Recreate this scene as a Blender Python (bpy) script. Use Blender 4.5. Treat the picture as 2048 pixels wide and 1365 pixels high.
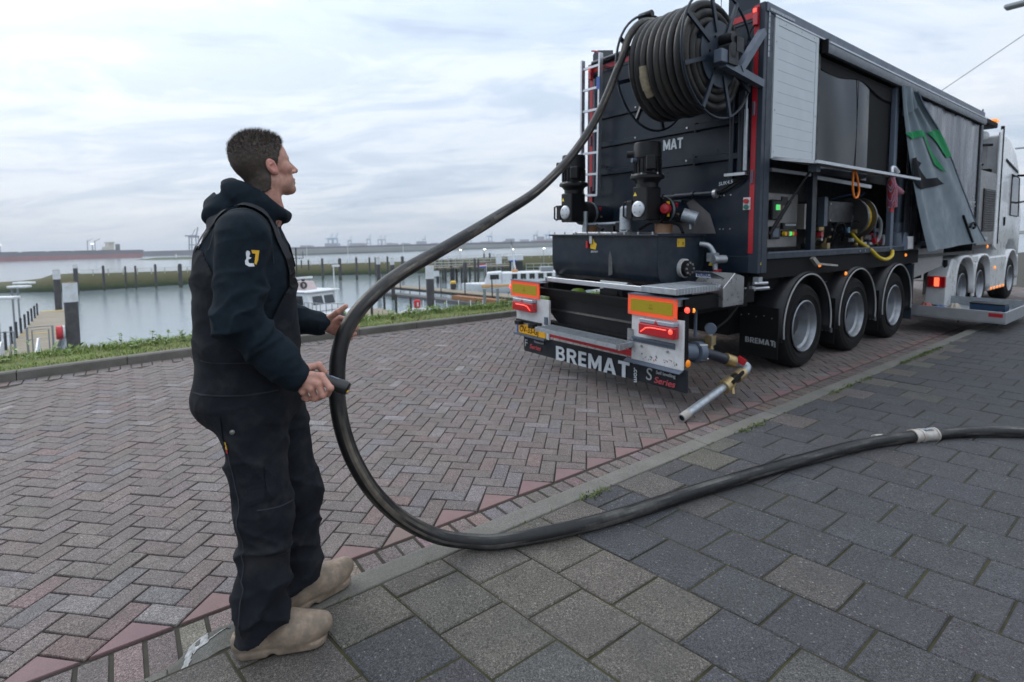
import bpy, bmesh, math, random
import numpy as np
from mathutils import Matrix, Vector, Euler
random.seed(7); np.random.seed(7)
SC = bpy.context.scene
COL = SC.collection
for o in list(bpy.data.objects): bpy.data.objects.remove(o)

# ------------------------------------------------------------------ camera
CAMZ = 1.6277
FPX = 1043.653
_right = (.999374, -.00128, -.025947)
_down = (-.025984, -.049238, -.998447)
_fwd = (0., .998498, -.049281)
cd = bpy.data.cameras.new('camera'); cam = bpy.data.objects.new('camera', cd); COL.objects.link(cam)
cd.sensor_width = 36; cd.lens = FPX/2048*36; cd.shift_y = -(682.5-538.9)/2048
cd.clip_start = .05; cd.clip_end = 20000
cd.dof.use_dof = True; cd.dof.focus_distance = 2.4; cd.dof.aperture_fstop = 2.8
cam.matrix_world = Matrix(((_right[0], -_down[0], -_fwd[0], 0), (_right[1], -_down[1], -_fwd[1], 0),
                           (_right[2], -_down[2], -_fwd[2], CAMZ), (0, 0, 0, 1)))
SC.camera = cam
# street frame (x along the kerb, y to the water side, z up) -> world; the street has a slight cross fall
S = Matrix(((.803133, -.59537, .022597, 1.461264), (.59577, .80289, -.020642, 4.685449), (-.005853, .030041, .999531, .062964), (0, 0, 0, 1)))

# ------------------------------------------------------------------ world, sun, exposure
SUN_EL, SUN_AZ = math.radians(38), math.radians(-52)     # azimuth from +Y (view direction), negative = left
w = bpy.data.worlds.new('World'); SC.world = w; w.use_nodes = True
nt = w.node_tree; N = nt.nodes; L = nt.links; N.clear()
out = N.new('ShaderNodeOutputWorld'); bg = N.new('ShaderNodeBackground'); L.new(bg.outputs[0], out.inputs[0])
bg.inputs[1].default_value = .1
sky = N.new('ShaderNodeTexSky'); sky.sky_type = 'NISHITA'; sky.sun_disc = False
sky.sun_elevation = SUN_EL; sky.sun_rotation = SUN_AZ; sky.air_density = 1.2; sky.dust_density = 3
tc = N.new('ShaderNodeTexCoord')
sep = N.new('ShaderNodeSeparateXYZ'); L.new(tc.outputs['Generated'], sep.inputs[0])
def math_n(op, a, b=None, clamp=False):
    n = N.new('ShaderNodeMath'); n.operation = op; n.use_clamp = clamp
    for i, v in enumerate((a, b)):
        if v is None: continue
        if isinstance(v, (int, float)): n.inputs[i].default_value = v
        else: L.new(v, n.inputs[i])
    return n.outputs[0]
den = math_n('ADD', math_n('MAXIMUM', sep.outputs[2], 0.0), .16)
cu = math_n('DIVIDE', sep.outputs[0], den); cv = math_n('DIVIDE', sep.outputs[1], den)
cmb = N.new('ShaderNodeCombineXYZ'); L.new(cu, cmb.inputs[0]); L.new(cv, cmb.inputs[1])
def noise_n(vec, scale, detail, rough, dist=0, loc=(0,0,0), scl=(1,1,1)):
    mp = N.new('ShaderNodeMapping'); mp.inputs[1].default_value = loc; mp.inputs[3].default_value = scl; L.new(vec, mp.inputs[0])
    n = N.new('ShaderNodeTexNoise'); n.inputs['Scale'].default_value = scale; n.inputs['Detail'].default_value = detail
    n.inputs['Roughness'].default_value = rough; n.inputs['Distortion'].default_value = dist; L.new(mp.outputs[0], n.inputs['Vector'])
    return n.outputs['Fac']
def ramp_n(fac, stops):
    r = N.new('ShaderNodeValToRGB'); L.new(fac, r.inputs[0])
    e = r.color_ramp.elements
    while len(e) < len(stops): e.new(.5)
    for k, (p, c) in enumerate(stops): e[k].position = p; e[k].color = (*c, 1)
    r.color_ramp.interpolation = 'EASE'
    return r.outputs[0]
big = noise_n(cmb.outputs[0], .55, 5, .55, .6, (2.3, .4, 0), (.8, 1.25, 1))
fine = noise_n(cmb.outputs[0], 1.7, 6, .6, .8, (5.1, 1.7, 2), (.7, 1.3, 1))
mixn = math_n('ADD', math_n('MULTIPLY', big, .58), math_n('MULTIPLY', fine, .42))
SKYK = 10.3
cloud = ramp_n(mixn, [(.33, (.44, .55, .71)), (.43, (.61, .72, .87)), (.525, (.80, .88, .99)), (.63, (.96, .995, 1.05))])
# the cloud deck is thin where the low sun stands behind it: brighter veil towards it
sd = (math.sin(SUN_AZ)*math.cos(SUN_EL), math.cos(SUN_AZ)*math.cos(SUN_EL), math.sin(SUN_EL))
dotn = N.new('ShaderNodeVectorMath'); dotn.operation = 'DOT_PRODUCT'; L.new(tc.outputs['Generated'], dotn.inputs[0]); dotn.inputs[1].default_value = sd
veil = math_n('MULTIPLY', math_n('POWER', math_n('MAXIMUM', dotn.outputs['Value'], 0), 5), .30)
addv = N.new('ShaderNodeMix'); addv.data_type = 'RGBA'; addv.blend_type = 'ADD'; addv.inputs[0].default_value = 1
cvl = N.new('ShaderNodeCombineColor'); [L.new(veil, cvl.inputs[i]) for i in range(3)]
L.new(cloud, addv.inputs[6]); L.new(cvl.outputs[0], addv.inputs[7])
hz = math_n('POWER', math_n('SUBTRACT', 1.0, math_n('MINIMUM', math_n('MULTIPLY', math_n('MAXIMUM', sep.outputs[2], 0), 9), 1)), 2)
hmix = N.new('ShaderNodeMix'); hmix.data_type = 'RGBA'; L.new(math_n('MULTIPLY', hz, .72), hmix.inputs[0])
L.new(addv.outputs[2], hmix.inputs[6]); hmix.inputs[7].default_value = (.80, .83, .89, 1)
grad = math_n('ADD', math_n('MULTIPLY', math_n('MAXIMUM', sep.outputs[2], 0), 1.0), .80)      # an overcast sky is brighter overhead than at the horizon
gm = N.new('ShaderNodeMix'); gm.data_type = 'RGBA'; gm.blend_type = 'MULTIPLY'; gm.inputs[0].default_value = 1
gcc = N.new('ShaderNodeCombineColor'); [L.new(grad, gcc.inputs[i]) for i in range(3)]
L.new(hmix.outputs[2], gm.inputs[6]); L.new(gcc.outputs[0], gm.inputs[7])
sc8 = N.new('ShaderNodeMix'); sc8.data_type = 'RGBA'; sc8.blend_type = 'MULTIPLY'; sc8.inputs[0].default_value = 1
L.new(gm.outputs[2], sc8.inputs[6]); sc8.inputs[7].default_value = (SKYK, SKYK, SKYK, 1)
fin = N.new('ShaderNodeMix'); fin.data_type = 'RGBA'; fin.inputs[0].default_value = .94
L.new(sky.outputs[0], fin.inputs[6]); L.new(sc8.outputs[2], fin.inputs[7]); L.new(fin.outputs[2], bg.inputs[0])

sl = bpy.data.lights.new('sun', 'SUN'); sl.energy = 1.1; sl.angle = math.radians(30); sl.color = (1, .97, .93)
so = bpy.data.objects.new('sun', sl); COL.objects.link(so)
so.rotation_euler = Vector(sd).to_track_quat('Z', 'Y').to_euler()
SC.view_settings.view_transform = 'Standard'; SC.view_settings.look = 'None'; SC.view_settings.gamma = 1
SC.view_settings.exposure = 0; SC.view_settings.use_curve_mapping = False
SC.render.resolution_x = 1024; SC.render.resolution_y = 682
SC.cycles.max_bounces = 6; SC.cycles.diffuse_bounces = 3; SC.cycles.glossy_bounces = 3; SC.cycles.caustics_reflective = False

# ------------------------------------------------------------------ materials
MATS = {}
def pm(name, col, rough=.6, metal=0., var=.12, scale=6., bump=0., bscale=40., dirt=None, dirt_amt=.0, dirt_scale=3., spec=.5, sheen=0.,
       emit=None, src=None, speck=None, coat=0., stretch=(1,1,1), tint=None, alpha=None, objco=False):
    if name in MATS: return MATS[name]
    m = bpy.data.materials.new(name); m.use_nodes = True; MATS[name] = m
    nt = m.node_tree; n = nt.nodes; l = nt.links; b = n['Principled BSDF']
    b.inputs['Roughness'].default_value = rough; b.inputs['Metallic'].default_value = metal
    b.inputs['Specular IOR Level'].default_value = spec
    if coat: b.inputs['Coat Weight'].default_value = coat; b.inputs['Coat Roughness'].default_value = .12
    if sheen: b.inputs['Sheen Weight'].default_value = sheen; b.inputs['Sheen Roughness'].default_value = .45
    if objco: pos = n.new('ShaderNodeTexCoord').outputs['Object']
    else: pos = n.new('ShaderNodeNewGeometry').outputs['Position']
    mp = n.new('ShaderNodeMapping'); mp.inputs[3].default_value = stretch; l.new(pos, mp.inputs[0]); pos = mp.outputs[0]
    def noi(s, d=4, r=.55, off=0.):
        t = n.new('ShaderNodeTexNoise'); t.inputs['Scale'].default_value = s; t.inputs['Detail'].default_value = d; t.inputs['Roughness'].default_value = r
        if off:
            q = n.new('ShaderNodeMapping'); q.inputs[1].default_value = (off, off*1.7, off*.3); l.new(pos, q.inputs[0]); l.new(q.outputs[0], t.inputs['Vector'])
        else: l.new(pos, t.inputs['Vector'])
        return t.outputs['Fac']
    def mix(f, a, bb, mode='MIX'):
        x = n.new('ShaderNodeMix'); x.data_type = 'RGBA'; x.blend_type = mode
        for sock, v in ((0, f), (6, a), (7, bb)):
            if isinstance(v, (int, float)): x.inputs[sock].default_value = v
            elif isinstance(v, (tuple, list)): x.inputs[sock].default_value = (*v[:3], 1)
            else: l.new(v, x.inputs[sock])
        return x.outputs[2]
    def mr(f, a, b_, c, d_):
        x = n.new('ShaderNodeMapRange'); x.inputs[1].default_value = a; x.inputs[2].default_value = b_; x.inputs[3].default_value = c; x.inputs[4].default_value = d_
        l.new(f, x.inputs[0]); return x.outputs[0]
    if src == 'object': base = n.new('ShaderNodeObjectInfo').outputs['Color']
    elif src == 'attr':
        a = n.new('ShaderNodeAttribute'); a.attribute_name = 'Col'; base = a.outputs['Color']
    else:
        rgb = n.new('ShaderNodeRGB'); rgb.outputs[0].default_value = (*col, 1); base = rgb.outputs[0]
    c = base
    if var:
        v = n.new('ShaderNodeCombineColor'); f = mr(noi(scale, 5), .25, .75, 1-var, 1+var)
        for i in range(3): l.new(f, v.inputs[i])
        c = mix(1., c, v.outputs[0], 'MULTIPLY')
    if speck:                                        # light and dark grit of exposed aggregate: (scale, amount)
        f = mr(noi(speck[0], 2, .7, 3.), .36, .64, 1-speck[1], 1+speck[1])
        g_ = mr(noi(speck[0]*.36, 3, .7, 9.), .34, .66, 1-speck[1]*.62, 1+speck[1]*.62); mm = n.new('ShaderNodeMath'); mm.operation = 'MULTIPLY'; l.new(f, mm.inputs[0]); l.new(g_, mm.inputs[1]); f = mm.outputs[0]
        v = n.new('ShaderNodeCombineColor'); [l.new(f, v.inputs[i]) for i in range(3)]
        c = mix(1., c, v.outputs[0], 'MULTIPLY')
        vo = n.new('ShaderNodeTexVoronoi'); vo.inputs['Scale'].default_value = speck[0]*.55; l.new(pos, vo.inputs['Vector'])
        wn = n.new('ShaderNodeTexWhiteNoise'); l.new(vo.outputs['Position'], wn.inputs['Vector'])
        f2 = mr(wn.outputs['Value'], .982, 1., 0, speck[1]*.6)
        c = mix(f2, c, (.36, .34, .32))
    if dirt:
        f = mr(noi(dirt_scale, 6, .65, 7.), .5-.22*dirt_amt, .72, 0., min(1., .35+dirt_amt))
        c = mix(f, c, dirt)
    l.new(c, b.inputs['Base Color'])
    if bump:
        bn = n.new('ShaderNodeBump'); bn.inputs['Strength'].default_value = bump; bn.inputs['Distance'].default_value = .004
        l.new(noi(bscale, 5, .6, 1.), bn.inputs['Height']); l.new(bn.outputs[0], b.inputs['Normal'])
    if rough < .75:
        l.new(mr(noi(scale*2.3, 4, .6, 5.), .3, .7, max(.03, rough-.1), min(1, rough+.12)), b.inputs['Roughness'])
    if emit: b.inputs['Emission Color'].default_value = (*emit[:3], 1); b.inputs['Emission Strength'].default_value = emit[3]
    if alpha is not None: b.inputs['Alpha'].default_value = alpha
    return m
def glass(name, col=(.03, .04, .05), rough=.05):
    if name in MATS: return MATS[name]
    m = pm(name, col, rough, 0, var=.05, spec=.8); return m

# ------------------------------------------------------------------ mesh helpers
def vrot(v, r): return Euler(r).to_matrix() @ Vector(v)
class MB:
    def __init__(s): s.v = []; s.f = []; s.c = []; s.m = []; s.cm = 0
    def add(s, vs, fs, col=None):
        o = len(s.v); s.v += [tuple(v) for v in vs]; s.f += [tuple(i+o for i in f) for f in fs]
        s.m += [s.cm]*len(fs)
        if col is not None: s.c += [col]*len(fs)
        return s
    def box(s, c, d, rot=None):
        vs = []
        for dx in (-.5, .5):
            for dy in (-.5, .5):
                for dz in (-.5, .5):
                    v = Vector((dx*d[0], dy*d[1], dz*d[2]))
                    if rot is not None: v = (rot if isinstance(rot, Matrix) else Euler(rot).to_matrix()) @ v
                    vs.append(v+Vector(c))
        return s.add(vs, [(0,1,3,2),(4,6,7,5),(0,4,5,1),(2,3,7,6),(0,2,6,4),(1,5,7,3)])
    def box2(s, a, b): return s.box([(a[i]+b[i])/2 for i in range(3)], [abs(b[i]-a[i]) for i in range(3)])
    def cyl(s, p0, p1, r0, r1=None, n=16, caps=True):
        if r1 is None: r1 = r0
        p0 = Vector(p0); p1 = Vector(p1); ax = (p1-p0).normalized()
        u = ax.orthogonal().normalized(); w_ = ax.cross(u); vs = []
        for p, r in ((p0, r0), (p1, r1)):
            for k in range(n):
                a = 2*math.pi*k/n; vs.append(p+(u*math.cos(a)+w_*math.sin(a))*r)
        fs = [(k, (k+1) % n, n+(k+1) % n, n+k) for k in range(n)]
        if caps: fs += [tuple(range(n-1, -1, -1)), tuple(range(n, 2*n))]
        return s.add(vs, fs)
    def beam(s, p0, p1, wd, ht, up=(0,0,1)):
        p0 = Vector(p0); p1 = Vector(p1); d = (p1-p0); ln = d.length; d.normalize()
        up = Vector(up); sd_ = d.cross(up)
        if sd_.length < 1e-5: sd_ = d.orthogonal()
        sd_.normalize(); u = sd_.cross(d)
        m = Matrix((d, sd_, u)).transposed()
        return s.box((p0+p1)/2, (ln, wd, ht), m)
    def tube(s, pts, r, n=10, caps=True, closed=False):
        pts = [Vector(p) for p in pts]; m = len(pts)
        rr = r if isinstance(r, (list, tuple)) else [r]*m
        t0 = (pts[1]-pts[0]).normalized(); u = t0.orthogonal().normalized(); vs = []
        for i, p in enumerate(pts):
            if closed: t = (pts[(i+1) % m]-pts[i-1]).normalized()
            else: t = (pts[min(i+1, m-1)]-pts[max(i-1, 0)]).normalized()
            u = (u-t*u.dot(t)); u = u.normalized() if u.length > 1e-6 else t.orthogonal().normalized()
            w_ = t.cross(u)
            for k in range(n):
                a = 2*math.pi*k/n; vs.append(p+(u*math.cos(a)+w_*math.sin(a))*rr[i])
        fs = []
        for i in range(m if closed else m-1):
            j = (i+1) % m
            for k in range(n): fs.append((i*n+k, i*n+(k+1) % n, j*n+(k+1) % n, j*n+k))
        if caps and not closed: fs += [tuple(range(n-1, -1, -1)), tuple(range((m-1)*n, m*n))]
        return s.add(vs, fs)
    def lathe(s, prof, c, ax=(0,0,1), n=24, a0=0, a1=2*math.pi):
        ax = Vector(ax).normalized(); u = ax.orthogonal().normalized(); w_ = ax.cross(u); c = Vector(c); vs = []
        full = abs(a1-a0-2*math.pi) < 1e-6; nn = n if full else n+1
        for r, h in prof:
            for k in range(nn):
                a = a0+(a1-a0)*k/n; vs.append(c+ax*h+(u*math.cos(a)+w_*math.sin(a))*r)
        fs = []
        for i in range(len(prof)-1):
            for k in range(n):
                k2 = (k+1) % nn; fs.append((i*nn+k, i*nn+k2, (i+1)*nn+k2, (i+1)*nn+k))
        return s.add(vs, fs)
    def prism(s, poly, o, ux, uy, th):            # polygon in the plane (o, ux, uy), thick th along ux x uy
        o = Vector(o); ux = Vector(ux).normalized(); uy = Vector(uy).normalized(); nn = ux.cross(uy)*th; k = len(poly)
        vs = [o+ux*a+uy*b for a, b in poly]; vs += [v+nn for v in vs]
        fs = [tuple(range(k-1, -1, -1)), tuple(range(k, 2*k))]+[(i, (i+1) % k, k+(i+1) % k, k+i) for i in range(k)]
        return s.add(vs, fs)
    def grid(s, fn, nu, nv):
        vs = [fn(i/nu, j/nv) for i in range(nu+1) for j in range(nv+1)]
        fs = [(i*(nv+1)+j, (i+1)*(nv+1)+j, (i+1)*(nv+1)+j+1, i*(nv+1)+j+1) for i in range(nu) for j in range(nv)]
        return s.add(vs, fs)
    def mesh(s, name, mats, smooth=None, bev=0., seg=1):
        me = bpy.data.meshes.new(name); me.from_pydata(s.v, [], s.f)
        if not isinstance(mats, (list, tuple)): mats = [mats]
        for m in mats: me.materials.append(m)
        if len(mats) > 1: me.polygons.foreach_set('material_index', s.m)
        if s.c:
            ca = me.color_attributes.new('Col', 'FLOAT_COLOR', 'CORNER')
            buf = np.ones((len(me.loops), 4), np.float32); i = 0
            for f, c in zip(s.f, s.c): buf[i:i+len(f), :3] = c; i += len(f)
            ca.data.foreach_set('color', buf.ravel())
        if bev or len(s.f) < 60000:
            bm = bmesh.new(); bm.from_mesh(me)
            if not s.c: bmesh.ops.recalc_face_normals(bm, faces=bm.faces)
            if bev: bmesh.ops.bevel(bm, geom=[e for e in bm.edges if len(e.link_faces) == 2 and e.calc_face_angle(0) > .6], offset=bev, segments=seg, affect='EDGES', profile=.5)
            bm.to_mesh(me); bm.free()
        if smooth is not None:
            me.polygons.foreach_set('use_smooth', [True]*len(me.polygons))
            try: me.set_sharp_from_angle(angle=smooth)
            except Exception: pass
        me.update(); return me
    def build(s, name, mats, parent=None, smooth=None, bev=0., seg=1):
        return obj(name, s.mesh(name, mats, smooth, bev, seg), parent)
STREET = []
FRAME = ['street']
def obj(name, data, parent=None):
    o = bpy.data.objects.new(name, data); COL.objects.link(o)
    if parent is not None: o.parent = parent
    elif FRAME[0] == 'street': STREET.append(o)
    return o
def tag(o, label, cat, group=None):
    o['label'] = label; o['category'] = cat
    if group: o['group'] = group
    return o
def thing(name, label, cat, loc=(0,0,0), rz=0, group=None):
    o = obj(name, None); o.location = loc; o.rotation_euler = (0, 0, rz); o.empty_display_size = .2
    return tag(o, label, cat, group)
def struct(o): o['kind'] = 'structure'; return o
def stuff(o): o['kind'] = 'stuff'; return o
def dup(root, loc, rz=0, label=None, scale=None):
    def cp(o, par):
        c = o.copy(); COL.objects.link(c); c.parent = par
        for ch in [x for x in KIDS.get(o.name, [])]: cp(ch, c)
        return c
    KIDS = {}
    for o in COL.objects:
        if o.parent: KIDS.setdefault(o.parent.name, []).append(o)
    r = cp(root, None)
    if root in STREET: STREET.append(r)
    r.location = loc; r.rotation_euler = (0, 0, rz)
    if scale: r.scale = scale
    if label: r['label'] = label
    return r
def text(name, body, size, o, ux, uy, mat, parent=None, bold=0., ext=.002, align='LEFT', sx=1., shear=0., space=1.):
    cu = bpy.data.curves.new('t', 'FONT'); cu.body = body; cu.size = size; cu.offset = bold; cu.extrude = ext; cu.align_x = align
    cu.shear = shear; cu.space_character = space
    t = bpy.data.objects.new('t', cu); COL.objects.link(t)
    me = bpy.data.meshes.new_from_object(t.evaluated_get(bpy.context.evaluated_depsgraph_get()))
    bpy.data.objects.remove(t); bpy.data.curves.remove(cu)
    ux = Vector(ux).normalized(); uy = Vector(uy).normalized(); nz = ux.cross(uy)
    M = Matrix((ux*sx, uy, nz)).transposed().to_4x4(); M.translation = Vector(o)
    me.transform(M); me.materials.clear(); me.materials.append(mat)
    return obj(name, me, parent)
def _arc(cx, cy, ro, ri, a0=-90, a1=90, n=10):
    A = [math.radians(a0+(a1-a0)*k/n) for k in range(n+1)]
    return [[(cx+ri*math.cos(p), cy+ri*math.sin(p)), (cx+ro*math.cos(p), cy+ro*math.sin(p)), (cx+ro*math.cos(q), cy+ro*math.sin(q)), (cx+ri*math.cos(q), cy+ri*math.sin(q))] for p, q in zip(A, A[1:])]
def _bx(a, b, c, d): return [(a, b), (c, b), (c, d), (a, d)]
GLY = {'E': (.60, [_bx(0, 0, .22, 1), _bx(.22, 0, .58, .19), _bx(.22, .41, .54, .59), _bx(.22, .81, .58, 1)]),
       'T': (.70, [_bx(0, .8, .70, 1), _bx(.24, 0, .46, .8)]),
       'M': (.92, [_bx(0, 0, .2, 1), _bx(.72, 0, .92, 1), [(.2, 1), (.2, .55), (.39, .06), (.46, .06), (.46, .42)], [(.72, 1), (.46, .42), (.46, .06), (.53, .06), (.72, .55)]]),
       'A': (.84, [[(0, 0), (.23, 0), (.42, .70), (.42, 1), (.30, 1)], [(.84, 0), (.54, 1), (.42, 1), (.42, .70), (.61, 0)], _bx(.25, .19, .59, .36)]),
       'R': (.76, [_bx(0, 0, .22, 1), _bx(.22, .8, .42, 1), _bx(.22, .38, .42, .57), [(.33, .38), (.56, .40), (.78, 0), (.53, 0)]]+_arc(.42, .69, .31, .12)),
       'B': (.75, [_bx(0, 0, .22, 1), _bx(.22, .82, .42, 1), _bx(.22, .43, .44, .59), _bx(.22, 0, .44, .19)]+_arc(.42, .745, .255, .085)+_arc(.44, .285, .285, .10))}
def letters(name, body, h, o, ux, uy, mat, parent, sx=1., gap=.10, ext=.002):
    b = MB(); x = 0; ux = Vector(ux).normalized(); uy = Vector(uy).normalized(); nz = ux.cross(uy); k = 0
    for ch in body:
        wd, polys = GLY[ch]
        for pl in polys: b.prism([((x+p)*h*sx, q*h) for p, q in pl], Vector(o)+nz*(.00006*(k % 7)), ux, uy, ext); k += 1
        x += wd+gap
    return b.build(name, mat, parent)
def smoothpath(pts, per=8):
    P = [Vector(p) for p in pts]; out_ = []
    for i in range(len(P)-1):
        p0 = P[max(i-1, 0)]; p1 = P[i]; p2 = P[i+1]; p3 = P[min(i+2, len(P)-1)]
        for k in range(per):
            t = k/per
            out_.append(.5*((2*p1)+(p2-p0)*t+(2*p0-5*p1+4*p2-p3)*t*t+(3*p1-p0-3*p2+p3)*t**3))
    out_.append(P[-1]); return out_
_SI = S.inverted()
def project(p):                                   # street point -> photo pixels, for choosing which pieces show largest
    q = S @ Vector(p); q = Vector((q.x, q.y, q.z-CAMZ))
    x, y, z = q.dot(Vector(_right)), q.dot(Vector(_down)), q.dot(Vector(_fwd))
    return (1024+FPX*x/z, 538.9+FPX*y/z, z) if z > .1 else (-9e9, 0, -1)
# ================================================================== the setting
KZ = .12                                          # kerb height above the road
BR = .105
def hsv_j(c, j): return tuple(max(0, x*(1+random.uniform(-j, j))) for x in c)
def brick_col():
    r = random.random()
    if r < .62: c = (.136, .114, .107)
    elif r < .82: c = (.142, .112, .105)
    elif r < .91: c = (.132, .119, .122)
    elif r < .96: c = (.160, .142, .140)
    elif r < .988: c = (.148, .104, .099)
    else: c = (.20, .182, .182)
    k = random.uniform(.9, 1.1); return tuple(x*k for x in hsv_j(c, .025))
M_brick_o = pm('brick_face', (.2, .18, .17), .8, var=.14, scale=14, bump=.5, bscale=160, src='object', speck=(300, .75), dirt=(.09, .08, .068), dirt_amt=.15, dirt_scale=5)
M_brick_a = pm('brick_face_field', (.2, .18, .17), .8, var=.14, scale=14, bump=.5, bscale=160, src='attr', speck=(300, .75), dirt=(.09, .08, .068), dirt_amt=.15, dirt_scale=5)
M_joint = pm('joint_sand', (.045, .041, .033), .95, var=.35, scale=9, bump=.6, bscale=90, dirt=(.040, .040, .020), dirt_amt=.3, dirt_scale=6)
M_pink = pm('pink_concrete', (.185, .118, .115), .8, var=.1, scale=10, bump=.25, bscale=200, src='object', speck=(320, .12), dirt=(.16, .12, .11), dirt_amt=.1, dirt_scale=4)
M_pink_a = pm('pink_concrete_field', (.185, .118, .115), .8, var=.1, scale=10, bump=.25, bscale=200, src='attr', speck=(320, .12), dirt=(.16, .12, .11), dirt_amt=.1, dirt_scale=4)
M_kerb = pm('kerb_concrete', (.150, .142, .128), .85, var=.16, scale=5, bump=.5, bscale=120, speck=(260, .3), dirt=(.10, .10, .085), dirt_amt=.35, dirt_scale=3)
M_kerb_dk = pm('kerb_concrete_dark', (.14, .13, .118), .85, var=.2, scale=5, bump=.5, bscale=120, speck=(260, .2), dirt=(.08, .085, .06), dirt_amt=.4, dirt_scale=3)
M_slab_o = pm('paving_slab', (.1, .1, .1), .82, var=.16, scale=7, bump=.6, bscale=170, src='object', speck=(300, .8), dirt=(.05, .05, .05), dirt_amt=.12, dirt_scale=3)
M_slab_a = pm('paving_slab_field', (.1, .1, .1), .82, var=.16, scale=7, bump=.6, bscale=170, src='attr', speck=(300, .8), dirt=(.05, .05, .05), dirt_amt=.12, dirt_scale=3)
M_moss = pm('mossy_joint', (.026, .024, .014), .95, var=.5, scale=14, bump=.9, bscale=120, dirt=(.060, .058, .013), dirt_amt=.42, dirt_scale=4)

def block_geo(poly, top, h, ch=.005, jit=0.):    # chamfered paving block over a convex polygon (list of xy), z from top-h to top
    k = len(poly); cx = sum(p[0] for p in poly)/k; cy = sum(p[1] for p in poly)/k
    vs = [(x, y, top-h) for x, y in poly]+[(x, y, top-ch) for x, y in poly]
    for x, y in poly:
        d = math.hypot(x-cx, y-cy); q = 1-ch*1.5/d
        vs.append((cx+(x-cx)*q, cy+(y-cy)*q, top+random.uniform(-jit, jit)))
    fs = [tuple(range(2*k, 3*k))]
    for i in range(k):
        j = (i+1) % k; fs += [(i, j, k+j, k+i), (k+i, k+j, 2*k+j, 2*k+i)]
    return vs, fs
def field(parent, pieces, name, mo, ma, z, h, n_ind=300, ch=.0036, maxpx=None):
    """pieces: (poly, colour). The n_ind that show largest become objects of their own, the rest one mesh."""
    sc = []
    for i, (poly, col) in enumerate(pieces):
        cx = sum(p[0] for p in poly)/len(poly); cy = sum(p[1] for p in poly)/len(poly)
        x, y, d = project((cx, cy, z))
        vis = d > 0 and -40 < x < 2090 and y < 1400 and not (390 < x < 610 and y < 1230) and not (1150 < x < 1800 and y < 660)
        sc.append((-1/d if vis else 1, i))
    sc.sort(); ind = set(i for s_, i in sc[:n_ind] if s_ < 0)
    rest = MB(); cache = []
    for i, (poly, col) in enumerate(pieces):
        cx = sum(p[0] for p in poly)/len(poly); cy = sum(p[1] for p in poly)/len(poly)
        tx, ty = random.gauss(0, .006), random.gauss(0, .006); dz = random.gauss(0, .0014)
        if i in ind:
            loc = [(x-cx, y-cy) for x, y in poly]
            key = tuple(round(v, 3) for p in loc for v in p); me = None
            hits = [m_ for k_, m_ in cache if k_ == key]
            if len(hits) >= 4: me = random.choice(hits)
            else:
                b = MB(); b.add(*block_geo(loc, 0, h, ch, .0008)); me = b.mesh(name, mo); cache.append((key, me))
            o = obj(name, me, parent); o.location = (cx, cy, z+dz); o.rotation_euler = (tx, ty, random.gauss(0, .006)); o.color = (*col, 1)
        else:
            vs, fs = block_geo(poly, 0, h, ch, .0008)
            vs = [(x, y, zz+z+dz+(x-cx)*ty*-1+(y-cy)*tx) for x, y, zz in vs]
            rest.add(vs, fs, col)
    if rest.v: stuff(rest.build(name+'_field', ma, parent))

# ---- road
road = struct(MB().grid(lambda u, v: (-16+86*u, -.66+6.6*v, -.011), 8, 2).build('road', M_joint))
LINE = -.352; XT = -2.976
def cell(u, v): return ((u-v)*BR/math.sqrt(2), (u+v)*BR/math.sqrt(2))
g = .0035/BR
pieces = []; NN = 120
y_max = 5.0
def in_view(x, y):
    return -7.5 < x < 26 and (y < 5.1) and (x < 14 or y < 2.5)
for sx in range(-140, 420):
    for sy in range(-420, 300):
        if (sx+sy) < 0 or (sx+sy) > 76 or (sx-sy) % 2: continue
        m = (sx-sy) % 4
        x, y = cell(sx, sy)
        if not (-7.6 < x+XT < 17): continue
        if m == 0: q = [(sx+g, sy+g), (sx+2-g, sy+g), (sx+2-g, sy+1-g), (sx+g, sy+1-g)]
        elif m == 2: q = [(sx+g, sy-1+g), (sx+1-g, sy-1+g), (sx+1-g, sy+1-g), (sx+g, sy+1-g)]
        else: continue
        poly = [cell(*p) for p in q]
        # cell origin: convex teeth corners touch LINE
        poly = [(px+XT-3*BR/math.sqrt(2), py+LINE+BR/math.sqrt(2)) for px, py in poly]
        cy = sum(p[1] for p in poly)/4
        if cy > 5.02 - (0.0 if poly[0][0] > -3 else (-3-poly[0][0])*.11): continue
        pieces.append((poly, brick_col()))
field(road, pieces, 'brick', M_brick_o, M_brick_a, 0, .07)
mit = []
for k in range(-16, 46):
    t0 = XT+k*2*BR*math.sqrt(2); L2 = 2*BR*math.sqrt(2); e = .006
    mit.append(([(t0+e*2.2, LINE+.003), (t0+L2-e*2.2, LINE+.003), (t0+L2/2, LINE+L2/2-e*1.6)], hsv_j((.185, .118, .115), .06)))
field(road, mit, 'mitre_block', M_pink, M_pink_a, .001, .07, ch=.004)
gut = []
x = -7.2
while x < 16:
    wd = .1075; e = .0065 + random.uniform(0, .003)
    gut.append(([(x+e, -.59), (x+wd-e, -.59), (x+wd-e, -.364), (x+e, -.364)], tuple(c*.95 for c in (brick_col() if random.random() < .6 else hsv_j((.18, .14, .128), .1))))); x += wd
field(road, gut, 'gutter_brick', M_brick_o, M_brick_a, -.004, .07)
edge = []
def lk(x): return 5.235-.0 if x > -3.2 else 5.235-.017*(-3.2-x)**1.6-.12*(-3.2-x)*.6
x = -8.5
while x < 13:
    wd = .108; e = .005
    edge.append(([(x+e, lk(x)-.215), (x+wd-e, lk(x+wd)-.215), (x+wd-e, lk(x+wd)-.008), (x+e, lk(x)-.008)], brick_col())); x += wd
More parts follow.
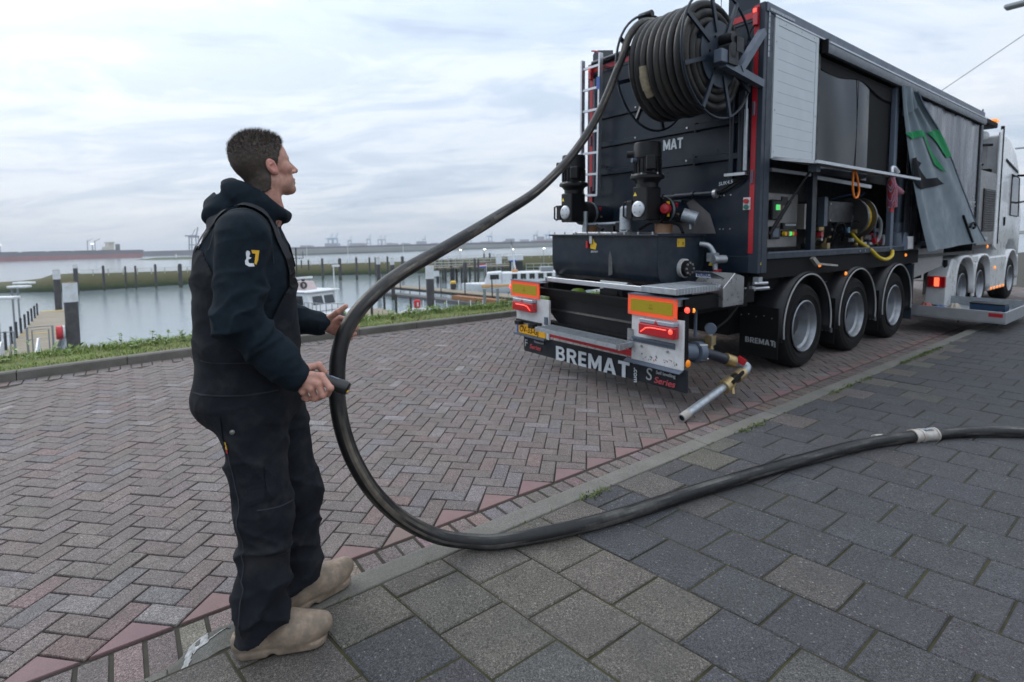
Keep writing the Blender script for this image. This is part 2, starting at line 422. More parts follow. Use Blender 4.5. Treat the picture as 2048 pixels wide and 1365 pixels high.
field(road, edge, 'edge_brick', M_brick_o, M_brick_a, -.002, .07, n_ind=120)

# ---- kerbs
kerb = struct(MB().box2((-9, -.77, -.25), (26, -.61, -.02)).build('kerb', M_kerb_dk))
x = -3.70
k = 0
while x < 20:
    ln = 1.0; b = MB(); n = 2
    x0, x1 = x+.004, x+ln-.004
    prof = [(-.776, -.1), (-.776, KZ-.006), (-.77, KZ), (-.668, KZ), (-.652, KZ-.004), (-.641, KZ-.018), (-.598, -.1)]
    b.prism([(y, z) for y, z in prof], (x0, 0, 0), (0, 1, 0), (0, 0, 1), x1-x0)
    o = b.build('kerb_stone', M_kerb, kerb, bev=.003); o.location.z = random.gauss(0, .0015); o.rotation_euler.z = random.gauss(0, .001); x += ln; k += 1
# the rounded dropped end stone with traces of white paint at the near end
M_paint = pm('kerb_end_concrete', (.105, .102, .092), .85, var=.25, scale=9, bump=.6, bscale=120, speck=(330, .4), dirt=(.06, .062, .045), dirt_amt=.3, dirt_scale=6)
def endst(u, v):
    x_ = -3.697-.215*u; yy = -.600-.176*v
    lip = 1-max(0, (.32-v)/.32)**2
    return (x_, yy+.012*math.sin(u*3.1), .012+(KZ-.012)*max(0., lip)*max(0., 1-u**2.6)-.0*u)
MB().grid(endst, 18, 14).build('kerb_end_stone', M_paint, kerb, smooth=1.)
M_wp = pm('worn_white_paint', (.40, .41, .41), .85, var=.45, scale=60, dirt=(.14, .135, .125), dirt_amt=.55, dirt_scale=45)
def es2(px_, py_):
    u_ = (-3.697-px_)/.215; v_ = (-.600-py_)/.176; return Vector(endst(u_, v_))+Vector((0, 0, .003))
for (xa, ya, xb, yb, wd_) in ((-3.79, -.60+.0-.02, -3.80, -.70, .03), (-3.715, -.65, -3.84, -.672, .055), (-3.835, -.655, -3.87, -.735, .035)):
    b9 = MB(); n9 = 10; d9 = Vector((xb-xa, yb-ya, 0)).normalized(); s9 = Vector((-d9.y, d9.x, 0))*wd_/2; vs9 = []
    for t9 in range(n9+1):
        c9 = Vector((xa+(xb-xa)*t9/n9, ya+(yb-ya)*t9/n9, 0)); j9 = random.uniform(.6, 1.15)
        for sg in (-1, 1): q9 = c9+s9*sg*j9; vs9.append(es2(q9.x, q9.y))
    b9.add(vs9, [(2*i9, 2*i9+1, 2*i9+3, 2*i9+2) for i9 in range(n9)]); b9.build('white_paint_mark', M_wp, kerb)
for k_ in range(4): MB().box2((-3.914-(k_+1)*.8+.005, -.775, -.1), (-3.914-k_*.8, -.603, .012)).build('dropped_kerb_stone', M_kerb, kerb, bev=.004)

kerb2 = struct(MB().grid(lambda u, v: (-9+24*u, lk(-9+24*u)+.02+.1*v, .02), 40, 1).build('verge_kerb', M_kerb_dk))
xs = [-9+i*1.0 for i in range(24)]
for i in range(len(xs)-1):
    x0, x1 = xs[i]+.004, xs[i+1]-.004; b = MB()
    pr_ = [(0, -.1), (.012, .085), (.03, .1), (.125, .1), (.13, -.1)]
    m_ = 5; vs = []
    for t in range(m_+1):
        xx = x0+(x1-x0)*t/m_; vs += [(xx, lk(xx)+a, z) for a, z in pr_]
    kk = len(pr_); fs = [(t*kk+j, t*kk+j+1, (t+1)*kk+j+1, (t+1)*kk+j) for t in range(m_) for j in range(kk-1)]+[tuple(range(kk)), tuple(range(m_*kk, m_*kk+kk))]
    b.add(vs, fs); b.build('kerb_stone', M_kerb_dk, kerb2)

# ---- pavement of 30 x 30 slabs
pave = struct(MB().grid(lambda u, v: (-16+86*u, -.776-16*v, KZ-.006), 8, 3).build('pavement', M_moss))
def slab_col(x, y):
    r = random.random()
    if y > -1.6 and x < -2.2 and r < .85: c = (.093, .083, .072)
    elif r < .84: c = (.050, .050, .0545)
    elif r < .94: c = (.055, .0535, .056)
    elif r < .98: c = (.068, .064, .060)
    else: c = (.080, .077, .075)
    k = random.uniform(.92, 1.08); return tuple(v*k for v in hsv_j(c, .025))
SP, ROW, SHR = .296, .2815, -.163
pieces = []
for ci in range(-8, 62):
    x0 = -3.149+ci*SP
    ys = []
    start = -.900 if ci % 2 == 0 else -1.035
    ys = [-.781]+[start-ROW*r for r in range(0, 36)]
    if x0 > 6: ys = ys[:26]
    for a, b_ in zip(ys, ys[1:]):
        e = .003+random.uniform(0, .0025)
        def P(u, y_): return (x0+u*SP+(y_+.785)*SHR, y_)
        poly = []
        for uu, yy in ((0, b_+e), (1, b_+e), (1, a-e), (0, a-e)):
            p = P(uu, yy); poly.append((p[0]+(e if uu == 0 else -e), p[1]))
        cx_ = poly[0][0]
        if project((cx_, b_, KZ))[2] < .6 or ci < -4: continue
        c = slab_col(cx_, a)
        if a == -.781 and random.random() < .55: c = hsv_j((.092, .083, .073), .06)
        pieces.append((poly, c))
field(pave, pieces, 'slab', M_slab_o, M_slab_a, KZ, .06, ch=.0045)

# moss and small weeds in the joints of the pavement
M_weed = pm('weed_leaf', (.085, .115, .022), .7, var=.3, scale=30)
b = MB()
def clump(b, x, y, z, r, n, h, wd=.006, lean=.6):
    for _ in range(n):
        a = random.uniform(0, 6.283); rr = r*math.sqrt(random.random()); px, py = x+rr*math.cos(a), y+rr*math.sin(a)
        hh = h*random.uniform(.4, 1.15); la = random.uniform(0, 6.283); le = hh*lean*random.uniform(.2, 1)
        dx, dy = math.cos(la), math.sin(la); w2 = wd*random.uniform(.6, 1.2)
        p0 = (px-dy*w2, py+dx*w2, z); p1 = (px+dy*w2, py-dx*w2, z); mx, my = px+dx*le*.4, py+dy*le*.4
        b.add([p0, p1, (mx+dy*w2*.8, my-dx*w2*.8, z+hh*.6), (mx-dy*w2*.8, my+dx*w2*.8, z+hh*.6), (px+dx*le, py+dy*le, z+hh)], [(0, 1, 2, 3), (3, 2, 4)])
for i in range(160):
    x = random.uniform(-3.4, 5.5)
    if random.random() < .45: clump(b, x, -.781+random.uniform(-.006, .004), KZ-.004, .02, random.randint(3, 9), .014, .003, 1.2)
for x0_, x1_, n in ((3.1, 4.5, 120), (-1.95, -1.75, 22), (-.3, .1, 30), (1.2, 2.2, 46)):
    for i in range(n): clump(b, random.uniform(x0_, x1_), -.79+random.uniform(-.02, .016), KZ-.004, .03, random.randint(3, 8), .022, .004, 1.1)
for i in range(420):
    ci = random.randint(-2, 30); y = random.uniform(-4.5, -.8); x = -3.149+ci*SP+(y+.785)*SHR
    clump(b, x, y, KZ-.006, .012, random.randint(2, 5), .009, .0025, 1.4)
for i in range(60): clump(b, -4.15+random.uniform(-.06, .16), -.80+random.uniform(-.05, .05), KZ-.02, .03, 4, .016, .003, 1.2)
w_ = stuff(b.build('joint_moss_weeds', M_weed)); w_['label'] = 'low green moss and weeds growing in the paving joints'; w_['category'] = 'weeds'

# ---- verge and dike slope to the water
M_soil = pm('verge_soil', (.13, .16, .045), .95, var=.4, scale=9, bump=.7, bscale=60, dirt=(.17, .14, .07), dirt_amt=.4)
def verge(u, v):
    x = -14+60*u; y = lk(x) + .13
    if v < .34: t = v/.34; return (x, y+1.05*t, .075+.04*math.sin(t*3)+.02*math.sin(x*2.1)*t)
    t = (v-.34)/.66; return (x, y+1.05+9.5*t, .075-.15*t-5.2*t)
struct(MB().grid(verge, 60, 12).build('grass_verge', M_soil, smooth=1.5))
M_grass = pm('grass_blade', (.1, .15, .03), .65, var=.3, scale=4, src='attr')
b = MB()
def blade(b, x, y, z, h, wd, lean, col):
    a = random.uniform(0, 6.283); dx, dy = math.cos(a), math.sin(a); le = h*lean
    b.add([(x-dy*wd, y+dx*wd, z), (x+dy*wd, y-dx*wd, z), (x+dx*le*.35+dy*wd*.75, y+dy*le*.35-dx*wd*.75, z+h*.6),
           (x+dx*le*.35-dy*wd*.75, y+dy*le*.35+dx*wd*.75, z+h*.6), (x+dx*le, y+dy*le, z+h)], [(0, 1, 2, 3), (3, 2, 4)], col)
def gcol():
    r = random.random()
    c = (.17, .26, .05) if r < .6 else ((.25, .30, .065) if r < .85 else ((.10, .17, .035) if r < .95 else (.38, .34, .15)))
    k = random.uniform(.75, 1.2); return tuple(v*k for v in c)
for i in range(26000):
    x = random.uniform(-8, 7.5); t = random.random()**.8; y = lk(x)+.14+.85*t
    back = t > .45
    tall = .5+.5*math.sin(x*1.7+1)*math.sin(x*.63)
    h = random.uniform(.025, .055) + (random.uniform(.015, .075)*(.35+tall) if back else 0) + (.05*random.random() if (x > 1.2 and back) else 0)
    blade(b, x, y, .08, h, random.uniform(.003, .0065), random.uniform(.15, .8), gcol())
gr = stuff(b.build('verge_grass', M_grass)); gr['label'] = 'green grass growing on the verge behind the road kerb'; gr['category'] = 'grass'
# broad-leaved weeds standing out of the verge
M_leaf = pm('weed_broad_leaf', (.12, .20, .04), .55, var=.3, scale=9)
b = MB()
for i in range(330):
    x = random.uniform(-7, 6.5); y = lk(x)+random.uniform(.45, .95); h = random.uniform(.06, .19)*(1 if random.random() < .8 else 1.4)
    b.tube([(x, y, .07), (x+random.uniform(-.02, .02), y, .07+h)], .003, 4)
    for q in range(random.randint(5, 11)):
        z = .08+h*random.uniform(.2, 1); a = random.uniform(0, 6.283); ln = random.uniform(.03, .075); wd = ln*.3
        dx, dy = math.cos(a), math.sin(a); dz = random.uniform(-.2, .9)*ln
        b.add([(x, y, z), (x+dx*ln*.5-dy*wd, y+dy*ln*.5+dx*wd, z+dz*.6), (x+dx*ln, y+dy*ln, z+dz), (x+dx*ln*.5+dy*wd, y+dy*ln*.5-dx*wd, z+dz*.6)], [(0, 1, 2, 3)])
wl = stuff(b.build('verge_weeds', M_leaf)); wl['label'] = 'leafy green weeds rising above the verge grass'; wl['category'] = 'weeds'

# ---- water
FRAME[0] = 'world'
WZ = CAMZ-5.5
M_water = bpy.data.materials.new('harbour_water'); M_water.use_nodes = True
nt = M_water.node_tree; n = nt.nodes; b_ = n['Principled BSDF']
b_.inputs['Base Color'].default_value = (.20, .25, .275, 1); b_.inputs['Roughness'].default_value = .1; b_.inputs['IOR'].default_value = 1.33
geo = n.new('ShaderNodeNewGeometry'); mp = n.new('ShaderNodeMapping'); mp.inputs[3].default_value = (.9, .55, 1); nt.links.new(geo.outputs['Position'], mp.inputs[0])
t1 = n.new('ShaderNodeTexNoise'); t1.inputs['Scale'].default_value = 1.6; t1.inputs['Detail'].default_value = 7; t1.inputs['Roughness'].default_value = .62; nt.links.new(mp.outputs[0], t1.inputs['Vector'])
bn = n.new('ShaderNodeBump'); bn.inputs['Strength'].default_value = .32; bn.inputs['Distance'].default_value = .12
nt.links.new(t1.outputs['Fac'], bn.inputs['Height']); nt.links.new(bn.outputs[0], b_.inputs['Normal'])
struct(MB().add([(-6000, -60, WZ), (6000, -60, WZ), (6000, 12000, WZ), (-6000, 12000, WZ)], [(0, 1, 2, 3)]).build('water', M_water))
FRAME[0] = 'street'
# ================================================================== the pump trailer
NAVY = pm('navy_paint', (.0055, .0125, .0245), .36, var=.2, scale=3, bump=.05, bscale=30, dirt=(.035, .04, .046), dirt_amt=.12, dirt_scale=3.5, spec=.34)
BLK = pm('black_steel', (.0065, .007, .0085), .42, var=.25, scale=6, bump=.1, bscale=60, spec=.3, dirt=(.03, .03, .03), dirt_amt=.05)
BLKM = pm('black_matt', (.0045, .0048, .0055), .75, var=.2, scale=6, spec=.2)
RUB = pm('tyre_rubber', (.010, .010, .0105), .8, var=.25, scale=8, bump=.3, bscale=90, dirt=(.028, .026, .023), dirt_amt=.1, spec=.2)
ALU = pm('aluminium', (.50, .52, .55), .38, .85, var=.12, scale=8, stretch=(1, 1, 6))
GALV = pm('galvanised', (.38, .42, .46), .5, .75, var=.22, scale=22, bump=.1, bscale=60, dirt=(.42, .38, .32), dirt_amt=.1, dirt_scale=9)
STEEL = pm('stainless', (.42, .42, .43), .32, .9, var=.12, scale=7)
GREYP = pm('grey_paint', (.085, .11, .15), .45, var=.1, scale=5)
DGREY = pm('dark_grey_paint', (.024, .034, .050), .45, var=.12, scale=5, spec=.35)
RED = pm('red_paint', (.42, .012, .022), .35, var=.12, scale=5)
WHT = pm('white_paint', (.62, .63, .64), .4, var=.08, scale=4, dirt=(.36, .345, .32), dirt_amt=.3, dirt_scale=7)
PANW = pm('panel_white', (.50, .545, .575), .45, var=.05, scale=3)
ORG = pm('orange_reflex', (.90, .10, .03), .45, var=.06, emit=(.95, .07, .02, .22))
YEL = pm('yellow_reflex', (.36, .27, .0), .5, var=.07, scale=30)
YELP = pm('yellow_paint', (.75, .48, .02), .5, var=.1)
LRED = pm('lamp_red', (.45, .008, .015), .15, var=.05, spec=.7, coat=.5)
LGLOW = pm('lamp_red_glow', (1, .12, .08), .3, var=0, emit=(1, .05, .03, 2.0))
LAMB = pm('lamp_amber_glow', (1, .35, .05), .3, var=0, emit=(1, .28, .03, .9))
LCLR = pm('lamp_clear', (.30, .33, .38), .2, var=.1, scale=40)
BRASS = pm('brass', (.42, .31, .14), .4, .7, var=.2, scale=20, dirt=(.45, .42, .36), dirt_amt=.3, dirt_scale=14)
TAN = pm('sight_glass', (.33, .17, .085), .35, var=.12, scale=9, spec=.6)
TXT = pm('lettering_silver', (.55, .60, .64), .55, var=.08, scale=12)
TXTD = pm('lettering_grey', (.36, .38, .40), .6, var=.1)
TXTR = pm('lettering_red', (.5, .07, .08), .6, var=.1)
PLATE = pm('plate_yellow', (.85, .42, .012), .45, var=.04)
BLUE = pm('blue_print', (.03, .09, .35), .5, var=.05)
SCRG = pm('screen_green', (.05, .5, .12), .3, var=.1, emit=(.05, .6, .12, .9))
WARN = pm('warning_yellow', (.8, .6, .05), .5, var=.05)
CONC = pm('cement_splash', (.36, .34, .31), .85, var=.2, scale=15)

trailer = thing('pump_trailer', 'dark navy three-axle pump trailer with hose reel and red corner posts', 'trailer')
T = trailer
def part(name, mb, mat, parent=None, **k): return mb.build(name, mat, parent or T, **k)
X0, X1, RZ, W = 1.35, 9.75, 3.955, 2.5
# --- body shell
shell = part('body_shell', MB().box2((X0+.05, .1, 3.90), (X1, 2.48, 3.94)).box2((X0+.05, 2.44, 1.2), (X1, 2.49, 3.9)).box2((X1-.05, .05, 1.2), (X1, 2.44, 3.9))
             .box2((X0+.05, .75, 1.2), (X1-.05, .78, 3.9)).box2((X0+.05, .03, 1.19), (X1, 2.44, 1.24)), BLK)
part('roof_panel', MB().box2((X0+.02, .02, 3.942), (X1-.02, 2.48, 3.952)), DGREY, shell)
rw = part('rear_wall', MB().box2((X0, .1, 1.19), (X0+.05, 2.41, 3.82)), NAVY, bev=.004)
for z in (3.195, 2.815, 2.44):
    b = MB(); b.prism([(0, -.045), (-.045, -.03), (-.045, .03), (0, .045)], (X0-.001, .13, z), (1, 0, 0), (0, 0, 1), -.62); part('rib', b, NAVY, rw)
    b = MB(); b.prism([(0, -.042), (-.04, -.03), (-.04, .03), (0, .042)], (X0-.001, .76, z), (1, 0, 0), (0, 0, 1), -1.5); part('rib', b, NAVY, rw)
    part('rib_joint', MB().box2((X0-.047, .745, z-.052), (X0-.002, .765, z+.052)), BLK, rw)
    for yy in (.86, 1.62): part('bolt', MB().cyl((X0-.04, yy, z+.012), (X0-.05, yy, z+.012), .012, n=8), STEEL, rw)
part('fold', MB().box2((X0-.012, .1, 1.19), (X0-.001, 2.3, 1.365)), NAVY, rw, bev=.003)
for z in (2.03, 1.66):
    for yy in (.32, .40, .44, .53): part('bolt', MB().cyl((X0-.006, yy, z), (X0+.001, yy, z), .008, n=8), STEEL, rw)
letters('lettering', 'MAT', .125, (X0-.006, 1.215, 2.615), (0, -1, 0), (0, 0, 1), TXT, rw, sx=.87, gap=.05)
text('warning_mark', '!', .03, (X0-.015, .53, 1.26), (0, -1, 0), (0, 0, 1), BLKM, rw, ext=.001)
part('warning_triangle', MB().prism([(0, 0), (.06, 0), (.03, .052)], (X0-.0135, .565, 1.25), (0, -1, 0), (0, 0, 1), -.001), WARN, rw)
part('warning_triangle', MB().prism([(0, 0), (.055, 0), (.027, .048)], (1.385, -.0105, 1.28), (1, 0, 0), (0, 0, 1), -.001), WARN, rw)
# --- corner posts and top beam
for nm, ya, yb, ra, rb in (('corner_post', -.008, .10, .048, .1), ('corner_post', 2.4, 2.505, 2.4, 2.46)):
    p = part(nm, MB().box2((X0-.012, ya, 1.19), (X0+.05, yb, RZ)), DGREY, bev=.004)
    part('red_stripe', MB().box2((X0-.018, ra, 1.40), (X0-.013, rb, 3.94)), RED, p)
    yl = (ra+rb)/2
    part('marker_lamp', MB().box2((X0-.06, yl-.024, 3.73), (X0-.02, yl+.024, 3.92)), LRED, p, bev=.008)
    part('lamp_led', MB().box2((X0-.068, yl-.016, 3.86), (X0-.0605, yl+.016, 3.895)), LGLOW, p)
    for zz in (2.9, 2.2): part('latch', MB().box2((X0-.035, yl-.012, zz-.07), (X0-.019, yl+.012, zz+.07)), GREYP, p, bev=.004)
sp = part('side_post', MB().box2((X0+.051, -.012, 1.19), (X0+.165, .06, 3.86)), DGREY, bev=.004)
for k in range(8): part('reflector', MB().box2((X0+.056, -.0155, 3.42+k*.058), (X0+.085, -.0125, 3.47+k*.058)), LCLR, sp)
for k in range(9): part('reflector', MB().box2((X0+.06+k*.058, -.0265, 3.875), (X0+.112+k*.058, -.0235, 3.905)), LCLR, sp)
tb = part('top_beam', MB().box2((X0-.01, .1, 3.79), (X0+.04, 2.4, 3.93)), DGREY, bev=.004)
part('red_stripe', MB().box2((X0-.016, .1, 3.825), (X0-.011, .36, 3.885)), RED, tb)
part('red_stripe', MB().box2((X0-.016, 1.72, 3.825), (X0-.011, 2.4, 3.885)), RED, tb)
part('pipe_rail', MB().cyl((X0-.045, .95, 3.935), (X0-.045, 2.38, 3.935), .034, n=14), NAVY, tb, smooth=.8)
b = MB(); b.prism([(0, 0), (.34, 0), (.34, .14), (.22, .20), (.0, .20)], (X0+.01, .40, 3.93), (0, -1, 0), (0, 0, 1), .012); part('lifting_lug', b, NAVY, tb)
b = MB(); b.prism([(0, 0), (.36, 0), (.36, .1), (.10, .17), (.03, .17), (0, .13)], (X0+.01, 2.42, 3.94), (0, -1, 0), (0, 0, 1), .012); part('lifting_lug', b, DGREY, tb)
b = MB().lathe([(.001, .13), (.05, .12), (.085, .085), (.085, .07), (.06, .065), (.055, .0)], (X0+.02, .56, 3.95), n=18).lathe([(.09, .02), (.09, .035), (.06, .04)], (X0+.02, .56, 3.95), n=18)
part('camera_dome', b, GREYP, tb, smooth=.7); part('aerial', MB().cyl((X0+.0, .49, 3.95), (X0, .49, 4.16), .004, n=6), BLK, tb)
part('cable', MB().tube(smoothpath([(X0-.03, .08, 3.74), (X0-.05, .11, 3.70), (X0-.04, .15, 3.62), (X0-.02, .16, 3.5)], 6), .007, 6), BLKM, tb)
# cable chain and hose bundle at the right of the rear wall
part('conduit', MB().cyl((X0-.03, .20, 2.24), (X0-.03, .20, 3.1), .035, n=12).cyl((X0-.03, .305, 2.2), (X0-.03, .305, 3.3), .03, n=12), NAVY, rw, smooth=.8)
part('air_spring', MB().cyl((X0-.06, .135, 2.27), (X0-.06, .135, 2.9), .02, n=10).cyl((X0-.06, .135, 2.9), (X0-.06, .135, 3.15), .011, n=8), GALV, rw, smooth=.8)
part('bracket', MB().box2((X0-.08, .125, 2.225), (X0-.002, .36, 2.255)), ALU, rw)
for dy, dz in ((0, 0), (.03, .03), (-.02, .05)):
    part('cable', MB().tube(smoothpath([(X0-.03, .14+dy, 2.2+dz), (X0-.05, .25+dy, 2.12+dz), (X0-.05, .40, 2.06+dz*.5), (X0-.05, .48, 2.04+dz*.4)], 6), .011, 6), BLKM, rw, smooth=1)
text('marking', 'SUK4.5', .055, (X0-.065, .43, 2.13), (0, -1, .12), (0, -.1, 1), TXT, rw, ext=.001)
part('pipe_collar', MB().cyl((X0-.05, .455, 2.05), (X0-.05, .49, 2.05), .05, n=14), ALU, rw, smooth=.8)
part('conduit_pipe', MB().cyl((X0-.05, .49, 2.05), (X0-.05, 1.0, 2.05), .034, n=12).cyl((X0-.05, 1.0, 2.045), (X0-.05, 1.45, 2.06), .028, n=10).cyl((X0-.05, .9, 1.985), (X0-.05, 1.45, 1.985), .024, n=10)
     .cyl((X0-.05, .74, 2.05), (X0-.05, .77, 2.05), .045, n=12).cyl((X0-.05, 1.16, 2.02), (X0-.05, 1.19, 2.02), .065, n=12), NAVY, rw, smooth=.8)
b = MB().box2((X0-.03, .085, 1.86), (X0-.002, .16, 1.99)); bs = part('button_station', b, WHT, rw)
part('red_button', MB().cyl((X0-.03, .122, 1.95), (X0-.055, .122, 1.95), .026, n=12), RED, bs)
part('green_button', MB().cyl((X0-.03, .122, 1.89), (X0-.05, .122, 1.89), .025, n=12), pm('green_btn', (.02, .14, .1), .4), bs)
# --- ladder on the left of the rear wall
lad = part('ladder', MB().beam((1.19, 2.15, 2.12), (1.19, 2.12, 3.99), .028, .06, (1, 0, 0)), ALU)
part('rail', MB().beam((1.19, 2.46, 2.12), (1.19, 2.455, 3.97), .028, .06, (1, 0, 0)), ALU, lad)
for k in range(7): part('rung', MB().beam((1.19, 2.158-.004*k, 2.13+k*.285), (1.19, 2.452, 2.14+k*.285), .03, .03), ALU, lad)
for zz in (2.5, 3.82): part('standoff', MB().box2((1.2, 2.13, zz), (1.36, 2.16, zz+.03)), STEEL, lad)
part('blue_label', MB().box2((1.157, 2.135-.03, 3.52), (1.1595, 2.135+.03, 3.68)), BLUE, lad)
part('handle', MB().tube(smoothpath([(1.19, 2.13, 3.98), (1.19, 2.2, 4.03), (1.17, 2.27, 4.05)], 5), .01, 6), RED, lad)
part('drain_pipe', MB().cyl((1.3, 2.33, 2.2), (1.3, 2.33, 3.72), .022, n=10), GREYP, rw, smooth=.8)
# --- right side: rail, awning, white panel
rr = part('roof_rail', MB().box2((X0+.012, -.02, 3.862), (X1, .06, RZ)), GREYP, bev=.004)
part('rail_lip', MB().box2((X0+.168, -.028, 3.842), (X1, -.0, 3.858)), ALU, rr)
part('eyelet', MB().lathe([(.03, -.008), (.03, .008), (.018, .008), (.018, -.008), (.03, -.008)], (9.66, .0, 3.985), (0, 1, 0), 12), GREYP, rr)
aw = part('awning_roll', MB().prism([(0, .02), (-.055, .01), (-.075, .05), (-.07, .115), (-.04, .145), (0, .15)], (2.64, -.003, 3.685), (0, 1, 0), (0, 0, 1), 7.0), pm('awning_grey', (.15, .165, .19), .4, .3, var=.1), smooth=.6)
part('bright_strip', MB().box2((2.66, -.082, 3.80), (9.62, -.074, 3.818)), ALU, aw)
part('end_cap', MB().box2((2.615, -.08, 3.68), (2.638, .0, 3.84)), BLKM, aw, bev=.006)
wp = part('white_panel', MB().box2((1.525, -.010, 2.40), (2.52, .02, 3.845)), PANW)
for a, b_ in (((1.525, -.022, 2.40), (1.60, -.011, 3.845)), ((2.455, -.022, 2.40), (2.52, -.011, 3.845)), ((1.601, -.022, 3.77), (2.454, -.011, 3.845)), ((1.601, -.022, 2.40), (2.454, -.011, 2.42))):
    part('frame', MB().box2(a, b_), PANW, wp, bev=.002)
for k in range(12): part('slat', MB().box2((1.603, -.018, 2.424+k*.1122), (2.452, -.0105, 2.424+k*.1122+.111)), PANW, wp, bev=.0012)
for xx, zz in ((1.56, 3.6), (1.56, 2.9), (1.56, 2.47), (2.49, 3.5), (2.49, 2.95), (1.75, 3.81), (2.1, 3.81), (2.4, 3.81)): part('screw', MB().cyl((xx, -.0225, zz), (xx, -.026, zz), .009, n=8), STEEL, wp)
# --- the open side
GLOSS = pm('glossy_curtain', (.004, .006, .011), .13, var=0, spec=.22)
part('mid_post', MB().box2((2.53, -.006, 1.41), (2.645, .06, 2.42)), NAVY, bev=.004)
part('upper_post', MB().box2((2.535, .0, 2.44), (2.63, .06, 3.69)), BLK, bev=.004)
def gl(u, v):
    x = 2.65+1.55*u; z = 2.32+1.30*v; return (x, .045+.016*math.sin(5*u+1.2)*math.sin(3.0*v+.4)+.006*math.sin(11*u+2*v), z)
ic = part('inner_curtain', MB().grid(gl, 40, 14), GLOSS, smooth=2)
part('inner_panel', MB().box2((4.2, .06, 2.30), (5.02, .075, 3.66)), BLKM)
part('curtain_seam', MB().box2((3.80, .028, 2.33), (3.812, .034, 3.6)), BLK, ic)
part('valance', MB().grid(lambda u, v: (2.65+2.35*u, .035, 3.68-(.12+.04*math.sin(9*u)+.12*max(0, u-.5))*v), 20, 2), BLKM, smooth=1)
sill = part('sill', MB().box2((1.52, -.008, 1.335), (6.4, .05, 1.405)), DGREY, bev=.003)
part('sill_edge', MB().box2((1.53, -.014, 1.396), (6.3, -.009, 1.412)), GREYP, sill)
for xx in (3.95, 4.12): part('bolt', MB().cyl((xx, -.009, 1.37), (xx, -.018, 1.37), .014, n=8), STEEL, sill)
part('rail_bar', MB().beam((1.6, .02, 2.29), (2.5, .02, 2.29), .03, .035), ALU, sill)
part('rail_bar', MB().beam((2.66, .02, 2.27), (4.3, .02, 2.24), .03, .045), ALU, sill)
part('underframe', MB().box2((1.45, .16, .98), (6.4, 2.3, 1.18)).box2((1.45, .75, .66), (9.3, 1.0, 1.1)).box2((1.45, 1.5, .66), (9.3, 1.75, 1.1)).box2((6.4, .4, 1.0), (9.5, 2.2, 1.18)), BLKM)
part('underbody_blocker', MB().box2((1.75, .55, .40), (5.9, 1.95, .95)).box2((6.3, .6, .45), (8.2, 1.9, 1.0)), BLKM)  # plain black boxes added to block light and darken the road under the trailer
part('side_skirt', MB().box2((1.42, .02, 1.12), (6.4, .1, 1.33)), BLKM)
# control cabinet
cab = part('control_cabinet', MB().box2((1.74, .14, 1.445), (2.49, .55, 2.065)), pm('cabinet_steel', (.20, .195, .19), .42, .5, var=.08), bev=.006)
part('seam', MB().box2((1.75, .134, 1.448), (2.485, .139, 1.455)), BLK, cab)
dsp = part('display', MB().box2((1.80, .085, 1.76), (2.03, .139, 1.985)), BLK, cab, bev=.012)
part('screen', MB().box2((1.865, .08, 1.87), (1.94, .0845, 1.93)), SCRG, dsp); part('screen_bar', MB().box2((1.942, .08, 1.87), (1.965, .0845, 1.93)), pm('screen_tan', (.5, .4, .2), .4, emit=(.5, .4, .2, .3)), dsp)
mt = part('meter', MB().box2((1.83, .11, 1.545), (2.03, .139, 1.69)), BLK, cab, bev=.006); part('meter_face', MB().box2((1.86, .105, 1.57), (1.99, .1095, 1.665)), GREYP, mt)
sk = part('socket_row', MB().box2((2.08, .10, 1.655), (2.40, .139, 1.73)), BLK, cab, bev=.004)
for k in range(5): part('socket', MB().box2((2.12+k*.052, .094, 1.695), (2.155+k*.052, .0995, 1.72)), TXTD, sk)
sw = part('switch_row', MB().box2((2.1, .125, 1.575), (2.41, .139, 1.64)), BLKM, cab)
for k, m in enumerate((YELP, RED, SCRG, YELP, RED)): part('button', MB().cyl((2.125+k*.06, .124, 1.605), (2.125+k*.06, .09, 1.605), .026, n=10), m, sw)
part('name_plate', MB().box2((2.09, .13, 1.93), (2.23, .139, 2.03)), BLK, cab)
part('cabinet_pipe', MB().box2((2.55, .3, 1.62), (2.62, .5, 2.0)), GREYP, cab)
# pump compartment
pb = part('pump_housing', MB().box2((3.62, .26, 1.75), (4.42, .66, 2.04)), pm('housing_dark', (.05, .05, .052), .45, .3, var=.15), bev=.01)
for xx in (3.66, 4.36):
    for zz in (1.78, 2.0): part('bolt', MB().cyl((xx, .258, zz), (xx, .248, zz), .014, n=8), STEEL, pb)
part('white_post', MB().box2((3.40, .22, 1.7), (3.50, .3, 2.08)), GREYP, pb)
dr = part('cable_drum', MB().lathe([(.0, 0), (.28, 0), (.29, .015), (.29, .03), (.27, .03), (.1, .04), (.1, .16), (.27, .17), (.29, .17), (.29, .19), (0, .19)], (4.46, .33, 1.83), (.97, -.25, 0), 28), pm('drum_grey', (.16, .165, .17), .35, .6, var=.15), smooth=.6)
part('drum_winding', MB().lathe([(.12, .045), (.235, .05), (.235, .155), (.12, .16)], (4.46, .33, 1.83), (.97, -.25, 0), 24), YELP, dr, smooth=.6)
part('hub', MB().lathe([(.0, -.05), (.05, -.05), (.07, 0)], (4.46, .33, 1.83), (.97, -.25, 0), 16), STEEL, dr, smooth=.6)
part('crank_arm', MB().beam((4.44, .3, 1.8), (4.5, .25, 1.58), .03, .03), GREYP, dr)
YH = pm('yellow_hose', (.6, .43, .02), .5, var=.15, scale=20)
part('yellow_hose', MB().tube(smoothpath([(4.35, .25, 1.62), (4.32, .15, 1.5), (4.35, .0, 1.38), (4.5, -.05, 1.27), (4.75, -.06, 1.23), (5.0, -.05, 1.27), (5.12, -.02, 1.34)], 8), .024, 10), YH, pb, smooth=1)
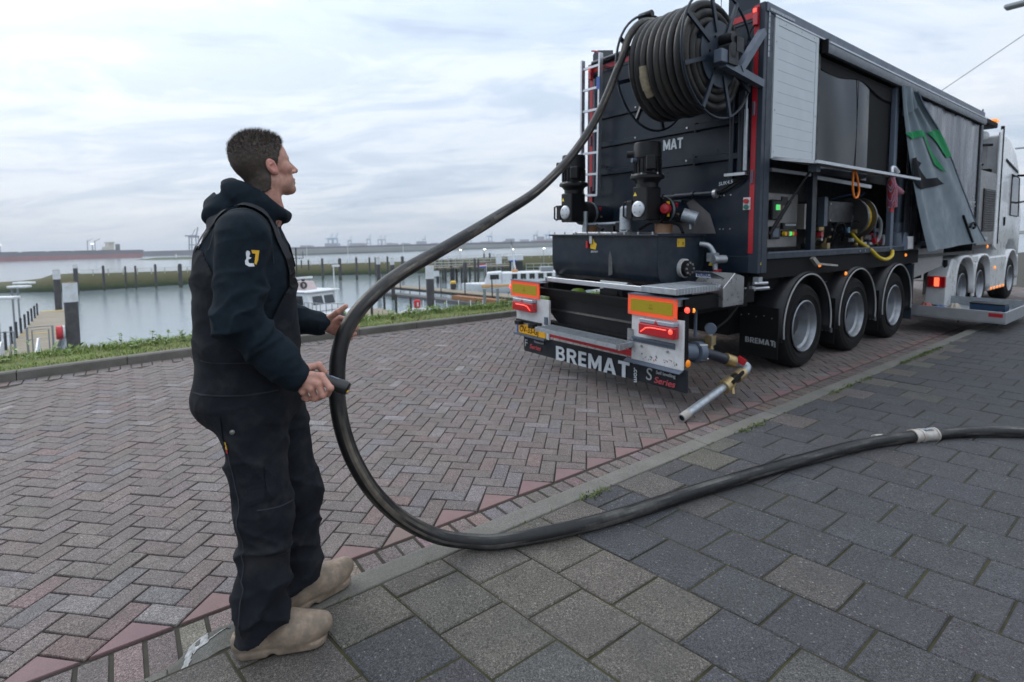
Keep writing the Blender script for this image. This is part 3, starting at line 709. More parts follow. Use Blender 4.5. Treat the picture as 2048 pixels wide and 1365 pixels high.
part('clear_hose', MB().tube(smoothpath([(4.75, .3, 1.9), (4.95, .2, 1.9), (5.1, .15, 1.8), (5.14, .15, 1.62), (5.05, .16, 1.48), (4.85, .2, 1.44)], 8), .022, 10), pm('clear_hose', (.42, .46, .48), .35, var=.1), pb, smooth=1)
part('black_hose', MB().tube(smoothpath([(3.6, .2, 1.5), (3.65, .18, 1.7), (3.85, .17, 1.74), (4.0, .2, 1.62), (4.05, .25, 1.5)], 8), .016, 8), BLKM, pb, smooth=1)
random.seed(21)
for k in range(26):
    xx = random.uniform(2.85, 5.4); zz = random.uniform(1.43, 1.66); r_ = random.uniform(.02, .05)
    m = random.choice([STEEL, BRASS, GALV, BLK, GREYP, pm('valve_blue', (.03, .12, .2), .4), BRASS, RED])
    if random.random() < .5: part('valve', MB().cyl((xx, random.uniform(.14, .4), 1.42), (xx, random.uniform(.14, .3), zz), r_*.6, n=10).lathe([(0, 0), (r_, 0), (r_, r_), (0, r_)], (xx, .25, zz), n=10), m, pb)
    else: part('fitting', MB().cyl((xx-.06, .2, zz), (xx+.06, .22, zz), r_*.55, n=10).box((xx, .21, zz), (r_*1.6, r_*1.6, r_*1.6)), m, pb)
part('gauge_tube', MB().cyl((4.95, .16, 1.45), (4.95, .16, 1.85), .012, n=8), GREYP, pb); part('red_valve', MB().box2((4.9, .13, 1.45), (4.97, .17, 1.53)), RED, pb)
part('junction_box', MB().box2((2.76, .18, 1.66), (2.93, .3, 1.97)), pm('beige_box', (.36, .35, .31), .5), pb); part('red_label', MB().box2((2.80, .174, 1.72), (2.86, .179, 1.92)), RED, pb)
part('vent_pipe', MB().cyl((5.72, .12, 1.75), (5.70, .1, 2.5), .05, n=14).cyl((5.72, .12, 1.62), (5.72, .12, 1.76), .10, n=14).lathe([(.10, .0), (.14, -.02), (.16, -.12), (.16, -.28)], (5.72, .12, 1.62), n=14), GREYP, smooth=.6)
part('spray_can', MB().cyl((5.78, .02, 1.36), (5.78, .02, 1.55), .10, n=14), WHT, smooth=.6)
part('wiring_loom', MB().tube(smoothpath([(4.3, .5, 2.1), (4.6, .3, 2.18), (4.9, .35, 2.15), (5.2, .4, 2.22)], 6), .012, 6), pm('cable_blue', (.02, .05, .15), .5), pb)
# open flap, strut, strap
fl = part('side_flap', MB().prism([(0, 0), (3.02, 0), (3.05, .44), (.03, .44)], (1.57, .0, 2.415), (1, 0, 0), (0, -.98, -.19), .014), ALU)
part('edge_profile', MB().beam((1.6, -.435, 2.325), (4.64, -.435, 2.325), .035, .03), ALU, fl); part('edge_profile', MB().beam((1.572, -.01, 2.405), (1.602, -.42, 2.325), .03, .034), ALU, fl)
part('flap_handle', MB().tube(smoothpath([(3.75, -.40, 2.36), (3.78, -.39, 2.42), (3.9, -.38, 2.43), (4.0, -.39, 2.38)], 5), .022, 8), ALU, fl, smooth=1)
part('gas_strut', MB().cyl((1.95, -.27, 2.34), (1.75, -.12, 1.95), .013, n=8).cyl((1.75, -.12, 1.95), (1.58, .0, 1.60), .02, n=8), BLK, fl)
part('strut_bracket', MB().box2((1.9, -.31, 2.26), (1.99, -.23, 2.35)), GREYP, fl)
ORANGE = pm('orange_webbing', (.85, .22, .02), .6, var=.1)
part('strap', MB().tube(smoothpath([(2.68, -.37, 2.32), (2.70, -.36, 2.15), (2.75, -.36, 2.03), (2.83, -.36, 2.02), (2.88, -.36, 2.10), (2.80, -.37, 2.22), (2.72, -.37, 2.32)], 6), .012, 8), ORANGE, fl, smooth=1)
part('hinge_lever', MB().beam((2.55, -.02, 1.32), (2.62, -.05, 1.24), .05, .04).beam((2.6, -.05, 1.25), (3.1, -.07, 1.21), .03, .022), CONC, sill)
# curtain pole, grey tarpaulin with emblem, silver rear curtain
part('curtain_pole', MB().box2((5.02, -.015, 1.36), (5.13, .05, 3.69)), GREYP, bev=.006)
TARP = pm('tarpaulin', (.115, .155, .182), .5, var=.12, scale=2.5, spec=.3, dirt=(.15, .17, .18), dirt_amt=.1)
def c_left(t): return 5.0+.86*t**1.2
_cr = [(0, 5.62), (.06, 5.88), (.177, 6.66), (.37, 7.5), (.62, 8.3), (.924, 9.12), (1, 9.3)]
def c_right(t):
    for (a, b), (c, d) in zip(_cr, _cr[1:]):
        if t <= c+1e-6: return b+(d-b)*(t-a)/(c-a)
    return 9.3
def c_y(x, z):
    t = (3.70-z)/2.38; t = max(0, min(1, t)); u = (x-c_left(t))/(c_right(t)-c_left(t))
    sp_ = .035*(1-t)**1.5*math.sin(u*19+.8)+.028*math.sin(u*7.5+1.1)*(.35+.65*t)+.012*math.sin(u*15+3*t)+.05*math.exp(-((u-.06)/.06)**2)*t
    return -.045-.16*t*t-.05*math.sin(math.pi*min(1, max(0, u)))*t-sp_
def ct(u, v):
    z = 3.70-2.38*v; x = c_left(v)+(c_right(v)-c_left(v))*u; zz = z+.12*v**6*u
    return (x, c_y(x, z), zz)
tarp = part('tarpaulin_curtain', MB().grid(ct, 90, 50), TARP, smooth=2)
part('hem', MB().tube([ct(1, v/30) for v in range(31)], .016, 6), GREYP, tarp, smooth=1)
part('gather', MB().grid(lambda u, v: (5.16+.3*u+.25*v*u, -.05-.05*math.sin(3.14*u)-.03*math.sin(20*u)*v, 3.72-.42*v*(1-.5*u)), 16, 8), TARP, tarp, smooth=2)
GREEN = pm('emblem_green', (.012, .22, .075), .7, var=.08, spec=.15); EBLK = pm('emblem_black', (.010, .011, .013), .8, var=.08, spec=.08)
def decal(name, poly, mat, parent, yf, off=.02, cuts=5):
    bm = bmesh.new(); vs = [bm.verts.new((x, 0, z)) for x, z in poly]; f = bm.faces.new(vs)
    bmesh.ops.triangulate(bm, faces=[f]); 
    for _ in range(3): bmesh.ops.subdivide_edges(bm, edges=[e for e in bm.edges if e.calc_length() > .08], cuts=1, use_grid_fill=False); bmesh.ops.triangulate(bm, faces=bm.faces[:])
    for v in bm.verts: v.co.y = yf(v.co.x, v.co.z)-off
    me = bpy.data.meshes.new(name); bm.to_mesh(me); bm.free(); me.materials.append(mat); return obj(name, me, parent)
decal('emblem_green', [(5.13, 3.04), (5.93, 3.18), (6.13, 3.17), (6.22, 3.08), (6.42, 2.92), (7.09, 2.59), (6.60, 2.70), (6.37, 2.85), (6.16, 3.0), (5.98, 3.09), (5.31, 2.96)], GREEN, tarp, c_y)
decal('emblem_green', [(6.2, 3.17), (6.62, 3.265), (7.05, 3.10), (7.38, 2.90), (7.12, 2.855), (6.71, 3.008)], GREEN, tarp, c_y)
decal('emblem_black', [(5.33, 2.69), (5.56, 2.734), (5.93, 2.675), (5.60, 2.63), (5.5, 2.59), (5.46, 2.5), (5.52, 2.42), (6.1, 2.445), (6.69, 2.5), (7.02, 2.411), (6.26, 2.32), (5.72, 2.254), (5.53, 2.28), (5.40, 2.40), (5.40, 2.55)], EBLK, tarp, c_y)
part('buckle_strap', MB().tube([(7.85, c_y(7.85, 1.9)-.012, 1.9), (8.05, c_y(8.05, 1.66)-.014, 1.66), (8.24, c_y(8.24, 1.43)-.014, 1.43)], .022, 5), BLKM, tarp)
part('buckle', MB().tube(smoothpath([(8.1, c_y(8.1, 1.7)-.03, 1.70), (8.3, c_y(8.3, 1.75)-.04, 1.78), (8.5, c_y(8.5, 1.72)-.04, 1.72), (8.3, c_y(8.3, 1.7)-.04, 1.68)], 5), .02, 6), BLKM, tarp, smooth=1)
SILV = pm('silver_curtain', (.085, .095, .118), .26, .6, var=.25, scale=.9, stretch=(2.2, 2.2, .35), spec=.3)
part('silver_curtain', MB().grid(lambda u, v: (5.6+3.98*u, .0+.010*math.sin(u*15)+.003*math.sin(u*43+1), 1.45+2.24*v), 110, 3), SILV, smooth=2)
text('lettering', 'MATIC', .14, (8.85, -.05, 2.10), (1, 0, 0), (0, 0, 1), TXTD, T, bold=.003)
part('front_post', MB().box2((9.60, -.01, 1.42), (9.75, .05, 3.86)), DGREY, bev=.004); part('front_seal', MB().box2((9.53, -.006, 1.45), (9.598, .04, 3.68)), BLKM)
part('bottom_rail', MB().box2((6.4, -.03, 1.40), (9.7, .05, 1.46)), GREYP, bev=.004)
part('skirt_panel', MB().prism([(6.3, 1.32), (8.0, 1.38), (7.9, 1.0), (6.45, .86)], (0, .08, 0), (1, 0, 0), (0, 0, 1), -.03), pm('panel_grey', (.30, .29, .29), .5, var=.08))
# front power unit with louvres
pu = part('power_unit', MB().box2((9.9, .03, 1.34), (11.3, 2.4, 2.86)), pm('unit_grey', (.22, .215, .215), .4, .5, var=.1), bev=.01)
part('louvre_frame', MB().box2((10.2, .012, 1.62), (11.12, .029, 2.5)), BLK, pu)
for k in range(18): part('louvre_slat', MB().box((10.66, .006, 1.66+k*.047), (.86, .03, .010), (.6, 0, 0)), pm('louvre_dark', (.07, .07, .075), .5, .4), pu)
letters('lettering', 'BREMAT', .07, (10.35, .02, 1.44), (1, 0, 0), (0, 0, 1), TXT, pu, ext=-.002)
# --- wheels and mudguards
def tyre_prof(Rw, w):
    return [(.30, -w*.42), (.36, -w*.5), (Rw-.10, -w*.52), (Rw-.035, -w*.49), (Rw-.008, -w*.40), (Rw, -w*.3), (Rw, w*.3), (Rw-.008, w*.40), (Rw-.035, w*.49), (Rw-.10, w*.52), (.36, w*.5), (.30, w*.42)]
RIM = pm('rim_alu', (.27, .29, .32), .42, .7, var=.14, scale=9, dirt=(.2, .18, .16), dirt_amt=.1, dirt_scale=7)
def wheel(x, y, out, parent, Rw=.505, w=.36):
    wh = MB().lathe(tyre_prof(Rw, w), (x, y, Rw), (0, 1, 0), 44)
    for rr_ in (Rw-.06, Rw-.12): wh.lathe([(rr_, 0), (rr_-.006, out*.004), (rr_-.012, 0)], (x, y+out*(w*.522), Rw), (0, 1, 0), 44)
    for off in (-.09, -.03, .03, .09): wh.lathe([(Rw+.0006, off-.008), (Rw+.0012, off), (Rw+.0006, off+.008)], (x, y, Rw), (0, 1, 0), 44)
    wo = wh.build('wheel', RUB, parent, smooth=.6)
    o = out*w*.5
    pr_ = [(.305, o*.96), (.312, o*1.02), (.298, o*1.06), (.285, o*.95), (.275, o*.72), (.262, o*.66), (.252, o*.60), (.235, o*.1), (.225, -o*.05), (.12, -o*.1), (.115, o*.25), (.10, o*.32), (0, o*.33)]
    MB().lathe(pr_, (x, y, Rw), (0, 1, 0), 40).build('rim', RIM, wo, smooth=.5)
    MB().lathe([(.225, -o*.045), (.13, -o*.04), (.118, o*.28), (.10, o*.36), (0, o*.37)], (x, y, Rw), (0, 1, 0), 24).build('hub', pm('hub_black', (.03, .03, .033), .5, .3, var=.2), wo, smooth=.5)
    for k in range(10):
        a = k*.6283; MB().cyl((x+.165*math.cos(a), y-o*.04, Rw+.165*math.sin(a)), (x+.165*math.cos(a), y+o*.14, Rw+.165*math.sin(a)), .014, n=6).build('wheel_nut', STEEL, wo)
    return wo
AX_ = (2.50, 3.945, 5.40)
MG = pm('mudguard_plastic', (.010, .011, .0135), .42, var=.1, scale=4, spec=.35)
for i, x in enumerate(AX_):
    wheel(x, .20, -1, T)
    wl_ = wheel(x, 2.30, 1, T)
    b = MB(); n_ = 26
    def mg(u, v):
        a = math.radians(-14+208*u); r_ = .625+.012*math.sin(v*3.14)
        return (x+r_*math.cos(a), -.015+.43*v, .53+r_*math.sin(a))
    m_ = part('mudguard', MB().grid(mg, n_, 3), MG, smooth=1.2)
    sol = m_.modifiers.new('s', 'SOLIDIFY'); sol.thickness = .012
    part('edge_trim', MB().tube([(x+.60*math.cos(math.radians(-10+200*k/30)), -.028, .53+.60*math.sin(math.radians(-10+200*k/30))) for k in range(31)], .009, 6), pm('trim_grey', (.36, .36, .36), .5), m_, smooth=1)
    fl_ = part('mudflap', MB().box2((x-.69, -.01, .20), (x-.675, .44, .78)), BLKM, bev=.003)
    letters('lettering', 'BREMAT', .062, (x-.692, .365, .35), (0, -1, 0), (0, 0, 1), TXTD, fl_, sx=1.08, gap=.10)
    text('lettering', '.com', .04, (x-.693, .03, .41), (0, 0, -1), (0, -1, 0), TXTD, fl_, bold=.001, ext=.0015, sx=.9)
    part('mudguard_bracket', MB().cyl((x-.72, .2, .98), (x-.45, .2, .98), .022, n=8), GREYP, m_)
    part('axle', MB().cyl((x, .35, .505), (x, 2.15, .505), .065, n=12), BLK)
    for q in range(5): part('bolt', MB().cyl((x-.69-.001, .06+.09*q, .66+.02*(q % 2)), (x-.70, .06+.09*q, .66+.02*(q % 2)), .008, n=6), STEEL, fl_)
part('front_mudflap', MB().box2((6.12, .0, .22), (6.14, .44, 1.1)), DGREY, bev=.003)
for xx, zz in ((2.83, 1.22), (5.80, 1.26), (3.6, 1.08)): part('side_marker', MB().lathe([(0, .02), (.018, .016), (.026, 0)], (xx, .018, zz), (0, -1, 0), 12), LAMB, smooth=1)
part('air_fittings', MB().cyl((1.32, .02, 1.085), (1.5, -.03, 1.085), .018, n=8).cyl((1.28, .1, 1.02), (1.55, -.02, 1.03), .02, n=8).box((1.4, .02, 1.12), (.08, .06, .06)).box((1.33, .05, 1.03), (.06, .06, .05)), ALU)
# --- hose reel
reel = part('hose_reel', MB().cyl((.70, .02, 3.33), (.70, .93, 3.33), .045, n=14).cyl((.70, .12, 3.33), (.70, .83, 3.33), .27, n=30), NAVY, smooth=.6)
for y in (.09, .86):
    part('rim', MB().tube([(.70+.60*math.cos(k*math.pi/24), y, 3.33+.60*math.sin(k*math.pi/24)) for k in range(48)], .013, 8, closed=True), NAVY, reel, smooth=1)
    part('flange', MB().lathe([(.0, -.006), (.31, -.006), (.31, .006), (0, .006)], (.70, y, 3.33), (0, 1, 0), 36), DGREY, reel, smooth=.5)
    for k in range(8):
        a = k*math.pi/4+.32; d = Vector((math.cos(a), 0, math.sin(a))); c_ = Vector((.70, y+(.012 if y > .5 else -.012), 3.33))
        part('spoke', MB().beam(c_+d*.20, c_+d*.60, .04, .022, (0, 1, 0)), NAVY, reel)
for k in range(6):
    a = k*math.pi/3; part('bolt', MB().cyl((.70+.17*math.cos(a), .083, 3.33+.17*math.sin(a)), (.70+.17*math.cos(a), .07, 3.33+.17*math.sin(a)), .012, n=6), BLK, reel)
part('bearing', MB().cyl((.70, .075, 3.33), (.70, -.06, 3.33), .075, n=16).box((.70, -.03, 3.28), (.16, .06, .16)), BLK, reel, smooth=.5)
part('drive_motor', MB().cyl((.72, -.05, 3.45), (.72, .08, 3.45), .06, n=14).box((.80, -.03, 3.40), (.12, .07, .14)), BLK, reel, smooth=.5)
part('support_arm', MB().beam((.62, .0, 3.21), (1.35, .02, 3.14), .07, .075), GREYP, reel); part('support_arm', MB().beam((.9, .0, 3.20), (1.35, .02, 3.66), .07, .07), GREYP, reel)
part('support_arm', MB().beam((.62, .92, 3.21), (1.35, .92, 3.14), .07, .075), NAVY, reel); part('support_arm', MB().beam((.9, .92, 3.20), (1.35, .92, 3.66), .07, .07), NAVY, reel)
part('gear_box', MB().box((.62, -.005, 3.26), (.20, .085, .12)), GREYP, reel, bev=.006)
part('guide_roller', MB().cyl((.58, .80, 3.92), (.58, .95, 3.91), .035, .05, n=14).box((.62, .96, 3.86), (.05, .02, .16)), BLK, reel, smooth=.5)
# --- rear deck and tank
deck = part('deck_frame', MB().box2((.17, .4, 1.03), (.22, 2.05, 1.085)).box2((.17, 2.0, 1.03), (1.3, 2.05, 1.085)).box2((.22, .4, 1.03), (1.3, .44, 1.085)), ALU, bev=.004)
part('deck_end', MB().box2((.168, 1.99, .93), (.25, 2.07, 1.028)), BLK, deck)
b = MB().box2((-.03, .0, 1.06), (.72, .398, 1.12)); cp = part('chequer_step', b, GALV, deck, bev=.004)
for k in range(16): part('tread', MB().box2((-.02+k*.046, -.003, 1.062), (.008+k*.046, -.0005, 1.115)), ALU, cp)
for k in range(16):
    for j in range(6): pass
b = MB()
for k in range(16):
    for j in range(8): b.box((0.0+k*.046, .03+j*.047, 1.1215), (.03, .008, .003), (0, 0, .78 if (k+j) % 2 else -.78))
part('tread_plate', b, ALU, cp)
part('side_channel', MB().box2((.02, .02, .95), (.62, .06, 1.02)), STEEL, deck); part('cross_beam', MB().box2((.1, .1, .84), (1.35, .2, 1.0)).box2((.1, 2.25, .84), (1.35, 2.35, 1.0)).box2((.1, .1, .86), (.2, 2.35, .95)), BLKM, deck)
def tank_sec(u):  # U profile in x-z
    return [(.30, 1.60), (.30, 1.30), (.315, 1.2), (.36, 1.12), (.45, 1.075), (.85, 1.075), (.98, 1.12), (1.05, 1.2), (1.08, 1.3), (1.08, 1.60)]
tank = part('mixing_tank', MB().prism(tank_sec(0), (0, .47, 0), (1, 0, 0), (0, 0, 1), -1.59), pm('tank_navy', (.008, .0155, .027), .42, var=.2, scale=5, dirt=(.05, .055, .06), dirt_amt=.16, dirt_scale=5, spec=.35), smooth=.5)
part('rim_flange', MB().box2((.265, .44, 1.585), (1.1, 2.09, 1.604)), NAVY, tank, bev=.003)
part('lid', MB().box2((.29, 1.0, 1.606), (.9, 1.69, 1.63)), STEEL, tank, bev=.004); part('lid', MB().box2((.34, .5, 1.606), (1.05, .98, 1.612)), NAVY, tank)
for k in range(9): part('bolt', MB().cyl((.285, .52+k*.185, 1.60), (.285, .52+k*.185, 1.632), .009, n=6), STEEL, tank)
part('end_seam', MB().tube([(x_-.003, .466, z_) for x_, z_ in tank_sec(0)], .007, 5), NAVY, tank)
po = part('end_port', MB().cyl((.72, .47, 1.25), (.72, .43, 1.25), .10, n=24), WHT, tank, smooth=.5); part('port_flange', MB().cyl((.72, .43, 1.25), (.72, .385, 1.25), .085, n=24), BLK, po, smooth=.5)
for k in range(8): part('bolt', MB().cyl((.72+.06*math.cos(k*.785), .386, 1.25+.06*math.sin(k*.785)), (.72+.06*math.cos(k*.785), .372, 1.25+.06*math.sin(k*.785)), .012, n=6), STEEL, po)
st = part('sticker', MB().box2((.62, .4675, 1.475), (.75, .4695, 1.56)), pm('sticker_amber', (.55, .36, .02), .5), tank); text('pictogram', '!', .06, (.635, .4665, 1.495), (1, 0, 0), (0, 0, 1), BLKM, st, ext=.0005); text('pictogram', 'o', .06, (.70, .4665, 1.495), (1, 0, 0), (0, 0, 1), BLKM, st, ext=.0005)
part('latch', MB().box2((.28, 1.36, 1.50), (.298, 1.40, 1.60)), STEEL, tank); part('red_lever', MB().box2((.27, 1.42, 1.45), (.297, 1.445, 1.53)), RED, tank); part('yellow_tag', MB().prism([(0, 0), (.08, -.01), (.1, .05), (.06, .08), (.05, .11), (.0, .09)], (.297, 1.40, 1.445), (0, -1, 0), (0, 0, 1), -.002), YELP, tank)
text('tag_text', 'BREMAT', .03, (.296, 1.39, 1.40), (0, -1, 0), (0, 0, 1), TXT, tank, ext=.001)
part('cement_drip', MB().prism([(0, 0), (.06, .02), (.05, .2), (.02, .28), (.0, .2)], (.2975, 1.12, 1.15), (0, -1, 0), (0, 0, 1), -.001), pm('drip_grey', (.07, .075, .08), .7, var=.4, scale=30), tank)
part('tank_valves', MB().tube(smoothpath([(1.0, .46, 1.5), (1.05, .38, 1.48), (1.08, .33, 1.38), (1.08, .32, 1.24)], 6), .028, 10).cyl((1.0, .3, 1.34), (1.16, .26, 1.34), .045, n=12).box((1.05, .33, 1.36), (.09, .09, .09)).tube([(1.08, .32, 1.24), (1.06, .28, 1.16), (1.02, .26, 1.13)], .025, 8), GALV, tank, smooth=.7)
part('red_lever', MB().box((1.08, .29, 1.22), (.1, .03, .02)), RED, tank)
# --- gear motors with pipes
def motor(y, i):
    x = .75
    g = part('gear_motor', MB().lathe([(.0, 2.63), (.05, 2.63), (.145, 2.615), (.15, 2.59), (.152, 2.45), (.14, 2.44), (.14, 2.28), (.17, 2.27), (.185, 2.25), (.185, 2.225), (.15, 2.21), (.12, 2.17), (.12, 2.12)], (x, y, 0), n=30), BLK, smooth=.6)
    for k in range(18):
        a = k*.349; part('cooling_fin', MB().box((x+.146*math.cos(a), y+.146*math.sin(a), 2.36), (.016, .006, .15), (0, 0, a)), BLK, g)
    part('terminal_box', MB().box((x-.10, y-.13, 2.38), (.12, .10, .15), (0, 0, .6)), BLK, g, bev=.01)
    part('cable_gland', MB().cyl((x-.05, y+.08, 2.50), (x-.12, y+.19, 2.50), .04, n=12), BLK, g, smooth=.6)
    part('nozzle', MB().cyl((x-.13, y+.05, 2.42), (x-.18, y+.07, 2.42), .026, n=10), GREYP, g, smooth=.6)
    for k in range(6):
        a = k*1.047+.3; part('bolt', MB().cyl((x+.165*math.cos(a), y+.165*math.sin(a), 2.24), (x+.165*math.cos(a), y+.165*math.sin(a), 2.275), .013, n=6), STEEL, g)
    gb = part('gear_box', MB().box2((x-.13, y-.10, 1.76), (x+.12, y+.10, 2.13)), BLK, bev=.012)
    part('gear_case', MB().cyl((x+.12, y-.02, 1.88), (x+.24, y-.02, 1.88), .155, n=24), BLK, gb, smooth=.5)
    part('cover_disc', MB().lathe([(0, .02), (.07, .02), (.086, .012), (.088, 0)], (x-.131, y+.01, 1.885), (-1, 0, 0), 24), ALU, gb, smooth=.6)
    for k in range(4): part('cover_screw', MB().cyl((x-.1505, y+.01+.05*math.cos(k*1.57+.78), 1.885+.05*math.sin(k*1.57+.78)), (x-.154, y+.01+.05*math.cos(k*1.57+.78), 1.885+.05*math.sin(k*1.57+.78)), .006, n=6), BLK, gb)
    part('square_flange', MB().box2((x-.14, y+.102, 1.79), (x-.1, y+.18, 1.98)), BLK, gb, bev=.006); part('side_bracket', MB().tube([(x-.12, y+.19, 1.97), (x-.12, y+.235, 1.96), (x-.12, y+.235, 1.81), (x-.12, y+.19, 1.79)], .012, 6), BLK, gb)
    part('warning_triangle', MB().prism([(0, 0), (.05, 0), (.025, .045)], (x-.1315, y+.085, 2.03), (0, -1, 0), (0, 0, 1), -.001), WARN, gb)
    part('pipe_flange', MB().cyl((x+.245, y-.02, 1.88), (x+.285, y-.02, 1.88), .15, n=30), GALV, gb, smooth=.5)
    part('screw_pipe', MB().cyl((x+.285, y-.02, 1.875), (1.37, y-.02, 1.86), .125, n=28), NAVY, gb, smooth=.5)
    part('red_valve', MB().beam((x+.36, y-.12, 1.90), (x+.36, y-.135, 1.96), .02, .03), RED, gb); part('drain_cock', MB().cyl((x+.36, y-.1, 1.84), (x+.36, y-.16, 1.83), .014, n=8), BRASS, gb)
    s_ = part('sight_glass', MB().cyl((x+.28, y-.02, 1.605), (x+.28, y-.02, 1.73), .10, n=26), TAN, smooth=.5)
    part('clamp', MB().cyl((x+.28, y-.02, 1.73), (x+.28, y-.02, 1.755), .106, n=26), GALV, s_, smooth=.5); part('base_ring', MB().cyl((x+.28, y-.02, 1.6055), (x+.28, y-.02, 1.62), .108, n=26), GALV, s_, smooth=.5)
motor(.97, 0); motor(2.16, 1)
gp = part('yellow_guard', MB().box2((.90, .80, 1.80), (.93, .86, 1.97)), YELP); part('red_knob', MB().lathe([(0, -.05), (.05, -.04), (.065, 0), (.05, .04), (0, .05)], (.86, .80, 1.885), (-1, -.3, 0), 18), RED, gp, smooth=1); part('grey_plate', MB().box2((.88, .855, 1.77), (.90, .93, 2.01)), STEEL, gp)
ca = part('filter_canister', MB().lathe([(0, 1.94), (.05, 1.935), (.07, 1.91), (.072, 1.82), (.068, 1.815), (.072, 1.81), (.072, 1.66), (.05, 1.645)], (.80, 1.32, 0), n=22), GALV, smooth=.6); part('foot', MB().box2((.76, 1.26, 1.632), (.84, 1.38, 1.66)), GALV, ca)
part('air_canister', MB().cyl((.99, .67, 1.82), (1.06, .54, 1.77), .075, n=20).cyl((1.03, .6, 1.76), (1.03, .6, 1.66), .012, n=8), GALV, smooth=.6)
part('sticker', MB().lathe([(.127, 1.0), (.127, 1.13)], (0, .95, 1.866), (1, 0, 0), 24, 3.4, 4.6), pm('sticker_amber', (.55, .36, .02), .5))
part('backing_plate', MB().prism([(0, 0), (.70, 0), (.62, .22), (.40, .40), (.2, .30)], (1.335, 1.18, 1.61), (0, -1, 0), (0, 0, 1), -.004), pm('dusty_plate', (.15, .145, .15), .7, var=.2, dirt=(.08, .078, .08), dirt_amt=.4))
part('vent_pipe', MB().tube(smoothpath([(.9, 2.12, 1.61), (.9, 2.12, 1.70), (.9, 2.06, 1.73), (.9, 1.7, 1.735), (.9, 1.5, 1.74)], 5), .02, 8).cyl((.86, 2.05, 1.61), (.86, 2.05, 1.9), .03, n=10), GALV, smooth=.8)
part('hose_loop', MB().tube(smoothpath([(.9, .60, 1.62), (.95, .72, 1.72), (.9, 1.0, 1.74), (.85, 1.16, 1.66)], 6), .018, 8), BLKM, smooth=1)
part('fittings', MB().box((.9, 1.62, 1.67), (.1, .12, .07)).cyl((.85, 1.74, 1.66), (.85, 1.84, 1.72), .022, n=8).box((.9, 1.5, 1.70), (.08, .07, .1)), BLK, smooth=.6)
# --- rear underride zone
hop = part('rear_hopper', MB().prism([(1.95, .90), (.55, .90), (.55, .70), (.66, .50), (1.72, .50), (1.95, .68)], (.15, 0, 0), (0, 1, 0), (0, 0, 1), .35), BLK, bev=.006)
part('top_edge', MB().box2((.135, .55, .895), (.149, 1.95, .91)), GREYP, hop); part('fold', MB().prism([(0, 0), (0, .02), (.018, 0)], (.1495, .56, .70), (-1, 0, 0), (0, 0, 1), 1.38), BLK, hop)
part('pump_block', MB().box2((.3, .92, .9), (.5, 1.25, 1.0)).cyl((.28, 1.0, .96), (.3, 1.0, .96), .03, n=8), BLK); part('green_cap', MB().lathe([(0, .07), (.06, .06), (.095, .03), (.1, 0)], (.32, 1.62, .90), n=18), pm('green_cap', (.14, .22, .03), .5), smooth=.8)
rp = part('light_panel', MB().box2((0.0, -.056, .383), (.03, .53, .835)), WHT, bev=.003); lp = part('light_panel', MB().box2((0.0, 1.776, .36), (.03, 2.405, .83)), WHT, bev=.003)
for k in range(26):
    yy = random.uniform(-.03, .5); zz = .405+random.uniform(0, .05)
    part('paint_chip', MB().prism([(0, 0), (random.uniform(.006, .018), .004), (.004, random.uniform(.01, .028))], (-.0008, yy, zz), (0, -1, 0), (0, 0, 1), -.0005), random.choice([RED, BLK, BLK]), rp)
part('bottom_angle', MB().prism([(0, 0), (-.05, -.02), (-.05, -.026), (.03, -.006)], (.0, -.06, .383), (1, 0, 0), (0, 0, 1), -.65), GREYP, rp)
part('angle_bracket', MB().box2((-.035, .02, .60), (-.002, .50, .618)), GREYP, rp); part('angle_bracket', MB().box2((-.012, .02, .565), (-.002, .50, .60)), GREYP, rp)
for yy in (.10, .40): part('bolt', MB().cyl((-.003, yy, .565-.035), (-.012, yy, .53), .012, n=8), STEEL, rp); part('slot', MB().box2((-.0015, yy-.006, .56), (.0, yy+.006, .585)), BLKM, rp)
for nm, ya in (('reflector_board', -.0), ('reflector_board', 1.935)):
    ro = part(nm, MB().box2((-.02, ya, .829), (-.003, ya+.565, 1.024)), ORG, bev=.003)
    part('yellow_field', MB().box2((-.0235, ya+.04, .868), (-.0205, ya+.525, .985)), YEL, ro)
    part('top_shelf', MB().box2((-.03, ya-.05, 1.026), (.09, ya+.56, 1.034)), GREYP, ro)
    for yy in (.02, .545):
        for zz in (.85, 1.004): part('rivet', MB().cyl((-.0205, ya+yy, zz), (-.0235, ya+yy, zz), .010, n=8), STEEL, ro)
    text('approval_mark', 'E4', .03, (-.0242, ya+.30, .93), (0, -1, 0), (0, 0, 1), pm('mark_brown', (.25, .16, .0), .5), ro, ext=.0005); text('approval_mark', '00821', .022, (-.0242, ya+.31, .905), (0, -1, 0), (0, 0, 1), pm('mark_brown', (.25, .16, .0), .5), ro, ext=.0005)
for ya, flip in ((-.02, 1), (1.99, -1)):
    tl = part('tail_lamp', MB().box2((-.085, ya, .665), (-.001, ya+.40, .775)), LRED, bev=.012, seg=2)
    part('clear_lens', MB().box2((-.078, ya+.005, .777), (-.001, ya+.395, .815)), LCLR, tl, bev=.006)
    y0 = ya+.37 if flip > 0 else ya+.03
    part('led_bar', MB().tube([(-.087, y0, .69), (-.087, y0-flip*.06, .735), (-.087, y0-flip*.12, .745), (-.087, y0-flip*.29, .745)], .0045, 6), LGLOW, tl, smooth=1)
    part('reflector_triangle', MB().prism([(-.025, 0), (.025, 0), (0, .042)], (-.0795, ya+.2, .777), (0, -1, 0), (0, 0, 1), -.002), RED, tl)
    if flip > 0: part('brake_led', MB().lathe([(0, .012), (.018, .008), (.024, 0)], (-.085, ya+.035, .735), (-1, 0, 0), 12), LGLOW, tl, smooth=1)
np_ = part('number_plate', MB().box2((-.012, 1.83, .372), (-.002, 2.385, .487)), PLATE, bev=.002)
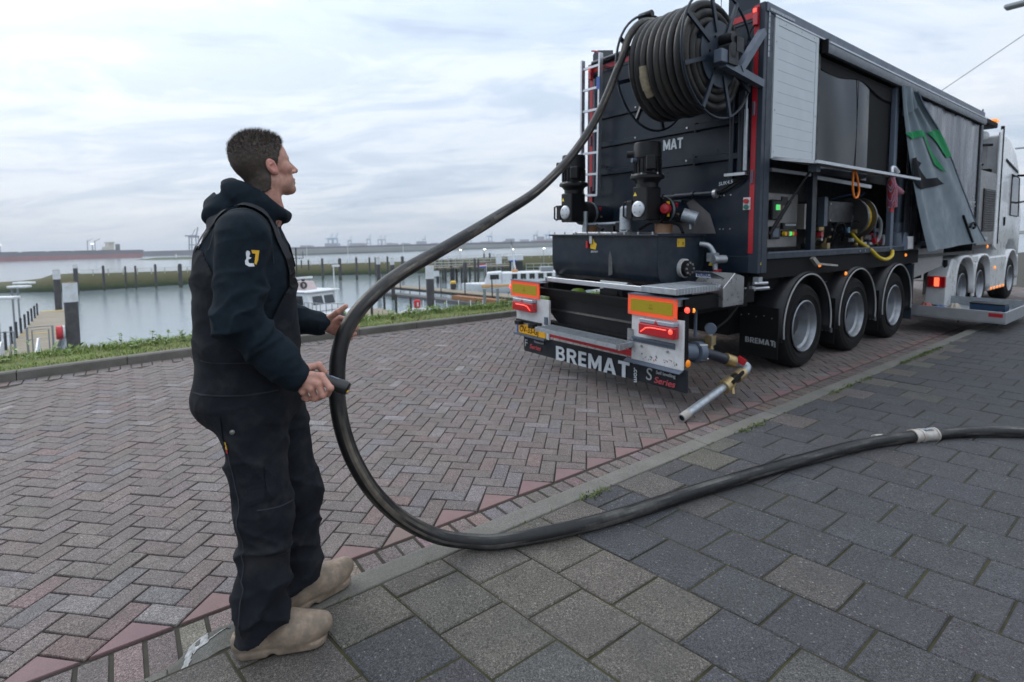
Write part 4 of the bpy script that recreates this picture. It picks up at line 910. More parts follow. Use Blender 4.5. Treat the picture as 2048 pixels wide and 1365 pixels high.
text('plate_text', 'OV-33-GJ', .105, (-.0135, 2.325, .392), (0, -1, 0), (0, 0, 1), BLKM, np_, bold=.0006, ext=.001, sx=.88); part('blue_band', MB().box2((-.0135, 2.345, .374), (-.0125, 2.383, .485)), BLUE, np_)
part('plate_lamp', MB().box((-.05, 2.29, .51), (.07, .09, .045)).box((-.05, 2.02, .50), (.07, .09, .045)).box2((-.03, 1.9, .515), (-.002, 2.38, .545)), BLK, lp); part('plate_holder', MB().box2((-.04, 1.82, .345), (-.002, 2.42, .369)), GREYP, lp)
part('bracket', MB().box2((-.02, 1.79, .54), (-.002, 1.84, .63)), GREYP, lp)
stp = part('grating_step', MB().box2((-.29, .47, .525), (-.275, 1.68, .565)).box2((-.05, .47, .525), (-.035, 1.68, .565)).box2((-.275, .47, .525), (-.05, .485, .565)).box2((-.275, 1.665, .525), (-.05, 1.68, .565)), GALV)
for k in range(40): part('grating_bar', MB().box2((-.274, .5+k*.0292, .532), (-.051, .504+k*.0292, .564)), GALV, stp)
b = MB()
for k in range(7): b.box2((-.262+k*.034, .486, .548), (-.258+k*.034, 1.664, .5635))
part('grating_cross_bars', b, GALV, stp)
part('step_arm', MB().beam((-.26, .46, .54), (.02, .53, .52), .02, .055).box((.0, .54, .60), (.02, .07, .16)), STEEL, stp)
part('bumper_bar', MB().box2((.015, .54, .40), (.06, 1.775, .455)), RED); part('crossmember', MB().box2((.08, .0, .42), (.2, 2.4, .56)), BLKM)
skirt = part('rear_skirt', MB().prism([(-2.28, .155), (-2.26, .145), (.09, .18), (.1, .20), (.1, .39), (-2.28, .36)], (.022, 0, 0), (0, -1, 0), (0, 0, 1), -.008), pm('skirt_rubber', (.014, .018, .024), .6, var=.15, scale=6, spec=.25, dirt=(.04, .042, .044), dirt_amt=.1))
letters('lettering', 'BREMAT', .162, (.012, 1.66, .152), (0, -1, .018), (0, 0, 1), TXT, skirt, sx=1.30, gap=.13)
text('lettering', '.com', .075, (.008, .50, .30), (0, 0, -1), (0, -1, 0), TXT, skirt, bold=.001, ext=.0015); text('lettering', '®', .05, (.008, .525, .335), (0, -1, 0), (0, 0, 1), TXTD, skirt, ext=.001)
text('lettering', 'Series', .085, (.008, .26, .205), (0, -1, .016), (0, 0, 1), TXTR, skirt, bold=.0008, ext=.0015, shear=.25, sx=1.15); text('lettering', 'Self levelling', .045, (.008, .235, .295), (0, -1, .016), (0, 0, 1), TXTD, skirt, bold=.0008, ext=.0015, sx=.98)
text('lettering', 'S', .17, (.008, .36, .215), (0, -1, 0), (0, 0, 1), TXTD, skirt, bold=.0, ext=.001, shear=.1)
text('lettering', 'Series', .08, (.008, 2.15, .20), (0, -1, .012), (0, 0, 1), TXTR, skirt, bold=.0008, ext=.0015, shear=.25, sx=1.1); text('lettering', 'Floorscreed', .04, (.008, 2.06, .285), (0, -1, .012), (0, 0, 1), TXTD, skirt, ext=.0015, sx=.9); text('lettering', 'F', .13, (.008, 2.25, .21), (0, -1, 0), (0, 0, 1), TXTD, skirt, ext=.001)
for ya, m1 in ((-.075, 1), (2.56, 0)):
    so_ = part('outrigger_lamp', MB().cyl((.03, ya, .932), (.10, ya, .928), .024, n=12), BLKM); part('lamp_lens', MB().lathe([(0, -.02), (.02, -.015), (.028, 0)], (.03, ya, .932), (1, 0, 0), 12), LGLOW, so_, smooth=1)
    if m1: part('lamp_lens', MB().lathe([(0, -.02), (.017, -.015), (.022, 0)], (.10, ya-.02, .926), (1, -.3, 0), 12), LAMB, so_, smooth=1)
    else: part('lamp_arm', MB().beam((.07, 2.52, .93), (.07, 2.4, .95), .03, .03), BLKM, so_)
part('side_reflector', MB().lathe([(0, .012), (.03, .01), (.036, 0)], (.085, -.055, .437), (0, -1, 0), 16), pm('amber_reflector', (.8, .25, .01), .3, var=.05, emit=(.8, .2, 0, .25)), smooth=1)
part('side_frame', MB().box2((.04, -.04, .42), (.11, .04, .9)).box2((.1, .0, .9), (1.3, .1, 1.03)), BLKM); part('support_rod', MB().cyl((.42, .1, .62), (.42, .1, .9), .016, n=8), GREYP)
bx = part('tool_locker', MB().prism([(.64, 1.09), (.645, .90), (1.01, .90), (1.01, 1.18), (.84, 1.225)], (0, -.05, 0), (1, 0, 0), (0, 0, 1), -.35), STEEL, bev=.005)
part('locker_lid', MB().prism([(0, 0), (.20, .0), (.20, .24), (0, .24)], (.44, .16, 1.245), (0, -1, 0), (.55, 0, -.18), .01), NAVY, bx)
stk = part('locker_sticker', MB().box2((.50, -.0, 1.19), (.502, .16, 1.25)), WHT, bx); text('sticker_text', 'EURO', .06, (.499, .15, 1.20), (0, -1, 0), (0, 0, 1), BLUE, stk, bold=.002, ext=.0005)
# outlet: flange, rubber hose, ball valve, galvanised pipe ending on the road
ou = part('outlet_flange', MB().cyl((.16, .04, .52), (.26, .0, .51), .075, n=20).cyl((.26, .0, .51), (.34, -.01, .50), .10, n=20), GREYP, smooth=.5)
for k in range(4): part('bolt', MB().cyl((.25+.0, .09*math.cos(k*1.57+.7), .51+.09*math.sin(k*1.57+.7)), (.36, -.01+.09*math.cos(k*1.57+.7), .50+.09*math.sin(k*1.57+.7)), .014, n=6), STEEL, ou)
part('outlet_hose', MB().tube(smoothpath([(.32, -.01, .50), (.45, -.03, .47), (.6, -.06, .42), (.68, -.08, .385)], 6), .05, 14), pm('hose_navy', (.018, .022, .035), .5), ou, smooth=1)
part('coupling', MB().cyl((.66, -.075, .40), (.75, -.11, .365), .06, n=16), BRASS, ou, smooth=.5); part('red_lever', MB().box((.77, -.18, .385), (.03, .08, .06), (.4, .2, 0)), RED, ou)
part('elbow', MB().tube(smoothpath([(.73, -.10, .37), (.84, -.14, .335), (.88, -.17, .31), (.84, -.185, .285), (.76, -.185, .265)], 6), .042, 14), GALV, ou, smooth=1)
part('coupling', MB().cyl((.78, -.187, .27), (.66, -.19, .24), .055, n=16), BRASS, ou, smooth=.5); part('black_joint', MB().cyl((.66, -.19, .24), (.56, -.193, .215), .042, n=14).beam((.70, -.24, .30), (.5, -.25, .23), .02, .03), BLK, ou, smooth=.5)
part('coupling', MB().cyl((.56, -.193, .215), (.44, -.195, .185), .062, n=16).cyl((.52, -.24, .19), (.5, -.26, .13), .014, n=8), BRASS, ou, smooth=.5)
b = MB().lathe([(.026, .0), (.036, .0), (.036, .66), (.026, .66), (.026, .0)], (-.20, -.2, .035), (.645, .005, .152), 16); part('outlet_pipe', b, GALV, ou, smooth=.5); part('pipe_bore', MB().cyl((-.195, -.2, .036), (-.19, -.2, .037), .026, n=12), BLKM, ou)
part('cement_splash', MB().lathe([(.037, .0), (.0375, .07), (.037, .09)], (-.20, -.2, .035), (.645, .005, .152), 16), CONC, ou, smooth=.5)
ga = part('pressure_gauge', MB().lathe([(0, .02), (.05, .02), (.055, 0), (.055, -.02), (0, -.02)], (.52, -.0, .70), (-.8, -.6, 0), 20), GREYP, smooth=.5); part('gauge_stem', MB().cyl((.52, 0, .65), (.52, 0, .56), .022, n=10), STEEL, ga); part('brass_body', MB().box((.52, 0, .59), (.07, .07, .09)).cyl((.52, 0, .56), (.52, -.01, .48), .025, n=10), BRASS, ga)
part('cable', MB().tube(smoothpath([(.56, 0, .68), (.8, -.02, .78), (1.05, -.03, .98), (1.2, .0, 1.1)], 6), .012, 6), BLKM, ga, smooth=1)
# --- lowered tool tray at the trailer's side
tr = part('side_tray', MB().box2((6.3, -1.09, .27), (8.3, .1, .285)), GALV)
part('tray_side', MB().box2((6.3, -1.093, .262), (6.325, .1, .44)), pm('tray_alu', (.40, .41, .43), .4, .6, var=.1), tr, bev=.003); part('tray_side', MB().box2((6.326, -1.093, .262), (8.3, -1.07, .44)), pm('tray_alu', (.40, .41, .43), .4, .6, var=.1), tr, bev=.003)
part('tray_side', MB().box2((8.28, -1.069, .262), (8.3, .1, .44)), GALV, tr)
part('red_reflector', MB().box2((6.296, -1.06, .36), (6.2995, -.90, .415)), RED, tr)
for yy in (-1.0, -.55): part('ring', MB().lathe([(.022, -.006), (.022, .006), (.012, .006), (.012, -.006), (.022, -.006)], (6.31, yy, .245), (0, 1, 0), 10), BLK, tr)
part('tray_hanger', MB().beam((6.4, .1, .3), (6.4, .1, 1.1), .05, .05).beam((8.2, .1, .3), (8.2, .1, 1.1), .05, .05), BLKM, tr)

tb_ = thing('blue_toolbox', 'dark blue toolbox with red handle standing in the side tray', 'toolbox', (6.95, -.78, .286))
b = MB().box((0, 0, .10), (.3, .42, .20)); b.build('case', pm('toolbox_blue', (.012, .045, .10), .4, var=.1), tb_, bev=.012); MB().box((0, 0, .205), (.31, .43, .02)).build('lid', BLK, tb_, bev=.006); MB().box((-.16, -.16, .06), (.02, .03, .1)).build('red_clip', RED, tb_)
ck = thing('folded_rags', 'crumpled blue and beige rags lying in the side tray by the wheel', 'rags', (6.75, -.25, .286))
def rag(nm, cx, cy, sx, sy, h, m):
    s0 = random.uniform(0, 9)
    def f_(u, v):
        a = u*6.283; r_ = v; return (cx+sx*r_*math.cos(a)*(1+.2*math.sin(3*a+s0)), cy+sy*r_*math.sin(a)*(1+.2*math.sin(2*a+s0)), .002+h*(1-v*v)*(1+.35*math.sin(4*a+s0)*v+.3*math.sin(7*a)*v))
    MB().grid(f_, 24, 8).build(nm, m, ck, smooth=2)
rag('cloth', 0, .05, .18, .14, .12, pm('cloth_blue', (.03, .10, .28), .8)); rag('cloth', .1, -.12, .16, .12, .16, pm('cloth_beige', (.40, .36, .30), .85)); rag('cloth', -.05, .22, .16, .12, .15, pm('cloth_red', (.35, .09, .08), .85)); rag('cloth', .15, .3, .12, .1, .1, pm('cloth_blue', (.03, .10, .28), .8))
ch = thing('hose_clamps', 'pale ring hose clamps lying in the outer corner of the tray', 'hose clamps', (7.25, -.95, .286))
for k in range(3): MB().lathe([(.10, 0), (.10, .035), (.088, .035), (.088, 0), (.10, 0)], (k*.18, random.uniform(-.04, .04), .0), n=18).build('ring', pm('ring_white', (.5, .52, .52), .5), ch, smooth=.5)
# knitted gloves hanging from the flap
KN = bpy.data.materials.new('striped_knit'); KN.use_nodes = True; nt = KN.node_tree; n = nt.nodes; bb = n['Principled BSDF']; bb.inputs['Roughness'].default_value = .9
tcn = n.new('ShaderNodeTexCoord'); wv = n.new('ShaderNodeTexWave'); wv.inputs['Scale'].default_value = 14; wv.inputs['Distortion'].default_value = 3; wv.inputs['Detail'].default_value = 2; nt.links.new(tcn.outputs['Object'], wv.inputs['Vector'])
rp_ = n.new('ShaderNodeValToRGB'); nt.links.new(wv.outputs['Fac'], rp_.inputs[0]); e = rp_.color_ramp.elements; rp_.color_ramp.interpolation = 'CONSTANT'
for q, (p_, c_) in enumerate([(0, (.30, .02, .03)), (.25, (.02, .02, .05)), (.5, (.45, .42, .42)), (.72, (.22, .06, .12))]):
    if q > 1: e.new(p_)
    e[q].position = p_; e[q].color = (*c_, 1)
nt.links.new(rp_.outputs[0], bb.inputs['Base Color'])
gv = thing('striped_gloves', 'pair of red and white striped work gloves hanging from the open flap', 'gloves', (3.72, -.41, 2.29))
MB().tube(smoothpath([(0, 0, .03), (0, 0, -.06), (.03, .0, -.16), (.04, 0, -.28), (.05, 0, -.36)], 6), [.03+.03*min(1, k/9) for k in range(25)], 10).build('glove', KN, gv, smooth=1)
MB().tube(smoothpath([(0, 0, -.02), (.07, .01, -.10), (.18, .02, -.14), (.30, .02, -.15), (.42, .02, -.16)], 6), [.03+.03*math.sin(k/24*3.0) for k in range(25)], 10).build('glove', KN, gv, smooth=1)
for k in range(3): MB().tube(smoothpath([(.04+.025*k-.02, 0, -.34), (.04+.03*k-.02, 0, -.42)], 3), .018, 8).build('fingertip', RED, gv, smooth=1)
MB().cyl((.42, .02, -.16), (.47, .02, -.165), .016, .008, 8).build('fingertip', RED, gv)

# ================================================================== tractor unit
tract = thing('tractor_unit', 'white tractor unit coupled in front of the pump trailer', 'truck')
def tp(name, mb, mat, parent=None, **k): return mb.build(name, mat, parent or tract, **k)
TW = pm('truck_white', (.66, .68, .70), .3, var=.05, scale=2, coat=.4, dirt=(.4, .39, .37), dirt_amt=.05)
cb = tp('cab', MB().prism([(11.45, .95), (12.55, .95), (12.62, 1.25), (12.85, 1.42), (13.35, 1.42), (13.7, 1.2), (13.95, 1.0), (13.98, 2.0), (13.85, 2.3), (13.55, 3.05), (13.1, 3.45), (12.4, 3.72), (11.6, 3.78), (11.45, 3.7)], (0, .06, 0), (1, 0, 0), (0, 0, 1), -2.38), TW, bev=.05, seg=3, smooth=.5)
tp('side_fairing', MB().prism([(11.2, 1.3), (11.46, 1.2), (11.47, 3.85), (11.25, 3.75)], (0, .05, 0), (1, 0, 0), (0, 0, 1), .04), TW, bev=.015); tp('fairing_edge', MB().box2((11.44, .0, 1.35), (11.50, .055, 3.9)), BLKM)
tp('cab_rear_panel', MB().box2((11.40, .25, 1.6), (11.445, 2.3, 3.5)), WHT)
tp('rear_ladder', MB().tube([(10.9, .5, 2.85), (10.9, .5, 3.35), (11.05, .3, 3.3), (11.05, .3, 2.85)], .014, 6), GREYP); tp('air_lines', MB().tube(smoothpath([(11.35, .3, 3.1), (11.0, .4, 3.0), (10.6, .7, 3.0)], 5), .02, 8).box((11.3, .3, 2.95), (.2, .3, .06)).box((11.32, .22, 2.75), (.08, .08, .35)), BLKM)
tp('light_bar', MB().box2((10.0, .1, 3.86), (11.42, 2.3, 3.98)), BLKM, bev=.02); tp('amber_beacon', MB().box2((11.15, .08, 3.985), (11.40, .22, 4.03)), LAMB); tp('work_lamp', MB().lathe([(0, 0), (.09, .02), (.09, .06), (.0, .08)], (10.9, .22, 3.66), (-1, -.2, 0), 16), pm('lamp_white', (.8, .82, .85), .2), smooth=.6); tp('lamp_bracket', MB().beam((10.6, .5, 3.45), (11.3, .15, 3.5), .03, .05), BLKM)
dw = tp('side_window', MB().prism([(12.75, 2.0), (13.6, 1.98), (13.5, 2.9), (12.75, 2.95)], (0, .054, 0), (1, 0, 0), (0, 0, 1), .006), glass('truck_glass')); tp('window_seal', MB().tube([(12.75, .052, 2.0), (13.6, .052, 1.98), (13.5, .052, 2.9), (12.75, .052, 2.95)], .015, 6, closed=True), BLKM, dw)
mr_ = tp('mirror', MB().box((13.45, -.22, 2.62), (.14, .20, .5)), BLKM, bev=.03); tp('mirror_arm', MB().beam((13.3, .06, 2.95), (13.45, -.24, 2.95), .05, .05).beam((13.3, .06, 2.3), (13.45, -.2, 2.36), .04, .04), BLKM, mr_)
tp('visor_strip', MB().prism([(12.1, 3.2), (13.3, 3.0), (13.3, 3.06), (12.1, 3.26)], (0, .055, 0), (1, 0, 0), (0, 0, 1), .01), BLKM); tp('door_handle', MB().box2((12.2, .035, 1.75), (12.26, .06, 1.95)), BLKM); tp('air_intake', MB().box2((11.52, .04, 1.3), (11.62, .062, 2.8)), BLKM)
tp('chassis', MB().box2((7.55, .75, .75), (13.2, .95, 1.0)).box2((7.55, 1.55, .75), (13.2, 1.75, 1.0)).box2((8.0, .3, 1.06), (9.6, 2.2, 1.16)), BLKM)
def fender(x, nm):
    def fg(u, v):
        a = math.radians(-8+196*u); r_ = .63; ex = r_*math.copysign(abs(math.cos(a))**.75, math.cos(a)); ez = r_*math.copysign(abs(math.sin(a))**.75, math.sin(a))
        return (x+ex, .0+.5*v, .53+ez)
    o = tp(nm, MB().grid(fg, 26, 4), TW, smooth=1); s_ = o.modifiers.new('s', 'SOLIDIFY'); s_.thickness = .05; return o
for x in (9.12, 10.42): fender(x, 'fender')
tp('fender_bridge', MB().box2((9.55, .0, 1.0), (9.98, .5, 1.14)).box2((9.71, .0, .3), (9.83, .05, 1.0)), TW, bev=.02)
tl_ = tp('fender_tail', MB().prism([(8.0, .25), (8.49, .25), (8.55, 1.1), (8.3, 1.12), (8.05, .8)], (0, .35, 0), (1, 0, 0), (0, 0, 1), .34), TW, bev=.03); tp('tail_lamp', MB().box2((7.97, .03, .60), (8.02, .30, .80)), LRED, tl_, bev=.01); tp('lamp_glow', MB().box2((7.955, .12, .62), (7.969, .19, .78)), pm('lamp_red_wide', (1, .2, .1), .3, var=0, emit=(1, .12, .05, 1.8)), tl_)
tp('side_tank', MB().box2((11.05, .03, .32), (12.55, .6, 1.08)), TW, bev=.04, seg=2); tp('side_step', MB().box2((11.1, .4, 1.1), (12.6, 2.1, 1.16)), BLKM)
for k in range(5): tp('side_marker', MB().lathe([(0, .02), (.025, .016), (.035, 0)], (11.25+.28*k, .029, .37), (0, -1, 0), 10), LAMB, smooth=1)
tp('side_marker', MB().lathe([(0, .02), (.03, .016), (.04, 0)], (11.5, .029, .82), (0, -1, 0), 10), LAMB, smooth=1); tp('side_marker', MB().lathe([(0, .02), (.03, .016), (.04, 0)], (10.7, .02, 1.3), (0, -1, 0), 10), LAMB, smooth=1)
for x in (9.12, 10.42, 13.1):
    wheel(x, .22, -1, tract, .50, .33)
def fg2(u, v):
    a = math.radians(-5+190*u); return (13.1+.66*math.cos(a), .02+.5*v, .54+.66*math.sin(a))
o = tp('front_fender', MB().grid(fg2, 26, 3), TW, smooth=1); s_ = o.modifiers.new('s', 'SOLIDIFY'); s_.thickness = .04
tp('cab_bottom', MB().box2((13.72, .06, .25), (13.98, 2.44, 1.05)), TW, bev=.03); tp('wheel_well', MB().box2((12.5, .55, .6), (13.7, 1.9, 1.5)), BLKM)
# ================================================================== the man (own frame: f forward, l to his left, u up; modelled as smooth-blended solids)
FRAME[0] = 'world'
MAN_O = Vector((-.87, 1.97, .178)); MAN_YAW = math.radians(20)
def rc(p, a, b, ra, rb=None, sc=None):
    rb = ra if rb is None else rb
    a = np.array(a, np.float32); b = np.array(b, np.float32); q = p-a; ab = b-a
    if sc is not None: s_ = np.array(sc, np.float32); q = q*s_; ab = ab*s_
    t = np.clip((q @ ab)/max(1e-9, float(ab @ ab)), 0, 1)
    return np.linalg.norm(q-t[..., None]*ab, axis=-1)-(ra+t*(rb-ra))
def el(p, c, r, yaw=0., pitch=0.):
    q = p-np.array(c, np.float32)
    if yaw or pitch:
        M = np.array((Matrix.Rotation(yaw, 3, 'Z') @ Matrix.Rotation(-pitch, 3, 'Y')), np.float32); q = q @ M
    r = np.array(r, np.float32); k0 = np.linalg.norm(q/r, axis=-1); k1 = np.linalg.norm(q/(r*r), axis=-1)
    return k0*(k0-1)/np.maximum(k1, 1e-6)
def smin(a, b, k):
    h = np.clip(.5+.5*(b-a)/k, 0, 1); return b+(a-b)*h-k*h*(1-h)
def ssub(a, b, k): return -smin(-a, b, k)          # a minus b
def uni(k, *ds):
    d = ds[0]
    for e_ in ds[1:]: d = smin(d, e_, k)
    return d
def wob(p, s, seed=0.):
    x, y, z = p[..., 0]*s+seed, p[..., 1]*s+seed*1.3, p[..., 2]*s-seed*.7
    return (np.sin(x+1.7*np.sin(y*.9+.6*z))*np.sin(z*1.1+1.3*np.sin(x*.7))+.5*np.sin(2.1*y+1.9*np.sin(1.6*z+x)))/1.5
def surf(fn, lo, hi, h):
    n_ = [int(math.ceil((hi[i]-lo[i])/h))+1 for i in range(3)]
    ax_ = [lo[i]+h*np.arange(n_[i], dtype=np.float32) for i in range(3)]
    v = np.empty(n_, np.float32)
    Y, Z = np.meshgrid(ax_[1], ax_[2], indexing='ij')
    for s_ in range(0, n_[0], 24):
        xs = ax_[0][s_:s_+24]; P = np.empty((len(xs), n_[1], n_[2], 3), np.float32); P[..., 0] = xs[:, None, None]; P[..., 1] = Y; P[..., 2] = Z
        v[s_:s_+24] = fn(P)
    ins = v < 0; c = [x-1 for x in n_]; acc = np.zeros(c+[3], np.float32); cnt = np.zeros(c, np.float32)
    def sl_(a, o): return a[o[0]:o[0]+c[0], o[1]:o[1]+c[1], o[2]:o[2]+c[2]]
    cs = [(i, j, k) for i in (0, 1) for j in (0, 1) for k in (0, 1)]
    for a in cs:
        for d in range(3):
            if a[d]: continue
            b = list(a); b[d] = 1; va, vb = sl_(v, a), sl_(v, b); m = sl_(ins, a) != sl_(ins, b)
            t = np.where(m, va/np.where(m, va-vb, 1), 0); cnt += m
            for e_ in range(3): acc[..., e_] += np.where(m, a[e_]+(t if e_ == d else 0), 0)
    act = cnt > 0; idx = np.full(c, -1, np.int64); idx[act] = np.arange(act.sum())
    ij = np.argwhere(act); V = (acc[act]/cnt[act][:, None]+ij)*h+np.array(lo, np.float32); F_ = []
    for d in range(3):
        o1, o2 = [(1, 2), (2, 0), (0, 1)][d]
        A = [slice(None)]*3; Bs = [slice(None)]*3; A[d] = slice(0, -1); Bs[d] = slice(1, None)
        m = ins[tuple(A)] != ins[tuple(Bs)]; w = np.argwhere(m)
        w = w[(w[:, o1] > 0) & (w[:, o2] > 0) & (w[:, o1] < c[o1]) & (w[:, o2] < c[o2])]
        def g_(da, db): q = w.copy(); q[:, o1] -= da; q[:, o2] -= db; return idx[q[:, 0], q[:, 1], q[:, 2]]
        Q = np.stack([g_(1, 1), g_(0, 1), g_(0, 0), g_(1, 0)], 1); fl = ins[w[:, 0], w[:, 1], w[:, 2]]; Q[~fl] = Q[~fl][:, ::-1]; F_.append(Q)
    return V, np.concatenate(F_)
def npmesh(name, V, F_, mats, smooth=True):
    me = bpy.data.meshes.new(name); me.vertices.add(len(V)); me.vertices.foreach_set('co', np.asarray(V, np.float32).ravel())
    me.loops.add(F_.size); me.loops.foreach_set('vertex_index', F_.ravel().astype(np.int32)); me.polygons.add(len(F_))
    me.polygons.foreach_set('loop_start', np.arange(0, F_.size, 4, dtype=np.int32)); me.polygons.foreach_set('loop_total', np.full(len(F_), 4, np.int32))
    me.polygons.foreach_set('use_smooth', np.ones(len(F_), bool)); me.update(calc_edges=True); me.validate()
    for m in (mats if isinstance(mats, list) else [mats]): me.materials.append(m)
    return me
SKIN = bpy.data.materials.new('skin'); SKIN.use_nodes = True; nt = SKIN.node_tree; n = nt.nodes; bb = n['Principled BSDF']
bb.inputs['Roughness'].default_value = .5; bb.inputs['Subsurface Weight'].default_value = .12; bb.inputs['Subsurface Radius'].default_value = (.012, .005, .003); bb.inputs['Subsurface Scale'].default_value = .5
a_ = n.new('ShaderNodeAttribute'); a_.attribute_name = 'Col'; tcc = n.new('ShaderNodeTexCoord'); no = n.new('ShaderNodeTexNoise'); no.inputs['Scale'].default_value = 55; no.inputs['Detail'].default_value = 5; nt.links.new(tcc.outputs['Object'], no.inputs['Vector'])
mr_ = n.new('ShaderNodeMapRange'); mr_.inputs[1].default_value = .3; mr_.inputs[2].default_value = .7; mr_.inputs[3].default_value = .8; mr_.inputs[4].default_value = 1.18; nt.links.new(no.outputs['Fac'], mr_.inputs[0])
vm = n.new('ShaderNodeMix'); vm.data_type = 'RGBA'; vm.blend_type = 'MULTIPLY'; vm.inputs[0].default_value = 1; nt.links.new(a_.outputs['Color'], vm.inputs[6]); nt.links.new(mr_.outputs[0], vm.inputs[7]); nt.links.new(vm.outputs[2], bb.inputs['Base Color'])
bp = n.new('ShaderNodeBump'); bp.inputs['Strength'].default_value = .25; bp.inputs['Distance'].default_value = .002; no2 = n.new('ShaderNodeTexNoise'); no2.inputs['Scale'].default_value = 260; nt.links.new(tcc.outputs['Object'], no2.inputs['Vector']); nt.links.new(no2.outputs['Fac'], bp.inputs['Height']); nt.links.new(bp.outputs[0], bb.inputs['Normal'])
HOOD = pm('hoodie_fleece', (.0068, .0132, .0205), .92, var=.25, scale=40, bump=.35, bscale=420, spec=.2, objco=True, dirt=(.028, .036, .042), dirt_amt=.02, dirt_scale=9)
OVER = pm('overall_canvas', (.0068, .0088, .0135), .85, var=.3, scale=30, bump=.35, bscale=600, spec=.25, objco=True, dirt=(.05, .048, .046), dirt_amt=.06, dirt_scale=8)
CLOG = pm('clog_wood', (.27, .205, .15), .7, var=.3, scale=35, bump=.2, bscale=160, objco=True, dirt=(.14, .115, .09), dirt_amt=.55, dirt_scale=26)
HAIRM = pm('hair_brown', (.062, .045, .036), .6, var=.35, scale=60, bump=.6, bscale=330, objco=True)

man = thing('person', 'man in navy hoodie, black bib overalls and wooden clogs holding the hose', 'person', MAN_O, MAN_YAW)
# ---- body: head, neck, hands on one figure
HO = np.array((-.040, .030, 1.752), np.float32); HYAW, HPIT, HS = math.radians(25), math.radians(13), .895
HM = np.array(Matrix.Rotation(HYAW, 3, 'Z') @ Matrix.Rotation(-HPIT, 3, 'Y'), np.float32)   # head frame -> body frame
def to_head(p): return ((p-HO) @ HM)/HS
def cran(q): return uni(.03, el(q, (-.022, 0, .052), (.102, .079, .096)), el(q, (.034, 0, .048), (.064, .066, .072)))
def head_sd(q, ears=True):
    d = cran(q)
    d = smin(d, el(q, (.044, 0, -.022), (.056, .058, .074)), .03); d = smin(d, el(q, (.034, 0, -.066), (.056, .053, .042)), .03)
    d = smin(d, el(q, (.080, 0, -.098), (.021, .025, .019)), .022)
    qa = q.copy(); qa[..., 1] = np.abs(qa[..., 1])
    d = smin(d, rc(qa, (-.004, .050, -.05), (.068, .018, -.099), .020, .017), .022)
    d = smin(d, rc(qa, (.083, .0, .030), (.077, .036, .030), .013, .012), .016)
    d = smin(d, el(qa, (.062, .043, -.010), (.028, .020, .020)), .02)
    d = ssub(d, el(qa, (.098, .031, .010), (.016, .019, .012)), .012)
    d = smin(d, el(qa, (.080, .031, .009), (.0125, .0135, .0125)), .004)
    d = smin(d, rc(q, (.094, 0, .024), (.121, 0, -.022), .008, .0125), .012)
    d = smin(d, el(qa, (.108, .012, -.027), (.010, .009, .008)), .008)
    d = smin(d, el(q, (.096, 0, -.060), (.013, .024, .0075)), .008); d = smin(d, el(q, (.095, 0, -.073), (.012, .020, .0085)), .008)
    d = ssub(d, el(q, (.110, 0, -.066), (.010, .024, .0022)), .004)
    d = smin(d, rc(q, (-.022, 0, -.03), (-.058, 0, -.20), .058, .064), .035)
    d = smin(d, rc(qa, (-.03, .045, -.04), (.0, .03, -.19), .02, .018), .03)
    if not ears: return d
    e_ = el(qa, (-.006, .083, .003), (.021, .010, .034), 0, .18); e_ = ssub(e_, el(qa, (-.002, .093, .006), (.013, .009, .022), 0, .18), .005); e_ = smin(e_, el(qa, (.006, .081, -.022), (.010, .007, .012)), .008)
    e_ = smin(e_, rc(qa, (.006, .082, .022), (-.012, .088, .012), .004, .004), .004)
    return smin(d, e_, .007)
def head_f(p): return head_sd(to_head(p))*HS
V, F_ = surf(head_f, (-.20, -.12, 1.50), (.15, .17, 1.95), .0030)
bodyV, bodyF, bodyC = [V], [F_], []
q = to_head(V); col = np.tile(np.array((.50, .265, .20), np.float32), (len(V), 1))
def blend(mask, c):
    m = np.clip(mask, 0, 1)[:, None]; col[:] = col*(1-m)+np.array(c, np.float32)*m
blend(1-np.linalg.norm((q-np.array((.06, 0, -.085)))/np.array((.07, .075, .045)), axis=1)**2, (.27, .165, .13))          # beard shadow
blend(.8*(1-np.linalg.norm((q*np.array((1, 0, 1))-np.array((.05, 0, -.015)))/np.array((.05, 1, .035)), axis=1)**2), (.46, .215, .165))
blend(np.where(np.abs(q[:, 1]) > .078, 1., 0)*np.clip((.03-np.abs(q[:, 0]))*60, 0, 1), (.52, .22, .18))
blend(np.clip((-.07-q[:, 2])*14, 0, 1)*.6, (.43, .20, .15))                                                                   # neck
blend((1-np.linalg.norm((q-np.array((.1, 0, -.066)))/np.array((.03, .026, .014)), axis=1)**2), (.40, .165, .14))             # lips
blend(1.5*(1-np.linalg.norm((q*np.array((1, 0, 1))+np.array((0, 1, 0))*np.abs(q[:, 1:2])-np.array((.092, .03, .034)))/np.array((.022, .022, .007)), axis=1)**2), (.06, .04, .03))   # brows
blend(2*(1-np.linalg.norm((q*np.array((1, 0, 1))+np.array((0, 1, 0))*np.abs(q[:, 1:2])-np.array((.094, .031, .009)))/np.array((.01, .012, .0055)), axis=1)**2), (.12, .10, .09))   # eyes
_zm = np.interp(q[:, 0], [-.13, -.06, -.040, -.028, -.020, -.010, .004, .020, .030, .046, .060, .075, .1], [-.092, -.096, -.092, -.080, -.05, .010, .004, -.004, .03, .058, .085, .104, .130])
blend(np.clip((q[:, 2]-_zm+.006)/.010, 0, 1)*.7*(q[:, 0] < .075)*(np.abs(q[:, 1]) < .08), (.13, .085, .065))
bodyC.append(col)
